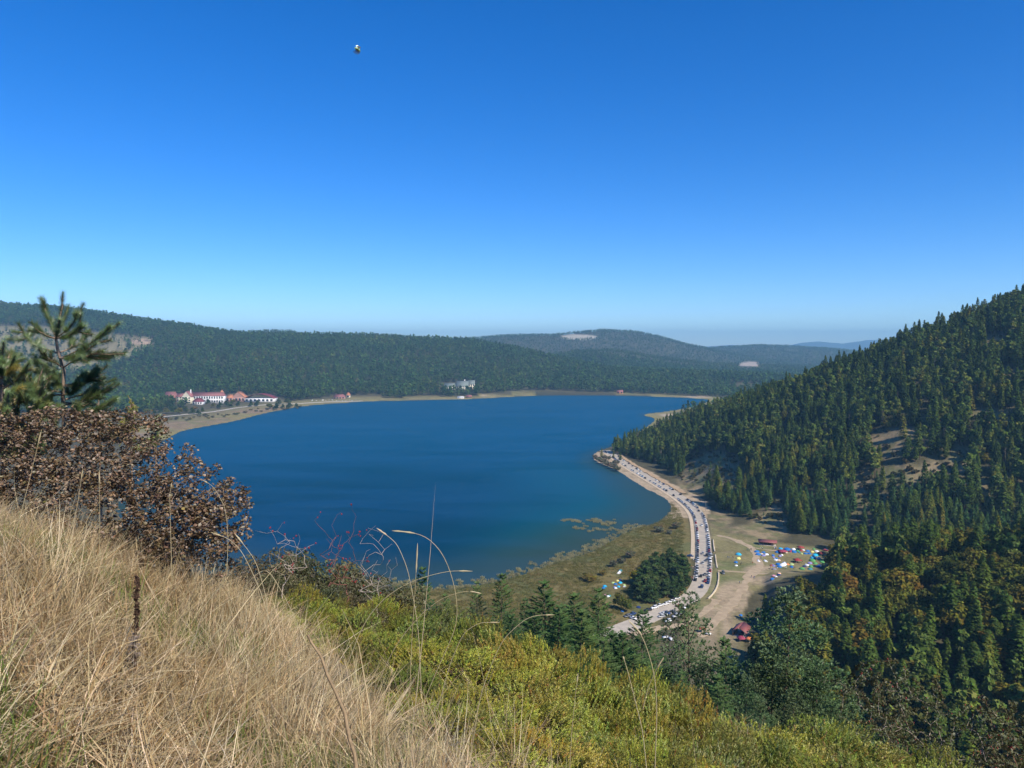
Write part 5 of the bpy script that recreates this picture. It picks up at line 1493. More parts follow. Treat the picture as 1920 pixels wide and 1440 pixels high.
# ------------------------------------------------------------------ marsh: reeds, bushes, the dark clump of pines
M_REED = leafy('reed_stems', [(0.0, (0.13, 0.135, 0.04)), (0.35, (0.18, 0.165, 0.052)), (0.6, (0.15, 0.16, 0.048)), (0.85, (0.24, 0.165, 0.055)), (1.0, (0.26, 0.23, 0.11))], 0.3, 0.03, True, gloss=0)
M_REEDPALE = leafy('pale_reed_stems', [(0.0, (0.30, 0.27, 0.13)), (1.0, (0.40, 0.36, 0.20))], 0.3, 0.0, True, gloss=0)
REEDS = [tuft_src for tuft_src in []]
def reed_src(seed, mat, h, n=46, spread=2.2, w=0.045):
    r = np.random.default_rng(seed); mb = MB(); mb.add(*REED_BLADES(r, n, h, w, 0.5, spread, 0.1, 2))
    return bpy.data.objects.new('reed_source', mb.mesh('reed_source', [mat], tint=True))
def REED_BLADES(r, n, h, w, bend, spread, lay, seg):
    az = r.random(n) * 6.283; base = (r.random((n, 2)) - 0.5) * spread; hh = h * (0.5 + 0.6 * r.random(n))
    d = np.stack([np.cos(az), np.sin(az), 0 * az], -1); s = np.stack([-np.sin(az), np.cos(az), 0 * az], -1)
    p0 = np.concatenate([base, np.zeros((n, 1)) - 0.15], 1); p1 = p0 + d * (hh * 0.12)[:, None] + np.array([0, 0, 1]) * (hh * 0.6)[:, None]; p2 = p1 + d * (hh * 0.25)[:, None] + np.array([0, 0, 1]) * (hh * 0.4)[:, None]
    v = np.stack([p0 - s * w, p0 + s * w, p1 - s * w, p1 + s * w, p2], 1).reshape(-1, 3); b = (np.arange(n) * 5)[:, None]
    return v, [np.concatenate([b, b + 1, b + 3, b + 2], 1), np.concatenate([b + 2, b + 3, b + 4], 1)], np.repeat(tints(r, n, 0.3, 0.08), 5, 0)
RS = [reed_src(800 + i, M_REED, 1.3, 60, 3.4, 0.04) for i in range(3)] + [reed_src(810 + i, M_REEDPALE, 1.5, 60, 2.4, 0.075) for i in range(2)]
def marsh():
    r = np.random.default_rng(51)
    gx, gy = jitter_grid(-160, 175, 330, 720, 2.1, 33)
    z = gz(gx, gy); u, v, _ = project(gx, gy, z); sd = sdist(gx, gy, LAKE_S)
    ins = (in_poly_px(u, v, MARSH, 3) > 0.5) & (sd > 0.5) & (z < 10)
    dr = np.min(np.hypot(gx[:, None] - ROAD[None, ::3, 0], gy[:, None] - ROAD[None, ::3, 1]), 1)
    ins &= dr > 15
    camp = np.maximum(ellipse(u, v, (1150, 1095, 26, 24)), ellipse(u, v, (1140, 1120, 26, 14)))
    n1 = fbm(gx / 22 + 3, gy / 22, 3)
    dens = np.clip(0.75 + 0.9 * n1, 0.25, 1) * (1 - 0.97 * camp)
    k1 = ins & (r.random(len(gx)) < dens)
    wet = (sd <= 0.5) & (sd > -20 - 25 * fbm(gx / 30, gy / 30, 3)) & (v > 985) & (u < 1240)
    k2 = wet & (r.random(len(gx)) < np.clip(0.75 + 0.05 * sd + 0.8 * fbm(gx / 9, gy / 9, 2), 0, 0.7))
    # island patches of reed standing in the water
    isl = np.zeros(len(gx))
    for e in [(1070, 985, 22, 4), (1100, 990, 14, 3), (1120, 982, 22, 3.5), (1140, 986, 16, 5), (1128, 995, 18, 3), (1085, 996, 14, 2.5), (1050, 980, 8, 2), (1148, 978, 8, 2.5), (1110, 1000, 10, 2)]: isl = np.maximum(isl, ellipse(u, v, e))
    k3 = (sd < -2) & (isl > 0.5) & (r.random(len(gx)) < 0.8) & (fbm(gx / 6 + 8, gy / 6, 2) > -0.08)
    P = np.stack([gx, gy, np.maximum(z, -0.05)], -1)
    a = P[k1]; scatter('marsh_reeds', a, r.random(len(a)) * 6.28, 0.65 + 0.5 * r.random(len(a)), r.integers(0, 3, len(a)), RS[:3], 'brown and olive reeds and sedge covering the marsh between lake and road')
    b = np.concatenate([P[k2]]); scatter('shore_reeds', b, r.random(len(b)) * 6.28, 0.8 + 0.4 * r.random(len(b)), r.integers(0, 2, len(b)), RS[3:], 'thin reeds standing in the shallow water along the near shore')
    c = P[k3]; scatter('reed_islands', c, r.random(len(c)) * 6.28, 0.8 + 0.3 * r.random(len(c)), r.integers(0, 2, len(c)), RS[3:], 'pale patches of reed standing in the lake off the marsh')
    print('reeds', len(a), len(b), len(c))
marsh()

def clump():
    r = np.random.default_rng(52)
    poly = [(1188, 1112), (1205, 1085), (1225, 1068), (1250, 1060), (1278, 1062), (1288, 1078), (1290, 1100), (1278, 1118), (1250, 1128), (1215, 1136), (1195, 1130)]
    W = np.array([on_z(u, v, 1.6)[:2] for u, v in poly])
    gx, gy = jitter_grid(W[:, 0].min(), W[:, 0].max(), W[:, 1].min(), W[:, 1].max(), 5.6, 53)
    ins = sdist(gx, gy, W) < 0
    n = 0; L = [(x, y) for x, y in zip(gx[ins], gy[ins])]; L.sort()
    for x, y in L:
        n += 1; k = CLUMP_PINE[r.integers(0, 2)]; s = 0.75 + 0.35 * r.random()
        plant(k, x, y, gz1(x, y), (s * 1.25, s * 1.25, s), r.random() * 6.28, 'dark pine in the dense clump beside the road, %s from the left' % ordinal(n), 'pine tree', 'pines of the clump by the road', name='pine_tree')
    def one(kd, u, v, s, w, label, cat, name): 
        x, y = on_z(u, v, 1.6)[:2]; plant(kd, x, y, gz1(x, y), (s * w, s * w, s), r.random() * 6.28, label, cat, None, name=name)
    one(YELLOWT, 1190, 1096, 0.85, 1.0, 'bright yellow-leaved tree at the left edge of the dark pine clump', 'broadleaf tree', 'broadleaf_tree')
    one(YELLOWT, 1201, 1082, 0.65, 1.1, 'golden small tree at the upper left edge of the dark pine clump', 'broadleaf tree', 'broadleaf_tree')
    one(DECID[1], 1164, 1148, 0.8, 1.2, 'brownish broadleaf tree beside the marsh tents', 'broadleaf tree', 'broadleaf_tree')
    one(DECID[2], 1175, 1152, 0.65, 1.1, 'small brownish tree close to the near car park', 'broadleaf tree', 'broadleaf_tree')
    one(BUSHM[0], 1150, 1062, 1.2, 1.3, 'grey-brown willow bush at the upper edge of the marsh camp', 'bush', 'bush')
    one(BUSHM[1], 1165, 1055, 1.2, 1.3, 'grey willow bush right of the upper marsh camp', 'bush', 'bush')
    one(BUSHM[0], 1182, 1045, 1.4, 1.3, 'olive bush in the marsh above the pine clump', 'bush', 'bush')
    one(BUSHG[0], 1105, 1088, 1.3, 2.2, 'wide yellow-olive bush left of the marsh camp', 'bush', 'bush')
    one(BUSHG[0], 1130, 1078, 1.0, 1.6, 'small yellow-olive bush beside the wide one', 'bush', 'bush')
    one(BUSHM[1], 1235, 996, 1.5, 1.3, 'grey-green bush in the marsh near the lake inlet', 'bush', 'bush')
    one(BUSHM[0], 1268, 990, 1.5, 1.3, 'round bush in the marsh close to the footpath', 'bush', 'bush')
    one(BUSHM[1], 1255, 1000, 1.0, 1.3, 'small bush between the two bushes near the lake inlet', 'bush', 'bush')
    # point of land at the far bend
    for k, (u, v, s) in enumerate([(1128, 856, 0.85), (1150, 858, 0.6), (1163, 862, 0.75)]):
        one(FIRS[k], u, v, s * 0.75, 1.2, ['lone fir at the tip of the wooded point', 'small fir behind the tip of the wooded point', 'fir at the start of the shore road'][k], 'fir tree', 'fir_tree')
    for k, (u, v, s) in enumerate([(1116, 858, 1.2), (1122, 863, 1.4), (1130, 868, 1.6), (1139, 872, 1.7), (1149, 877, 1.8), (1157, 881, 1.6), (1140, 862, 1.4), (1155, 870, 1.5), (1133, 860, 1.3)]):
        one(BUSHM[k % 2], u, v, s * 1.2, 1.3, 'olive waterside bush on the wooded point, %s from its tip' % ordinal(k + 1), 'bush', 'bush')
def _cp(i):
    L = pine_lobes(11, 170 + i, 12, 0.26, 0.2); return kind('pine', clump_crown(L, 900, 0.42, 180 + i, 0.6, 0.5), trunk_mb(11, 0.16, 0.9, 8, i, L), M_CLUMP)
M_CLUMP = leafy('clump_pine_needles', [(0.0, (0.045, 0.075, 0.025)), (0.6, (0.06, 0.095, 0.032)), (1.0, (0.085, 0.105, 0.035))], 0.18, 0.0, True)
CLUMP_PINE = [_cp(0), _cp(1)]
YELLOWT = _dk(20, 11, M_YELLOW, 'broadleaf', 800, 0.42)
M_WILLOW = leafy('willow_twigs', [(0.0, (0.115, 0.11, 0.065)), (1.0, (0.16, 0.135, 0.10))], 0.2, 0.0, True, gloss=0)
M_OLIVE = leafy('olive_yellow_leaves', [(0.0, (0.17, 0.155, 0.03)), (1.0, (0.20, 0.165, 0.035))], 0.25, 0.0, True, gloss=0)
BUSHM = [_dk(30 + i, 3.6, M_WILLOW, 'scrub', 420, 0.26, 0.5) for i in range(2)]; BUSHG = [_dk(33, 3.0, M_OLIVE, 'scrub', 460, 0.24, 0.5)]
clump()

# ------------------------------------------------------------------ buildings on the far shore
M_CREAM = surf('cream_plaster', (0.66, 0.60, 0.45), 0.9, 0.05, 0.2, 0.1); M_WHITEW = surf('white_plaster', (0.76, 0.74, 0.71), 0.9, 0.05, 0.2, 0.1); M_BRICK = surf('pink_brick', (0.42, 0.24, 0.19), 0.9, 0.1, 0.4, 0.1)
M_MAROON = surf('maroon_roof', (0.22, 0.055, 0.065), 0.8, 0.1, 0.3, 0.15); M_DULLRED = surf('dull_red_roof', (0.31, 0.13, 0.12), 0.8, 0.1, 0.3, 0.15); M_ORANGE = surf('orange_tile_roof', (0.48, 0.20, 0.11), 0.8, 0.12, 0.4, 0.15); M_GREENROOF = surf('grey_green_roof', (0.19, 0.22, 0.20), 0.8, 0.1, 0.3, 0.15)
M_WIN = surf('dark_window', (0.035, 0.045, 0.06), 0.2, 0.1, 1, 0.5); M_STONEWALL = surf('slate_side', (0.16, 0.17, 0.20), 0.9, 0.1, 0.3, 0.1)

def house(name, label, u0, u1, vb, ve, vr, depth, wallm, roofm, win=(6, 2), hip=0.0, front_gable=False, rz=0.0, curved=False, chimney=False):
    """u0..u1 width, vb base, ve eave, vr ridge in pixels of the photograph"""
    y = ground_hit((u0 + u1) / 2, vb)[1]; a = at_y(u0, vb, y); b = at_y(u1, vb, y); cx = (a[0] + b[0]) / 2; w = (u1 - u0) / F * y
    g = gz1(cx, y); k = y / F; base = at_y((u0 + u1) / 2, vb, y)[2]
    he = (vb - ve) * k; hr = (vb - vr) * k
    t = thing(name, label, 'building', (cx, y, base), rz)
    drop = min(-2.0, g - base - 2)
    hw = w / 2; d = depth
    W = MB(); W.box((-hw, 0, drop), (hw, d, he))
    if front_gable: W.add([(-hw, 0, he), (hw, 0, he), (0, 0, hr), (-hw, d, he), (hw, d, he), (0, d, hr)], [np.array([(0, 1, 2), (4, 3, 5)])])
    elif not hip and not curved: W.add([(-hw, 0, he), (-hw, d, he), (-hw, d / 2, hr), (hw, 0, he), (hw, d, he), (hw, d / 2, hr)], [np.array([(1, 0, 2), (3, 4, 5)])])
    W.build('wall', wallm, t)
    o = 0.8; R_ = MB()
    def slab(q):
        q = [np.array(p, float) for p in q]; lo = [p - np.array([0, 0, 0.35]) for p in q]; n_ = len(q)
        f = [tuple(range(n_)), tuple(range(2 * n_ - 1, n_ - 1, -1))]
        if n_ == 4: R_.add(q + lo, np.array(f + [(i, n_ + i, n_ + (i + 1) % n_, (i + 1) % n_) for i in range(n_)]))
        else: R_.add(q + lo, [np.array(f), np.array([(i, n_ + i, n_ + (i + 1) % n_, (i + 1) % n_) for i in range(n_)])])
    if front_gable:
        for s in (-1, 1): slab([(s * (hw + o), -o, he - 0.3), (0, -o, hr + 0.4), (0, d + o, hr + 0.4), (s * (hw + o), d + o, he - 0.3)])
    elif curved:
        m = 10
        for q in range(m):
            x0 = -hw - o + (2 * hw + 2 * o) * q / m; x1 = -hw - o + (2 * hw + 2 * o) * (q + 1) / m
            zc = lambda x: he + (hr - he) * max(0, 1 - (x / (hw + o)) ** 2) 
            slab([(x0, -o, zc(x0) + 0.4), (x1, -o, zc(x1) + 0.4), (x1, d + o, zc(x1) + 0.4), (x0, d + o, zc(x0) + 0.4)])
    else:
        h_ = hip * hw
        slab([(-hw - o, -o, he), (hw + o, -o, he), (hw - h_ + (o if not hip else 0), d / 2, hr + 0.3), (-hw + h_ - (o if not hip else 0), d / 2, hr + 0.3)])
        slab([(hw + o, d + o, he), (-hw - o, d + o, he), (-hw + h_ - (o if not hip else 0), d / 2, hr + 0.3), (hw - h_ + (o if not hip else 0), d / 2, hr + 0.3)])
        if hip:
            for s in (-1, 1): slab([(s * (hw + o), -o, he), (s * (hw - h_), d / 2, hr + 0.3), (s * (hw + o), d + o, he)])
    ro = R_.build('roof', roofm, t)
    if chimney: MB().box((hw * 0.3, d * 0.5, he), (hw * 0.3 + 2.2, d * 0.5 + 2.2, hr + 4)).build('chimney', M_WHITEW, ro)
    nx, nz = win
    if nx:
        cw = 2 * hw / nx; ch = he / nz
        wm = MB().box((-cw * 0.28, -0.12, -ch * 0.3), (cw * 0.28, 0.3, ch * 0.3)).mesh('window', [M_WIN])
        for i in range(nx):
            for j in range(nz): obj('window', wm, t, (-hw + cw * (i + 0.5), 0, ch * (j + 0.52)))
    return t
house('hotel_wing', 'steep red-roofed hotel block, leftmost building across the lake', 303, 331, 756, 751, 735, 24, M_DULLRED, M_DULLRED, (3, 1), 0.35)
house('hotel_building', 'cream hotel building with low side roof left of its gabled front', 331, 346, 756, 744, 738, 20, M_CREAM, M_DULLRED, (3, 3), 0.0)
house('hotel_building', 'cream gabled front of the hotel with dark red roof', 341, 358, 757, 744, 734, 30, M_CREAM, M_DULLRED, (3, 3), 0, True, chimney=True)
house('hotel_wing', 'long white hotel wing with rows of windows and dull red roof', 358, 419, 756, 742, 736, 20, M_WHITEW, M_DULLRED, (13, 2), 0.08)
house('entrance_hall', 'low hall with maroon hipped roof before the long hotel wing', 361, 379, 759, 753, 747, 18, M_WHITEW, M_MAROON, (4, 1), 0.5)
house('stair_tower', 'small tower with orange cap at the right end of the long hotel wing', 413, 418, 750, 736, 731, 8, M_CREAM, M_ORANGE, (1, 2), 0.9)
house('tiled_house', 'orange-tiled house between the hotel wing and the white hall', 434, 459, 753, 745, 735, 26, M_BRICK, M_ORANGE, (4, 1), 0, True)
house('tiled_annex', 'low brick annex left of the orange-tiled house', 424, 436, 753, 746, 740, 16, M_BRICK, M_ORANGE, (2, 1), 0.3)
house('arched_hall', 'long white hall with curved maroon roof at the lakeside', 459, 513, 754, 747, 739, 34, M_WHITEW, M_MAROON, (7, 1), 0, curved=True)
house('small_house', 'long low red-roofed house on the far shore by the parked white vans', 625, 646, 748, 744, 739.5, 14, M_BRICK, M_DULLRED, (4, 1), 0.3)
house('small_house', 'tiny red-roofed kiosk right of the long low house', 649, 656, 746, 741, 736, 9, M_CREAM, M_ORANGE, (1, 1), 0.6)
house('lake_hotel', 'left block of the cream hotel with grey-green roof on the wooded shore', 833, 856, 730, 725, 718.5, 20, M_CREAM, M_GREENROOF, (6, 1), 0.0)
house('lake_hotel', 'middle block of the cream hotel with grey-green roof on the wooded shore', 856, 878, 731, 724, 714.5, 20, M_CREAM, M_GREENROOF, (6, 2), 0.0, chimney=True)
house('lake_hotel', 'right block of the cream hotel with grey-green roof on the wooded shore', 878, 890, 729, 720, 713, 18, M_CREAM, M_GREENROOF, (3, 2), 0.0)
house('beach_pavilion', 'flat white beach pavilion at the water below the cream hotel', 857, 870, 747, 744.6, 743.3, 9, M_WHITEW, M_WHITEW, (0, 0), 0.3)
house('boathouse', 'small brown boathouse right of the white beach pavilion', 874, 884, 746, 743.5, 741, 9, M_WOOD, M_DULLRED, (0, 0), 0.0)
house('small_house', 'tiny red hut on the sandy far shore', 1157, 1168, 738, 734.5, 731.5, 10, M_ORANGE, M_DULLRED, (2, 1), 0.0)
house('small_house', 'little white hut in the trees left of the cream hotel', 772, 778, 733, 730, 728, 8, M_WHITEW, M_WHITEW, (0, 0), 0.2)
house('summit_building', 'white block in the quarry clearing on the far summit, left one', 1062, 1069, 634, 632.5, 632, 30, M_WHITEW, M_WHITEW, (0, 0), 0.1) if False else None

def far_trees():
    r = np.random.default_rng(58)
    S = [(276, 775), (288, 777), (300, 774), (312, 776), (324, 775), (336, 777), (348, 773), (360, 776), (372, 777), (380, 772), (294, 768), (318, 768), (342, 768), (400, 764), (412, 766), (424, 762), (433, 764), (447, 761), (470, 762), (482, 761), (505, 765), (518, 766), (530, 764), (542, 764), (556, 762), (390, 757), (437, 757), (330, 770), (365, 770), (522, 758), (540, 757)]
    S.sort()
    for k, (u, v) in enumerate(S):
        x, y = on_z(u, v, 2.8)[:2]; kd = CLUMP_PINE[k % 2] if k % 4 else DECID[k % 3]; s = 0.9 + 0.5 * r.random()
        plant(kd, x, y, gz1(x, y), (s * 1.6, s * 1.6, s), r.random() * 6.28, 'dark tree in front of the far hotels, %s from the left' % ordinal(k + 1), 'tree', 'trees before the far hotels', name='park_tree')
    x, y = on_z(822, 729, 3)[:2]
    plant(PALET, x, y, gz1(x, y), 1.3, 0.0, 'pale whitish round tree left of the cream lakeside hotel', 'tree', None, name='pale_tree')
    B = [(u, v) for u, v in zip(np.linspace(300, 560, 44) + r.random(44) * 8, np.interp(np.linspace(300, 560, 44), [300, 400, 480, 560], [789, 781, 769, 763]) + r.random(44) * 7 - 3.5)]
    B.sort()
    for k, (u, v) in enumerate(B):
        x, y = on_z(u, v, 2.4)[:2]; s = 0.7 + 0.8 * r.random()
        plant(BUSHM[k % 2] if k % 3 else BUSHG[0], x, y, gz1(x, y), (s * 1.8, s * 1.8, s), r.random() * 6.28, 'low bush on the grassy far shore below the hotels, %s from the left' % ordinal(k + 1), 'bush', 'bushes on the far shore flats', name='bush')
M_PALE = leafy('pale_leaves', [(0.0, (0.36, 0.36, 0.30)), (1.0, (0.38, 0.38, 0.32))], 0.2, 0.0, True, gloss=0)
PALET = _dk(41, 11, M_PALE, 'broadleaf', 600, 0.5, 0.36)
far_trees()

# ------------------------------------------------------------------ insect passing in front of the sky
def insect():
    p = at_y(670, 93, 1.4)
    t = thing('insect', 'small pale green flying insect with dark legs against the blue sky', 'insect', p, 0.5); t.rotation_euler = (0.5, 0.35, 0.6)
    m1 = surf('insect_body', (0.30, 0.42, 0.16), 0.4, 0.3, 300, 0.4); m2 = surf('insect_wing', (0.75, 0.85, 0.88), 0.3, 0.1, 200, 0.4); m3 = surf('insect_leg', (0.02, 0.025, 0.03), 0.5, 0.2, 200, 0.3)
    q = np.linspace(0, 1, 8)
    MB().tube(np.stack([-0.006 + 0.012 * q, 0 * q, 0.001 * np.sin(q * 3)], -1), 0.0022 * np.array([0.25, 0.8, 1, 0.9, 0.75, 1.0, 0.8, 0.3]), 8).build('body', m1, t, True)
    for s in (-1, 1):
        MB().add([(0.001, s * 0.001, 0.002), (0.003, s * 0.005, 0.0065), (-0.002, s * 0.006, 0.007), (-0.005, s * 0.004, 0.0045)], np.array([(0, 1, 2, 3)])).build('wing', m2, t)
        for x in (-0.002, 0.001, 0.004): MB().tube([(x, s * 0.0015, 0), (x + 0.001, s * 0.0045, -0.003), (x - 0.002, s * 0.006, -0.008)], [0.0009, 0.0008, 0.0005], 4).build('leg', m3, t)
insect()
# ================================================================== foreground: dry grass, juniper, bush, young pine
M_STRAW = leafy('dry_straw', [(0.0, (0.30, 0.215, 0.10)), (0.35, (0.46, 0.345, 0.175)), (0.7, (0.57, 0.445, 0.25)), (1.0, (0.72, 0.60, 0.39))], 0.3, 0.0, True, gloss=0.03)
M_GREENGRASS = leafy('green_grass', [(0.0, (0.13, 0.19, 0.04)), (1.0, (0.24, 0.27, 0.08))], 0.35, 0.0, True)
M_STEM = surf('dry_stem', (0.30, 0.21, 0.12), 0.85, 0.3, 40, 0.15)
M_STALK = leafy('grass_stalk', [(0.0, (0.47, 0.37, 0.19)), (1.0, (0.56, 0.46, 0.27))], 0.2, 0.0, False, gloss=0.04)
M_DARKSTEM = surf('withered_stem', (0.075, 0.045, 0.03), 0.9, 0.4, 60, 0.1)
M_GREYHEAD = surf('grey_seed_fluff', (0.24, 0.19, 0.155), 0.95, 0.3, 60, 0.05)

def blades(r, n, h, w, bend, spread, lay=0.0, seg=4, col=None):
    """n curved tapering blades from about one root"""
    az = r.random(n) * 6.283; base = (r.random((n, 2)) - 0.5) * spread
    hh = h * (0.45 + 0.75 * r.random(n)); bd = bend * (0.2 + r.random(n)); ly = lay * (0.6 + 0.6 * r.random(n))
    d = np.stack([np.cos(az), np.sin(az), 0 * az], -1); s = np.stack([-np.sin(az), np.cos(az), 0 * az], -1)
    tw = (r.random(n) - 0.5) * 1.6
    s = s * np.cos(tw)[:, None] + np.array([0, 0, 1.0]) * np.sin(tw)[:, None] * 0.6
    V = []
    for k in range(seg + 1):
        q = k / seg
        ang = np.clip(ly + bd * q, 0, 2.3)          # lean from vertical grows along the blade
        if k == 0: p = np.concatenate([base, np.zeros((n, 1))], 1)
        else:
            st = hh / seg
            p = p + d * (np.sin(ang) * st)[:, None] + np.array([0, 0, 1]) * (np.cos(ang) * st)[:, None]
            p[:, 2] = np.maximum(p[:, 2], 0.012)
        ww = w * (1 - q) ** 0.7 * (0.6 + 0.4 * min(1, q * 4 + 0.3))
        V += [p - s * ww, p + s * ww] if k < seg else [p]
    v = np.concatenate([x[:, None, :] for x in V], 1); m = v.shape[1]
    f4 = []
    for k in range(seg - 1): f4.append((2 * k, 2 * k + 1, 2 * k + 3, 2 * k + 2))
    b = (np.arange(n) * m)[:, None, None]
    F4 = (np.array(f4)[None] + b).reshape(-1, 4); F3 = (np.array([(2 * seg - 2, 2 * seg - 1, 2 * seg)])[None] + b).reshape(-1, 3)
    c = np.repeat((tints(r, n, 0.3, 0.06) if col is None else tints(r, n, 0.25, 0.06) * np.array(col)), m, 0)
    return v.reshape(-1, 3), [F4, F3], c

def tuft(seed, n, h, w, bend, spread, lay=0.0, mat=None, mix=0.0):
    r = np.random.default_rng(seed); mb = MB()
    mb.add(*blades(r, n, h, w, bend, spread, lay))
    if mix: mb.add(*blades(r, int(n * mix), h * 0.6, w * 1.3, bend, spread, lay * 0.5, col=(0.75, 0.62, 0.5)))
    return bpy.data.objects.new('tuft_source', mb.mesh('tuft_source', [mat or M_STRAW], tint=True))

TALL = [tuft(400 + i, 22, 0.40, 0.0021, 0.9, 0.10, 0.12, mix=0.4) for i in range(5)]
MAT = [tuft(420 + i, 26, 0.34, 0.0026, 0.9, 0.22, 0.95, mix=0.5) for i in range(4)]
SHORT = [tuft(440 + i, 26, 0.17, 0.0022, 1.3, 0.14, 0.4, mix=0.3) for i in range(3)]
GREEN = [tuft(460 + i, 18, 0.15, 0.0024, 1.0, 0.10, 0.3, M_GREENGRASS) for i in range(2)]
LONG = [tuft(480 + i, 4, 0.85, 0.0016, 1.7, 0.12, 0.15) for i in range(4)]

def juniper_mask(x, y):
    """1 where the juniper mat covers the slope"""
    u = 960 + F * x / np.maximum(y, 0.5)
    a = y - np.interp(u, [380, 430, 560, 680, 780, 880, 1000, 1300, 1700, 2300], [8.0, 6.8, 5.0, 4.0, 3.35, 2.85, 2.45, 2.2, 2.0, 2.0])
    return a

def grass():
    r = np.random.default_rng(77)
    n = 21000
    y = 0.9 + 11.5 * r.random(n) ** 1.25; x = (r.random(n) * 2 - 1) * (y * 0.78 + 0.5)
    jm = juniper_mask(x, y) + 1.8 * fbm(x * 1.3, y * 1.3, 3)
    keep = (jm < 0.15) | (r.random(n) < 0.05)
    dens = np.clip(14.0 / (3 + y), 0.5, 3)
    thin = fbm(x * 1.7 + 60, y * 1.7, 3)
    keep &= (r.random(len(x)) < np.clip(0.88 + 3.2 * thin, 0.12, 1.0))
    x = x[keep]; y = y[keep]
    z = gz(x, y)
    n = len(x); u = 960 + F * x / y
    nz = fbm(x * 0.9 + 3, y * 0.9, 3)
    lowleft = (1 - sstep(300, 620, u)) * (1 - sstep(2.6, 4.2, y))
    front = (1 - sstep(1.9, 2.7, y))
    tallness = np.clip(1.0 - 0.85 * lowleft - 0.6 * front + 1.2 * nz - 0.45 * sstep(620, 1000, u), 0.1, 1.35)
    q = r.random(n)
    idx = np.where(q < 0.42 * tallness, r.integers(0, 5, n), np.where(q < 0.80, r.integers(5, 9, n), np.where(q < 0.9 - 0.1 * (nz < 0.05), r.integers(9, 12, n), 9)))
    gp = fbm(x * 1.3 + 30, y * 1.3, 2)
    green = (gp > 0.0 + 0.05 * (u > 500)) & (y < 4.8) & (r.random(n) < 0.55)
    patch = (gp > 0.05) & (y < 4.4)
    q2 = r.random(n)
    idx = np.where(patch, np.where(q2 < 0.35, r.integers(9, 12, n), np.where(q2 < 0.6, r.integers(5, 9, n), idx)), idx)
    idx = np.where(green, r.integers(12, 14, n), idx)
    s = (0.75 + 0.5 * r.random(n)) * np.where(idx < 5, 0.6 + 0.45 * tallness, np.where((idx == 12) | (idx == 13), 1.35, 1))
    idx = np.where((jm[keep] > 0.3) & (idx > 4), r.integers(0, 5, n), idx)
    lean = np.stack([fbm(x * 0.8 + 40, y * 0.8, 3), fbm(x * 0.8 - 17, y * 0.8 + 9, 3)], -1) * 2.2
    tilt = (r.random((n, 2)) - 0.5) * 0.7 + lean * np.where(idx < 5, 1.0, 0.5)[:, None]
    far_stem = (r.random(n) < 0.035) & (y > 1.8)
    idx = np.where(far_stem, r.integers(14, 18, n), idx)
    src = TALL + MAT + SHORT + GREEN + LONG
    # join order of the sources is the order of linking
    scatter('dry_grass', np.stack([x, y, z - 0.01], -1), r.random(n) * 6.28, s, idx, src, 'dry straw-coloured grass with green tufts covering the near slope', tilt)
    return n
print('grass tufts', grass())

# ------------------------------------------------------------------ juniper
M_JUN = leafy('juniper_needles', [(0.0, (0.20, 0.225, 0.040)), (0.35, (0.29, 0.295, 0.035)), (0.7, (0.36, 0.345, 0.040)), (1.0, (0.42, 0.36, 0.055))], 0.3, 0.0, True, gloss=0.05)
M_JSTEM = surf('juniper_stem', (0.10, 0.07, 0.045), 0.9, 0.3, 30, 0.1)

def needles_along(base, axis, length, n, nl, w, r, lean=0.8, col=(1, 1, 1), amt=0.3):
    """n thin three-cornered needles round a shoot; base/axis (m,3) for m shoots -> arrays"""
    m = len(base)
    q = r.random((m, n)) ** 0.8
    ref = np.where(np.abs(axis[:, 2:3]) < 0.9, np.array([[0, 0, 1.0]]), np.array([[1.0, 0, 0]]))
    a = np.cross(axis, ref); a /= np.linalg.norm(a, axis=1, keepdims=True); b = np.cross(axis, a)
    ph = r.random((m, n)) * 6.283
    out = np.cos(ph)[..., None] * a[:, None] + np.sin(ph)[..., None] * b[:, None]
    tan = -np.sin(ph)[..., None] * a[:, None] + np.cos(ph)[..., None] * b[:, None]
    p = base[:, None] + axis[:, None] * (np.asarray(length)[:, None] * q)[..., None]
    ln = nl * (0.7 + 0.5 * r.random((m, n)))[..., None]
    le = lean + 0.25 * (r.random((m, n, 1)) - 0.5)
    tip = p + (out * np.sin(le) + axis[:, None] * np.cos(le)) * ln
    v = np.stack([p - tan * w, p + tan * w, tip], 2).reshape(-1, 3)
    f = np.arange(len(v)).reshape(-1, 3)
    c = np.repeat(np.repeat(tints(r, m, amt, 0.10), n, 0) * tints(r, m * n, 0.15, 0.05) * np.array(col), 3, 0)
    return v, f, c

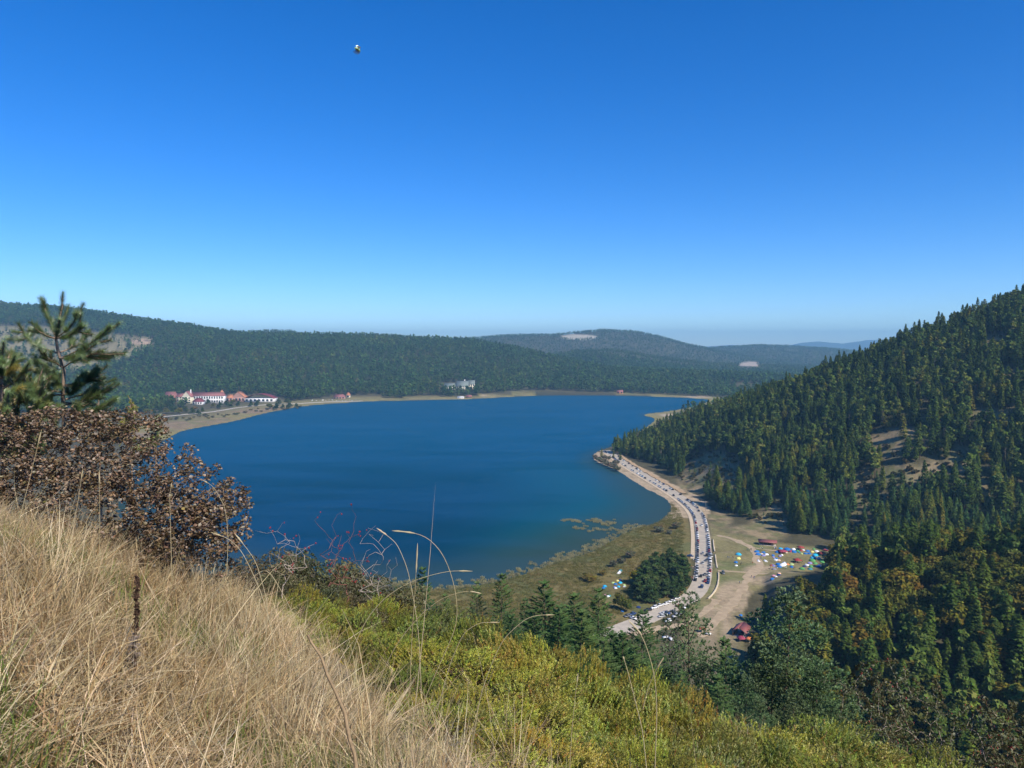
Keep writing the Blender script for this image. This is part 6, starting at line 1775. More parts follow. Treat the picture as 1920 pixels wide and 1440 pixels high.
def juniper_meshes(seed):
    r = np.random.default_rng(seed); n = 3300; nk = 24
    d = rand_unit(r, n); d[:, 2] = np.abs(d[:, 2]) * 0.9 + 0.04; d /= np.linalg.norm(d, axis=1, keepdims=True)
    kn = rand_unit(r, nk); kn[:, 2] = np.abs(kn[:, 2]) * 0.9 + 0.1; kn /= np.linalg.norm(kn, axis=1, keepdims=True)
    kr = 0.72 + 0.42 * r.random(nk)
    kk = np.argmax(d @ kn.T, 1); near_k = np.max(d @ kn.T, 1)
    # shoots crowd on the bough ends, few in the dark gaps between
    keep = r.random(n) < 0.06 + 1.0 * sstep(0.87, 0.965, near_k)
    d = d[keep]; kk = kk[keep]; near_k = near_k[keep]; n = len(d)
    rad = kr[kk] * (0.60 + 0.48 * sstep(0.84, 1.0, near_k)) * (0.84 + 0.2 * r.random(n))
    base = d * rad[:, None]
    axis = d * 0.5 + rand_unit(r, n) * 0.45 + np.array([0, 0, 0.6]) + kn[kk] * 0.5
    axis /= np.linalg.norm(axis, axis=1, keepdims=True)
    ln = 0.08 + 0.08 * r.random(n) + 0.10 * (near_k > 0.985)
    mb = MB(); tn = (0.62 + 0.66 * r.random((nk, 1))) * (1 + 0.22 * (r.random((nk, 3)) - 0.5))
    v, f, c = needles_along(base, axis, ln, 20, 0.038, 0.0058, r, 0.68, amt=0.35)
    c = c * np.repeat(tn[kk], 60, 0)
    brown = r.random(n) < 0.035
    c = np.where(np.repeat(brown, 60)[:, None], c * np.array([1.0, 0.55, 0.7]), c)
    mb.add(v, f, c)
    fol = mb.mesh('juniper_foliage', [M_JUN], tint=True)
    st = MB()
    for k in range(nk):
        e = kn[k] * 0.80 * kr[k]
        mid = e * 0.5 + np.array([0, 0, -0.1]) + rand_unit(r, 1)[0] * 0.07
        st.tube([(0, 0, -0.08), mid, e], [0.03, 0.02, 0.008], 4)
        for q in range(4):
            e2 = e + rand_unit(r, 1)[0] * 0.16; st.tube([mid * 0.4 + e * 0.6, e2], [0.01, 0.005], 3)
    return fol, st.mesh('juniper_stems', [M_JSTEM])
JUN = [juniper_meshes(500 + i) for i in range(4)]

JUNIPERS = [  # u, v of the top, distance, half width, half depth
    (470, 1128, 8.4, 0.55, 0.5), (560, 1118, 8.6, 0.75, 0.6), (660, 1140, 8.0, 0.8, 0.6), (770, 1158, 7.8, 0.85, 0.7), (880, 1175, 7.4, 0.8, 0.65),
    (995, 1195, 7.2, 0.7, 0.6), (700, 1210, 6.4, 0.75, 0.6), (840, 1235, 6.0, 0.8, 0.6), (960, 1255, 5.9, 0.7, 0.6), (1075, 1250, 6.6, 0.75, 0.6), (1180, 1285, 6.6, 0.8, 0.6),
    (920, 1330, 4.9, 0.65, 0.5), (1050, 1320, 5.2, 0.7, 0.55), (1170, 1345, 5.2, 0.7, 0.55), (1290, 1325, 6.4, 0.75, 0.6), (1400, 1345, 6.5, 0.8, 0.6), (1300, 1385, 5.2, 0.7, 0.55),
    (1430, 1395, 5.6, 0.75, 0.6), (1520, 1370, 6.8, 0.8, 0.6), (1100, 1405, 4.4, 0.6, 0.5), (1230, 1420, 4.5, 0.65, 0.5), (1620, 1405, 6.6, 0.8, 0.65), (1560, 1435, 5.6, 0.8, 0.6), (1740, 1440, 6.5, 0.8, 0.65),
    (820, 1320, 4.6, 0.6, 0.5), (740, 1265, 5.4, 0.6, 0.5), (620, 1185, 6.8, 0.65, 0.5), (520, 1165, 7.4, 0.6, 0.5), (960, 1400, 3.9, 0.55, 0.45), (1380, 1445, 4.4, 0.7, 0.5), (1180, 1455, 3.7, 0.6, 0.45), (1660, 1465, 5.2, 0.8, 0.55)]

def junipers():
    r = np.random.default_rng(61)
    n = len(JUNIPERS)
    order = sorted(range(n), key=lambda i: JUNIPERS[i][0])
    rank = {i: k + 1 for k, i in enumerate(order)}
    for i, (u, v, y, rx, ry) in enumerate(JUNIPERS):
        p = at_y(u, v, y); g = gz1(p[0], y); hh = p[2] - g
        hz = float(np.clip(hh, 0.36, 0.95))
        t = thing('juniper_shrub', 'yellow-green juniper shrub on the near slope, %s of them counting from the left' % ordinal(rank[i]), 'shrub',
                  (p[0], y, p[2] - min(hz, 0.72)), r.random() * 6.28, 'juniper shrubs on the near slope')
        t.scale = (rx, ry * 1.05, min(hz, 0.72) / 1.28)
        fo, stm = JUN[i % 4]
        o = obj('foliage', fo, t); o['kind'] = 'stuff'
        obj('stems', stm, t)
junipers()

# ------------------------------------------------------------------ branching shrubs
def grow(r, base, ends, step=0.12, wob=0.25):
    """join each end point to the nearest twig already grown; returns nodes, parents"""
    cap = 40000
    N = np.zeros((cap, 3)); n = len(base); N[:n] = np.array(base, float); par = [-1] * n
    ends = np.array(ends, float); ends = ends[np.argsort(np.linalg.norm(ends - N[0], axis=1))]
    for e in ends:
        M = N[:n]; q = M - e
        dd = np.sqrt((q * q).sum(1)) + 0.35 * np.maximum(0, q[:, 2] + 0.05)
        j = int(np.argmin(dd)); a = M[j].copy(); L = float(np.linalg.norm(e - a)); k = max(1, int(L / step))
        f = np.arange(1, k + 1) / k
        P = a + (e - a) * f[:, None]
        P[:-1] += (r.random((k - 1, 3)) - 0.5) * step * wob * 2
        P[:, 2] += 0.08 * L * np.sin(math.pi * f)
        N[n:n + k] = P
        par += [j] + list(range(n, n + k - 1))
        n += k
    return N[:n].copy(), par

def twig_mesh(nodes, par, r0, rmin, mat, name, parent, sides=4):
    n = len(nodes); w = np.ones(n)
    for i in range(n - 1, -1, -1):
        if par[i] >= 0: w[par[i]] += w[i]
    rad = np.clip(r0 * (w / w.max()) ** 0.45, rmin, r0)
    p = np.array(par); c = np.nonzero(p >= 0)[0]; A = nodes[p[c]]; B = nodes[c]
    d = B - A; d /= np.maximum(np.linalg.norm(d, axis=1, keepdims=True), 1e-9)
    ref = np.where(np.abs(d[:, 2:3]) < 0.8, np.array([[0, 0, 1.0]]), np.array([[1.0, 0, 0]]))
    x = np.cross(d, ref); x /= np.linalg.norm(x, axis=1, keepdims=True); y = np.cross(d, x)
    an = np.arange(sides) * 2 * math.pi / sides
    off = np.cos(an)[None, :, None] * x[:, None] + np.sin(an)[None, :, None] * y[:, None]
    ra = np.minimum(rad[p[c]], rad[c] * 1.4)[:, None, None]; rb = rad[c][:, None, None]
    v = np.concatenate([A[:, None] + off * ra, B[:, None] + off * rb], 1).reshape(-1, 3)
    k = np.arange(sides); k2 = (k + 1) % sides
    f = np.stack([k, k2, sides + k2, sides + k], -1)[None] + (np.arange(len(c)) * 2 * sides)[:, None, None]
    return obj(name, mesh_np(name, v, f.reshape(-1, 4), [mat]), parent)

M_BROWNLEAF = leafy('brown_leaves', [(0.0, (0.165, 0.105, 0.058)), (0.4, (0.20, 0.130, 0.068)), (0.75, (0.22, 0.155, 0.070)), (1.0, (0.20, 0.165, 0.062))], 0.25, 0.0, True, gloss=0.07)
M_TWIG = surf('grey_brown_twig', (0.26, 0.19, 0.14), 0.85, 0.25, 30, 0.15)
M_TWIG_PALE = surf('pale_bare_twig', (0.42, 0.34, 0.27), 0.85, 0.25, 30, 0.15)
M_TWIG_RED = surf('reddish_twig', (0.22, 0.10, 0.07), 0.85, 0.3, 30, 0.15)
M_HIP = surf('red_rose_hip', (0.27, 0.018, 0.016), 0.35, 0.2, 60, 0.5)

def leaf_shape(r, n):
    """n ovate leaves folded along the midrib and curled: returns (n,7,3) unit leaves, faces"""
    out = np.array([[0, 0, 0], [0.28, 0.30, 0.06], [0.62, 0.32, 0.05], [1.0, 0, 0], [0.62, -0.32, 0.05], [0.28, -0.30, 0.06], [0.5, 0, -0.05]])
    f = np.array([(0, 6, 1), (1, 6, 2), (2, 6, 3), (3, 6, 4), (4, 6, 5), (5, 6, 0)])
    v = np.repeat(out[None], n, 0).copy()
    fold = 0.3 + 1.3 * r.random(n); curl = (r.random(n) - 0.35) * 1.0; wd = 0.8 + 0.5 * r.random(n)
    v[:, :, 1] *= wd[:, None]
    v[:, :, 2] = v[:, :, 2] * fold[:, None] * 2.2 + curl[:, None] * v[:, :, 0] ** 2 * 0.4
    return v, f

def brown_bush():
    r = np.random.default_rng(90)
    yb = 6.2
    base_px = (190, 1080)
    b = at_y(*base_px, yb); g0 = gz1(b[0], yb)
    lobes = [(20, 850, 6.0, 0.46, 0.5, 0.36), (110, 850, 6.3, 0.52, 0.6, 0.40), (215, 850, 6.4, 0.46, 0.6, 0.36), (290, 895, 6.2, 0.40, 0.5, 0.34), (360, 930, 6.0, 0.34, 0.45, 0.30), (415, 955, 5.9, 0.26, 0.35, 0.22),
             (60, 940, 5.8, 0.5, 0.5, 0.35), (180, 950, 5.8, 0.55, 0.5, 0.38), (300, 985, 5.8, 0.42, 0.45, 0.30), (-60, 880, 6.0, 0.5, 0.5, 0.45), (380, 1010, 5.7, 0.34, 0.4, 0.26), (335, 975, 5.9, 0.36, 0.45, 0.3), (425, 985, 5.8, 0.2, 0.3, 0.2), (240, 800, 6.5, 0.3, 0.4, 0.18), (90, 795, 6.4, 0.4, 0.4, 0.18),
             (40, 1020, 5.8, 0.5, 0.5, 0.3), (150, 1040, 5.8, 0.5, 0.5, 0.3), (260, 1050, 5.8, 0.45, 0.5, 0.3), (350, 1060, 5.8, 0.35, 0.4, 0.22), (-60, 1000, 5.9, 0.4, 0.4, 0.4)]
    L = []
    for u, v, y, rx, ry, rz in lobes:
        p = at_y(u, v, y); L.append((p[0], p[1], p[2], rx, ry, rz))
    L = np.array(L); vol = np.prod(L[:, 3:], 1) ** 0.66
    m = 2600
    pk = r.choice(len(L), m, p=vol / vol.sum()); d = rand_unit(r, m)
    ends = L[pk, :3] + d * L[pk, 3:] * (0.45 + 0.55 * r.random(m) ** 0.5)[:, None]
    ends = ends[ends[:, 2] > g0 + 0.0]
    bases = [(b[0] + q * 0.5, yb + 0.15 * s, gz1(b[0] + q * 0.5, yb + 0.15 * s) - 0.05) for q, s in ((0, 0), (-1, 1), (0.8, 0), (-1.8, 0.5), (1.5, -0.4))]
    org = np.array([b[0], yb, g0])
    nodes, par = grow(r, [np.array(q) for q in bases], ends, 0.14, 0.3)
    t = thing('leafy_bush', 'large brown-leaved bush at the top edge of the dry grass', 'bush', org)
    loc = nodes - org
    tw = twig_mesh(loc, par, 0.014, 0.0022, M_TWIG, 'branches', t, 3)
    # leaves sit along the outer twigs
    child = np.zeros(len(nodes), int)
    for p in par:
        if p >= 0: child[p] += 1
    tips = np.nonzero(np.array(par) >= 0)[0]
    gen = np.zeros(len(nodes))
    cand = np.concatenate([tips, tips[child[tips] == 0], tips[child[tips] == 0], tips[child[tips] == 0]])
    nl = 36000
    at = r.choice(cand, nl)
    lat = np.array(par)[at]; q = r.random(nl)
    pos = loc[at] * (1 - q)[:, None] + loc[lat] * q[:, None] + rand_unit(r, nl) * 0.034
    keep = pos[:, 2] > -0.1
    pos = pos[keep]; nl = len(pos)
    shp, f = leaf_shape(r, nl)
    size = 0.017 + 0.019 * r.random(nl)
    az = r.random(nl) * 6.283; el = (r.random(nl) - 0.55) * 1.5; ro = (r.random(nl) - 0.5) * 2.0
    ax = np.stack([np.cos(az) * np.cos(el), np.sin(az) * np.cos(el), np.sin(el)], -1)
    s0 = np.stack([-np.sin(az), np.cos(az), 0 * az], -1); n0 = np.cross(ax, s0)
    sy = s0 * np.cos(ro)[:, None] + n0 * np.sin(ro)[:, None]; nz = np.cross(ax, sy)
    V = pos[:, None] + size[:, None, None] * (shp[:, :, :1] * ax[:, None] + shp[:, :, 1:2] * sy[:, None] + shp[:, :, 2:3] * nz[:, None])
    hue = np.array([(1, 1, 1), (1.08, 0.92, 0.85), (0.88, 1.02, 0.75), (1.3, 1.2, 0.9), (0.7, 0.72, 0.7)])[r.integers(0, 5, nl)]
    col = tints(r, nl, 0.35, 0.08) * hue
    # the leaves that show largest are leaves of their own
    wpos = pos + org
    u, v, dp = project(wpos[:, 0], wpos[:, 1], wpos[:, 2])
    front = -dp + 0.8 * (v < 900) * (u > 280)
    big = np.argsort(-(size / dp) - 0.02 * (u < 5))
    own = [int(i) for i in big[(u[big] > 5) & (dp[big] < np.median(dp) + 0.1)][:300]]
    own_set = set(own)
    rest = np.array([i for i in range(nl) if i not in own_set])
    c7 = np.repeat(col[rest], 7, 0)
    fo = obj('leaves', mesh_np('leaves', V[rest].reshape(-1, 3), (f[None] + (np.arange(len(rest)) * 7)[:, None, None]).reshape(-1, 3), [M_BROWNLEAF], col=c7), t)
    fo['kind'] = 'stuff'
    for i in own:
        obj('leaf', mesh_np('leaf', V[i] - pos[i], f, [M_BROWNLEAF], col=np.repeat(col[i:i + 1], 7, 0)), t, loc=pos[i])
brown_bush()

def bare_bush(name, label, px, y, ends_px, hips, mat, cat='bush', r0=0.008, seed=1, n_fill=40, spread=60, leaves=None, rmin=0.0013, dy=0.5):
    r = np.random.default_rng(seed)
    b = at_y(px[0], px[1], y); g = gz1(b[0], y); org = np.array([b[0], y, min(g, b[2])])
    E = []
    for (u, v) in ends_px:
        E.append(at_y(u, v, y + (r.random() - 0.5) * 2 * dy))
    for k in range(n_fill):
        u, v = ends_px[r.integers(0, len(ends_px))]; q = r.random() * 0.75 + 0.1
        E.append(at_y(u + (px[0] - u) * q + (r.random() - 0.5) * spread, v + (px[1] - v) * q + (r.random() - 0.5) * spread, y + (r.random() - 0.5) * 2 * dy))
    nodes, par = grow(r, [org, org + np.array([0.08, 0.05, 0]), org + np.array([-0.1, 0, 0])], E, 0.09, 0.35)
    loc = nodes - org
    t = thing(name, label, cat, org)
    twig_mesh(loc, par, r0, rmin, mat, 'branches', t, 3)
    child = np.zeros(len(nodes), int)
    for p in par:
        if p >= 0: child[p] += 1
    tips = np.nonzero(child == 0)[0]
    if hips:
        mb = MB()
        oc = np.array([(1, 0, 0), (0, 1, 0), (-1, 0, 0), (0, -1, 0)])
        for k in range(hips):
            c = loc[r.choice(tips)] + (r.random(3) - 0.5) * 0.07
            s = 0.0075 + 0.003 * r.random()
            v = np.concatenate([[c + np.array([0, 0, s * 1.5])], c + oc * s + np.array([0, 0, s * 0.5]), c + oc * s * 0.9 - np.array([0, 0, s * 0.6]), [c - np.array([0, 0, s * 1.5])]])
            f3 = [(0, 1, 2), (0, 2, 3), (0, 3, 4), (0, 4, 1), (9, 6, 5), (9, 7, 6), (9, 8, 7), (9, 5, 8)]
            f4 = [(1, 5, 6, 2), (2, 6, 7, 3), (3, 7, 8, 4), (4, 8, 5, 1)]
            mb.add(v, [np.array(f3), np.array(f4)])
        h = mb.build('rose_hips', M_HIP, t, True); h['kind'] = 'stuff'
    if leaves:
        nlv, lm, ls = leaves
        c = loc[r.integers(3, len(loc), nlv)] + rand_unit(r, nlv) * 0.04
        a = rand_unit(r, nlv); bb = np.cross(a, rand_unit(r, nlv)); bb /= np.linalg.norm(bb, axis=1, keepdims=True)
        s = ls * (0.6 + 0.8 * r.random(nlv))
        mb = MB(); v, f, cc = quads_at(c, a * s[:, None], bb * (0.6 * s)[:, None], tints(r, nlv, 0.3)); mb.add(v, f, cc)
        o = mb.build('foliage', lm, t, tint=True); o['kind'] = 'stuff'
    return t

bare_bush('rose_bush', 'bare rose bush with red hips standing against the lake', (640, 1105), 9.5,
          [(600, 965), (622, 985), (640, 960), (660, 945), (668, 968), (650, 1000), (612, 1010), (590, 975), (675, 1000), (640, 1030), (600, 1040), (630, 1050)], 46, M_TWIG_RED, seed=11, n_fill=46, spread=46)
bare_bush('bare_bush', 'grey leafless bush right of the rose bush against the lake', (690, 1110), 9.8,
          [(690, 990), (705, 985), (720, 1000), (735, 1020), (742, 1045), (745, 1060), (700, 1020), (728, 1062), (738, 1085), (680, 1010), (715, 1040), (660, 1050)], 8, M_TWIG_PALE, seed=12, n_fill=60, spread=40)
bare_bush('rose_bush', 'thin rose twigs with a few red hips beside the brown bush', (540, 1085), 9.0,
          [(478, 995), (500, 1000), (530, 980), (535, 1000), (520, 1020), (545, 1010), (560, 1000), (575, 1030), (505, 1040), (590, 1020)], 22, M_TWIG_PALE, seed=13, n_fill=36, spread=44)
bare_bush('rose_bush', 'tangled pale rose bush with red hips at the right foot of the slope', (1790, 1470), 9.5,
          [(1545, 1275), (1580, 1300), (1620, 1330), (1640, 1290), (1680, 1280), (1690, 1330), (1720, 1310), (1760, 1330), (1800, 1340), (1815, 1325), (1850, 1350), (1880, 1370), (1900, 1330), (1905, 1390), (1840, 1390), (1740, 1380), (1660, 1240), (1630, 1260), (1700, 1255)],
          95, M_TWIG_PALE, seed=14, n_fill=120, spread=70, r0=0.012, rmin=0.002, dy=0.9, leaves=(5000, M_BROWSCRUB, 0.016))
bare_bush('rose_bush', 'reddish rose bush full of hips at the lower right edge of the picture', (1900, 1480), 9.0,
          [(1840, 1310), (1860, 1340), (1880, 1330), (1900, 1320), (1915, 1345), (1925, 1380), (1890, 1400), (1870, 1420), (1930, 1330), (1850, 1400)], 110, M_TWIG_RED, seed=15, n_fill=70, spread=60, dy=0.8, leaves=(3500, M_BROWSCRUB, 0.016))
bare_bush('rose_bush', 'dark rose bush with scattered hips behind the big blue-green pine', (1680, 1420), 16.0,
          [(1600, 1260), (1625, 1245), (1650, 1265), (1680, 1240), (1700, 1270), (1730, 1290), (1750, 1275), (1640, 1300), (1690, 1310), (1760, 1320)], 60, M_TWIG_RED, seed=16, n_fill=60, spread=60, dy=1.2, leaves=(6000, M_BROWSCRUB, 0.022), rmin=0.003, r0=0.015)

# ------------------------------------------------------------------ tall grass stalks with seed heads
def stalk(label, pts, y, head, w=0.0019, hw=0.0042, dy=0.0, mat=None):
    P = np.array([at_y(u, v, y + dy * k / (len(pts) - 1)) for k, (u, v) in enumerate(pts)])
    # smooth
    tt = np.linspace(0, len(P) - 1, 26); P = np.stack([np.interp(tt, np.arange(len(P)), P[:, i]) for i in range(3)], -1)
    for _ in range(3): P[1:-1] = 0.25 * P[:-2] + 0.5 * P[1:-1] + 0.25 * P[2:]
    org = P[0].copy(); P = P - org
    t = thing('grass_stalk', label, 'grass stalk', org)
    k = int(len(P) * (1 - head))
    MB().tube(P[:k + 1], np.linspace(w, w * 0.6, k + 1), 4).build('stem', mat or M_STALK, t)
    if head:
        hd = MB(); H = P[k:]
        hd.tube(H, hw * np.interp(np.linspace(0, 1, len(H)), [0, 0.15, 0.8, 1], [0.4, 1, 0.8, 0.15]) * (1 + 0.25 * np.sin(np.arange(len(H)) * 2.5)), 5)
        hd.build('seed_head', M_STALK, t)
    return t
stalk('tall grass stalk curving over to the left with a long pale seed head', [(745, 1440), (820, 1250), (857, 1180), (858, 1130), (848, 1080), (830, 1035), (800, 1005), (770, 998), (735, 995)], 3.2, 0.16)
stalk('long leaning grass stalk whose seed head lies level above the lake edge', [(650, 1250), (680, 1170), (720, 1120), (770, 1090), (820, 1075), (850, 1070), (886, 1071)], 3.4, 0.14)
stalk('arched grass stalk ending in a seed head just below the near lake shore', [(700, 1300), (740, 1210), (790, 1150), (830, 1120), (865, 1110), (880, 1108), (903, 1113)], 3.6, 0.16)
stalk('straight upright grass stalk pointing up into the lake', [(768, 1300), (772, 1200), (778, 1110), (783, 1018)], 3.5, 0.2)
stalk('grass stalk bent over to the upper left with a brown head', [(790, 1300), (785, 1180), (766, 1070), (745, 1020), (725, 1003), (706, 990)], 3.7, 0.2)
stalk('grass stalk bowing far right with its tip over the firs', [(880, 1440), (900, 1300), (940, 1200), (985, 1160), (1010, 1153), (1040, 1153)], 3.4, 0.14)
stalk('thin grass stalk bowing right under the one over the firs', [(820, 1330), (845, 1240), (870, 1185), (900, 1167), (937, 1167)], 3.6, 0.15)
stalk('tall thick grass stalk arching left in front of the parked cars', [(1228, 1440), (1232, 1330), (1228, 1270), (1215, 1220), (1200, 1185), (1178, 1163)], 2.9, 0.25, 0.0022)
stalk('upright grass stalk with a forked tip in front of the juniper', [(1212, 1440), (1205, 1370), (1190, 1310), (1176, 1255), (1168, 1230)], 3.1, 0.1)
stalk('grass stalk leaning right whose tip crosses the dark pines', [(1205, 1330), (1215, 1290), (1230, 1255), (1245, 1232)], 3.1, 0.3)
stalk('short straight stalk at the right end of the grass below the juniper', [(1068, 1440), (1072, 1370), (1078, 1310), (1084, 1262)], 3.3, 0.15)
stalk('bright grass stalk rising beside the withered leaning stem', [(470, 1440), (480, 1300), (500, 1190), (502, 1130), (480, 1050), (440, 1000)], 3.3, 0.1)
stalk('tall pale stalk arching left at the corner of the brown bush', [(520, 1340), (515, 1200), (490, 1110), (455, 1035), (430, 1010), (395, 998)], 3.5, 0.14)
stalk('long straw arching right across the juniper from the grass', [(360, 1350), (420, 1180), (455, 1100), (500, 1060), (540, 1130), (575, 1210)], 3.8, 0.1)
stalk('pale slanting stalk against the brown bush at the left edge', [(18, 1035), (40, 960), (60, 880), (78, 805)], 3.6, 0.12)
stalk('thin upright stalk in front of the brown bush near its middle', [(188, 1090), (187, 1020), (187, 950), (186, 880)], 4.0, 0.15)
stalk('thin stalk leaning right in front of the brown bush', [(120, 1080), (135, 1000), (148, 930), (155, 880)], 4.0, 0.15)
stalk('curved stalk crossing the lower right of the brown bush', [(425, 1080), (428, 1000), (422, 950), (400, 912), (380, 900)], 4.2, 0.15)
stalk('straight stalk standing before the right part of the brown bush', [(322, 1080), (320, 1000), (318, 930), (322, 905)], 4.2, 0.15)

def withered(label, pts, y, r0, head=False, seed=3):
    r = np.random.default_rng(seed)
    P = np.array([at_y(u, v, y) for u, v in pts]); org = P[0].copy(); P = P - org
    t = thing('withered_stem', label, 'dead stem', org)
    tt = np.linspace(0, len(P) - 1, 14); Q = np.stack([np.interp(tt, np.arange(len(P)), P[:, i]) for i in range(3)], -1)
    Q[1:-1] += (r.random((12, 3)) - 0.5) * r0 * 1.2
    MB().tube(Q, r0 * (1 - 0.45 * np.linspace(0, 1, 14)) * (0.85 + 0.3 * r.random(14)), 6).build('stem', M_DARKSTEM if head else M_STEM, t)
    if head:
        n = 420; q = r.random(n); c = np.stack([np.interp(q * (len(Q) - 1), np.arange(len(Q)), Q[:, i]) for i in range(3)], -1)
        d = rand_unit(r, n); a = np.cross(d, rand_unit(r, n)); s = 0.006 + 0.008 * r.random(n)
        up = q > 0.5
        mb = MB(); v, f, cc = quads_at(c[up] + d[up] * 0.006, a[up] * s[up][:, None] * 0.6, d[up] * s[up][:, None]); mb.add(v, f)
        mb.build('seed_capsules', M_DARKSTEM, t)['kind'] = 'stuff'
        lo = (q > 0.12) & (q < 0.46) & (r.random(n) < 0.6); s = s * 1.3
        mb = MB(); v, f, cc = quads_at(c[lo] + d[lo] * 0.02, a[lo] * s[lo][:, None] * 0.35, d[lo] * s[lo][:, None]); mb.add(v, f)
        mb.build('withered_leaves', M_GREYHEAD, t)['kind'] = 'stuff'
withered('dark withered flower spike with grey shrivelled leaves in the dry grass', [(252, 1260), (252, 1210), (255, 1150), (257, 1080)], 3.3, 0.007, True)
withered('thick brown dead stem leaning left out of the dry grass', [(668, 1440), (650, 1350), (625, 1290), (600, 1230), (577, 1190)], 2.6, 0.008, seed=5)
withered('short dark dead stem leaning right in the dry grass', [(440, 1310), (452, 1280), (460, 1258)], 3.2, 0.004, seed=6)

# ------------------------------------------------------------------ young pine and its neighbours at the left edge
M_NEEDLE = leafy('long_pine_needles', [(0.0, (0.10, 0.155, 0.04)), (1.0, (0.125, 0.18, 0.05))], 0.25, 0.0, True, gloss=0.08)

def shoots_tree(name, label, cat, org, trunk, branches, r, nl=0.055, per=150, trunk_r=0.02, nmat=None, w=0.0011, tone=None):
    t = thing(name, label, cat, org)
    mb = MB(); mb.tube(np.array(trunk) - org, np.linspace(trunk_r, trunk_r * 0.35, len(trunk)), 6); mb.build('trunk', M_TWIG, t)
    bm_ = MB(); nd = MB()
    for k, (pts, f0) in enumerate(branches):
        P = np.array(pts) - org
        tt = np.linspace(0, len(P) - 1, 9); P = np.stack([np.interp(tt, np.arange(len(P)), P[:, i]) for i in range(3)], -1)
        bm_.tube(P, np.linspace(trunk_r * 0.42, trunk_r * 0.16, 9), 4)
        seg = np.arange(8); keep = (seg + 1) / 8 > f0
        base = P[:-1][keep]; ax = np.diff(P, axis=0)[keep]; ln = np.linalg.norm(ax, axis=1); ax = ax / ln[:, None]
        tn = (1.0, 1.0, 1.0) if tone is None or r.random() > tone[0] else tone[1]
        for b_, a_, l_ in zip(base, ax, ln):
            nn = int(per * l_ / 0.12) + 6
            v, f, c = needles_along(b_[None], a_[None], np.array([l_ * 1.15]), nn, nl, w, r, 0.85, tn, 0.3)
            nd.add(v, f, c)
    bm_.build('branches', M_TWIG, t)
    o = nd.build('needles', nmat or M_NEEDLE, t, tint=True); o['kind'] = 'stuff'
    return t

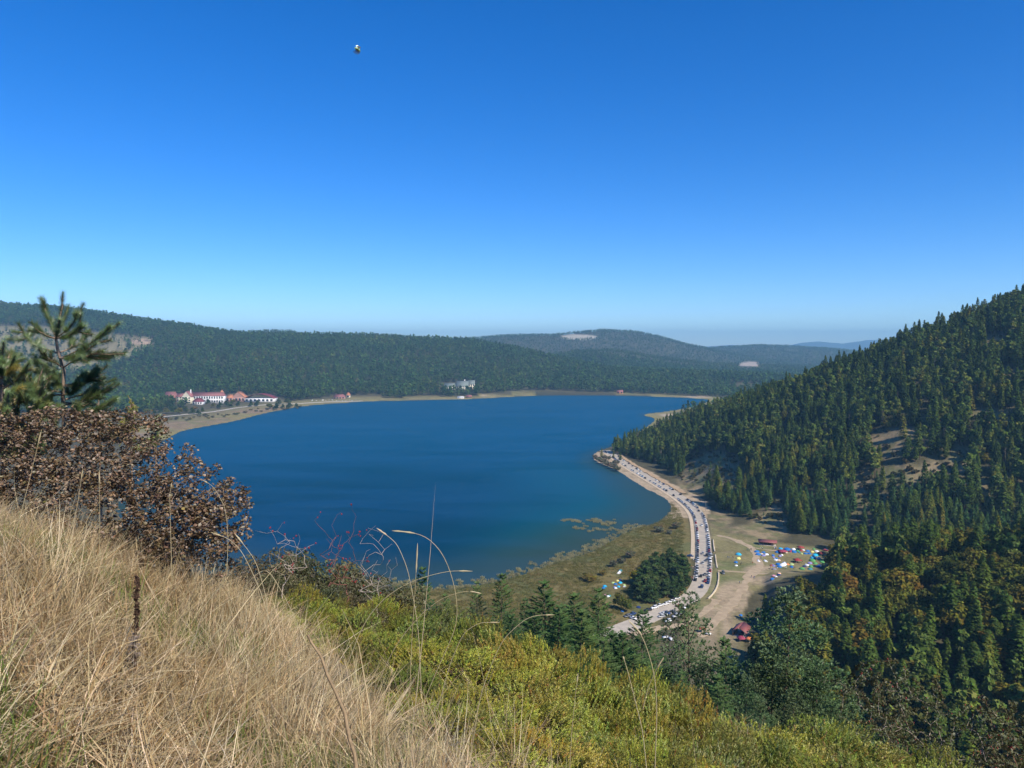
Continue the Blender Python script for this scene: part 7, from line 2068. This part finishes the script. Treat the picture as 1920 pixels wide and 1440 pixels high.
def young_pine():
    r = np.random.default_rng(31); y = 8.6
    P = lambda u, v, d=0.0: at_y(u, v, y + d)
    g = P(122, 830); g[2] = gz1(g[0], g[1])
    trunk = [g, P(120, 790), P(118, 740), P(120, 695), P(108, 655), P(105, 635), P(112, 595), P(118, 570)]
    B = []
    def br(pts, f0=0.25, sub=2):
        q = [P(*p) for p in pts]; B.append((q, f0))
        for s in range(sub + 2 if sub else 0):
            k = 0.35 + 0.5 * r.random(); i = k * (len(q) - 1); a = q[int(i)] + (q[min(int(i) + 1, len(q) - 1)] - q[int(i)]) * (i - int(i))
            d = q[-1] - q[0]; L = np.linalg.norm(d) * (0.26 + 0.2 * r.random())
            e = a + d / np.linalg.norm(d) * L * 0.7 + rand_unit(r, 1)[0] * L * 0.6 + np.array([0, 0, L * 0.12])
            B.append(([a, (a + e) / 2 + np.array([0, 0, -0.01]), e], 0.15))
    br([(105, 637), (112, 600), (116, 570), (118, 551)], 0.2, 0)
    br([(105, 635, 0), (96, 608, 0.1), (88, 590, 0.15), (83, 578, 0.2)], 0.2, 1)
    br([(106, 633), (122, 622, -0.1), (138, 605, -0.15), (147, 588, -0.15)], 0.3, 1)
    br([(106, 633), (114, 610, 0.2), (124, 590, 0.3), (128, 575, 0.35)], 0.3, 0)
    br([(106, 634), (125, 632, -0.15), (145, 620, -0.25), (158, 612, -0.25)], 0.2, 1)
    br([(105, 635), (88, 630, -0.1), (72, 620, -0.15), (60, 605, -0.15)], 0.2, 1)
    br([(105, 635), (108, 615, -0.25), (112, 600, -0.3)], 0.2, 0)
    br([(108, 662), (88, 655, 0.1), (66, 648, 0.15), (48, 630, 0.2), (36, 608, 0.2)], 0.35, 2)
    br([(108, 662), (120, 658, 0.3), (150, 645, 0.4), (165, 625, 0.45)], 0.4, 1)
    br([(112, 672), (130, 665, -0.2), (150, 655, -0.25), (175, 640, -0.3), (186, 632, -0.3)], 0.4, 3)
    br([(112, 672), (128, 672, -0.4), (142, 668, -0.5), (152, 660, -0.5)], 0.3, 1)
    br([(118, 690), (132, 680, -0.2), (150, 672, -0.3), (170, 665, -0.35), (192, 658, -0.4)], 0.35, 3)
    br([(118, 690), (105, 680, -0.1), (95, 675, -0.2), (82, 668, -0.25)], 0.2, 2)
    br([(118, 695), (100, 690, 0.3), (80, 680, 0.4), (62, 665, 0.4)], 0.3, 2)
    for k, (u0, v0, u1, v1) in enumerate([(118, 725, 70, 700), (118, 725, 160, 710), (120, 722, 182, 705), (118, 730, 100, 700), (118, 740, 60, 730), (118, 740, 150, 725), (119, 750, 195, 715), (120, 755, 175, 745), (119, 765, 80, 755),
                                          (119, 760, 205, 735), (119, 770, 150, 765), (118, 770, 45, 745), (118, 735, 30, 715), (118, 780, 90, 785), (119, 780, 190, 770)]):
        d = (r.random() - 0.5) * 1.0
        br([(u0, v0), ((u0 + u1) / 2, (v0 + v1) / 2 + 6, d * 0.6), (u1, v1 - 6, d)], 0.3, 3)
    shoots_tree('young_pine_tree', 'young pine with open whorled branches rising above the brown bush', 'pine tree', g, trunk, B, r, 0.076, 200, 0.026, w=0.0016)
    # a bushier pine at the frame's left edge, yellowing
    for lab, u0, v0, y2, ww, n, tone, top in [('bushy yellowing pine cut by the left edge of the picture', 5, 900, 7.8, 95, 44, (0.45, (2.1, 1.15, 0.7)), 665),
                                              ('low green pine bough tips between the left edge and the young pine', 55, 900, 8.0, 60, 26, (0.2, (1.5, 1.1, 0.8)), 720)]:
        g2 = at_y(u0, v0, y2); g2[2] = gz1(g2[0], y2)
        B = []; tr = [g2, at_y(u0, (v0 + top) / 2, y2), at_y(u0 - 4, top + 8, y2)]
        for k in range(n):
            f = r.random(); vv = v0 - 30 + (top - v0 + 40) * f; a = at_y(u0, vv, y2)
            L = ww * (1.0 - 0.6 * f) * (0.6 + 0.5 * r.random()); az = r.random() * 6.283
            e = at_y(u0 + L * math.cos(az), vv - 18 - 22 * r.random(), y2 + 0.5 * math.sin(az))
            B.append(([a, (a + e) / 2 + np.array([0, 0, -0.03]), e], 0.35))
            for s in range(2):
                q = a + (e - a) * (0.45 + 0.3 * r.random()); e2 = q + (e - a) * 0.4 + rand_unit(r, 1)[0] * 0.1 + np.array([0, 0, 0.05])
                B.append(([q, (q + e2) / 2, e2], 0.1))
        shoots_tree('young_pine_tree', lab, 'pine tree', g2, tr, B, r, 0.062, 150, 0.03, tone=tone, w=0.0015)
    # small firs seen between pine and lake
    for lab, u0, v0, y2, ww, n, nl, tone, top in [('small dark fir right behind the young pine', 185, 830, 9.6, 48, 70, 0.02, None, 700),
                                                  ('yellow-green conifer tips above the right shoulder of the brown bush', 245, 830, 8.4, 34, 34, 0.022, (1.0, (2.3, 1.6, 0.6)), 757),
                                                  ('pale green pine sprig sticking out over the marsh', 292, 850, 7.6, 34, 12, 0.045, (1.0, (1.9, 1.5, 0.9)), 785)]:
        g2 = at_y(u0, v0, y2); g2[2] = gz1(g2[0], y2)
        B = []; tr = [g2, at_y(u0, (v0 + top) / 2, y2), at_y(u0, top, y2)]
        for k in range(n):
            f = r.random(); vv = v0 + (top - v0) * f; a = at_y(u0, vv, y2)
            L = ww * (1.05 - 0.9 * f) * (0.6 + 0.5 * r.random()); az = r.random() * 6.283
            e = at_y(u0 + L * math.cos(az), vv - 2 - 8 * r.random(), y2 + L / F * y2 * math.sin(az))
            B.append(([a, (a + e) / 2 + np.array([0, 0, 0.015]), e], 0.2))
            for s in range(3):
                q = a + (e - a) * (0.3 + 0.5 * r.random()); e2 = q + (e - a) * 0.35 + rand_unit(r, 1)[0] * 0.06
                B.append(([q, (q + e2) / 2, e2], 0.0))
        shoots_tree('small_fir_tree', lab, 'fir tree', g2, tr, B, r, nl, 60, 0.015, M_NEEDLE if tone else M_BLUEPINE2, 0.0016, tone)
M_BLUEPINE2 = leafy('small_fir_needles', [(0.0, (0.04, 0.085, 0.04)), (1.0, (0.055, 0.10, 0.045))], 0.2, 0.0, True)
young_pine()
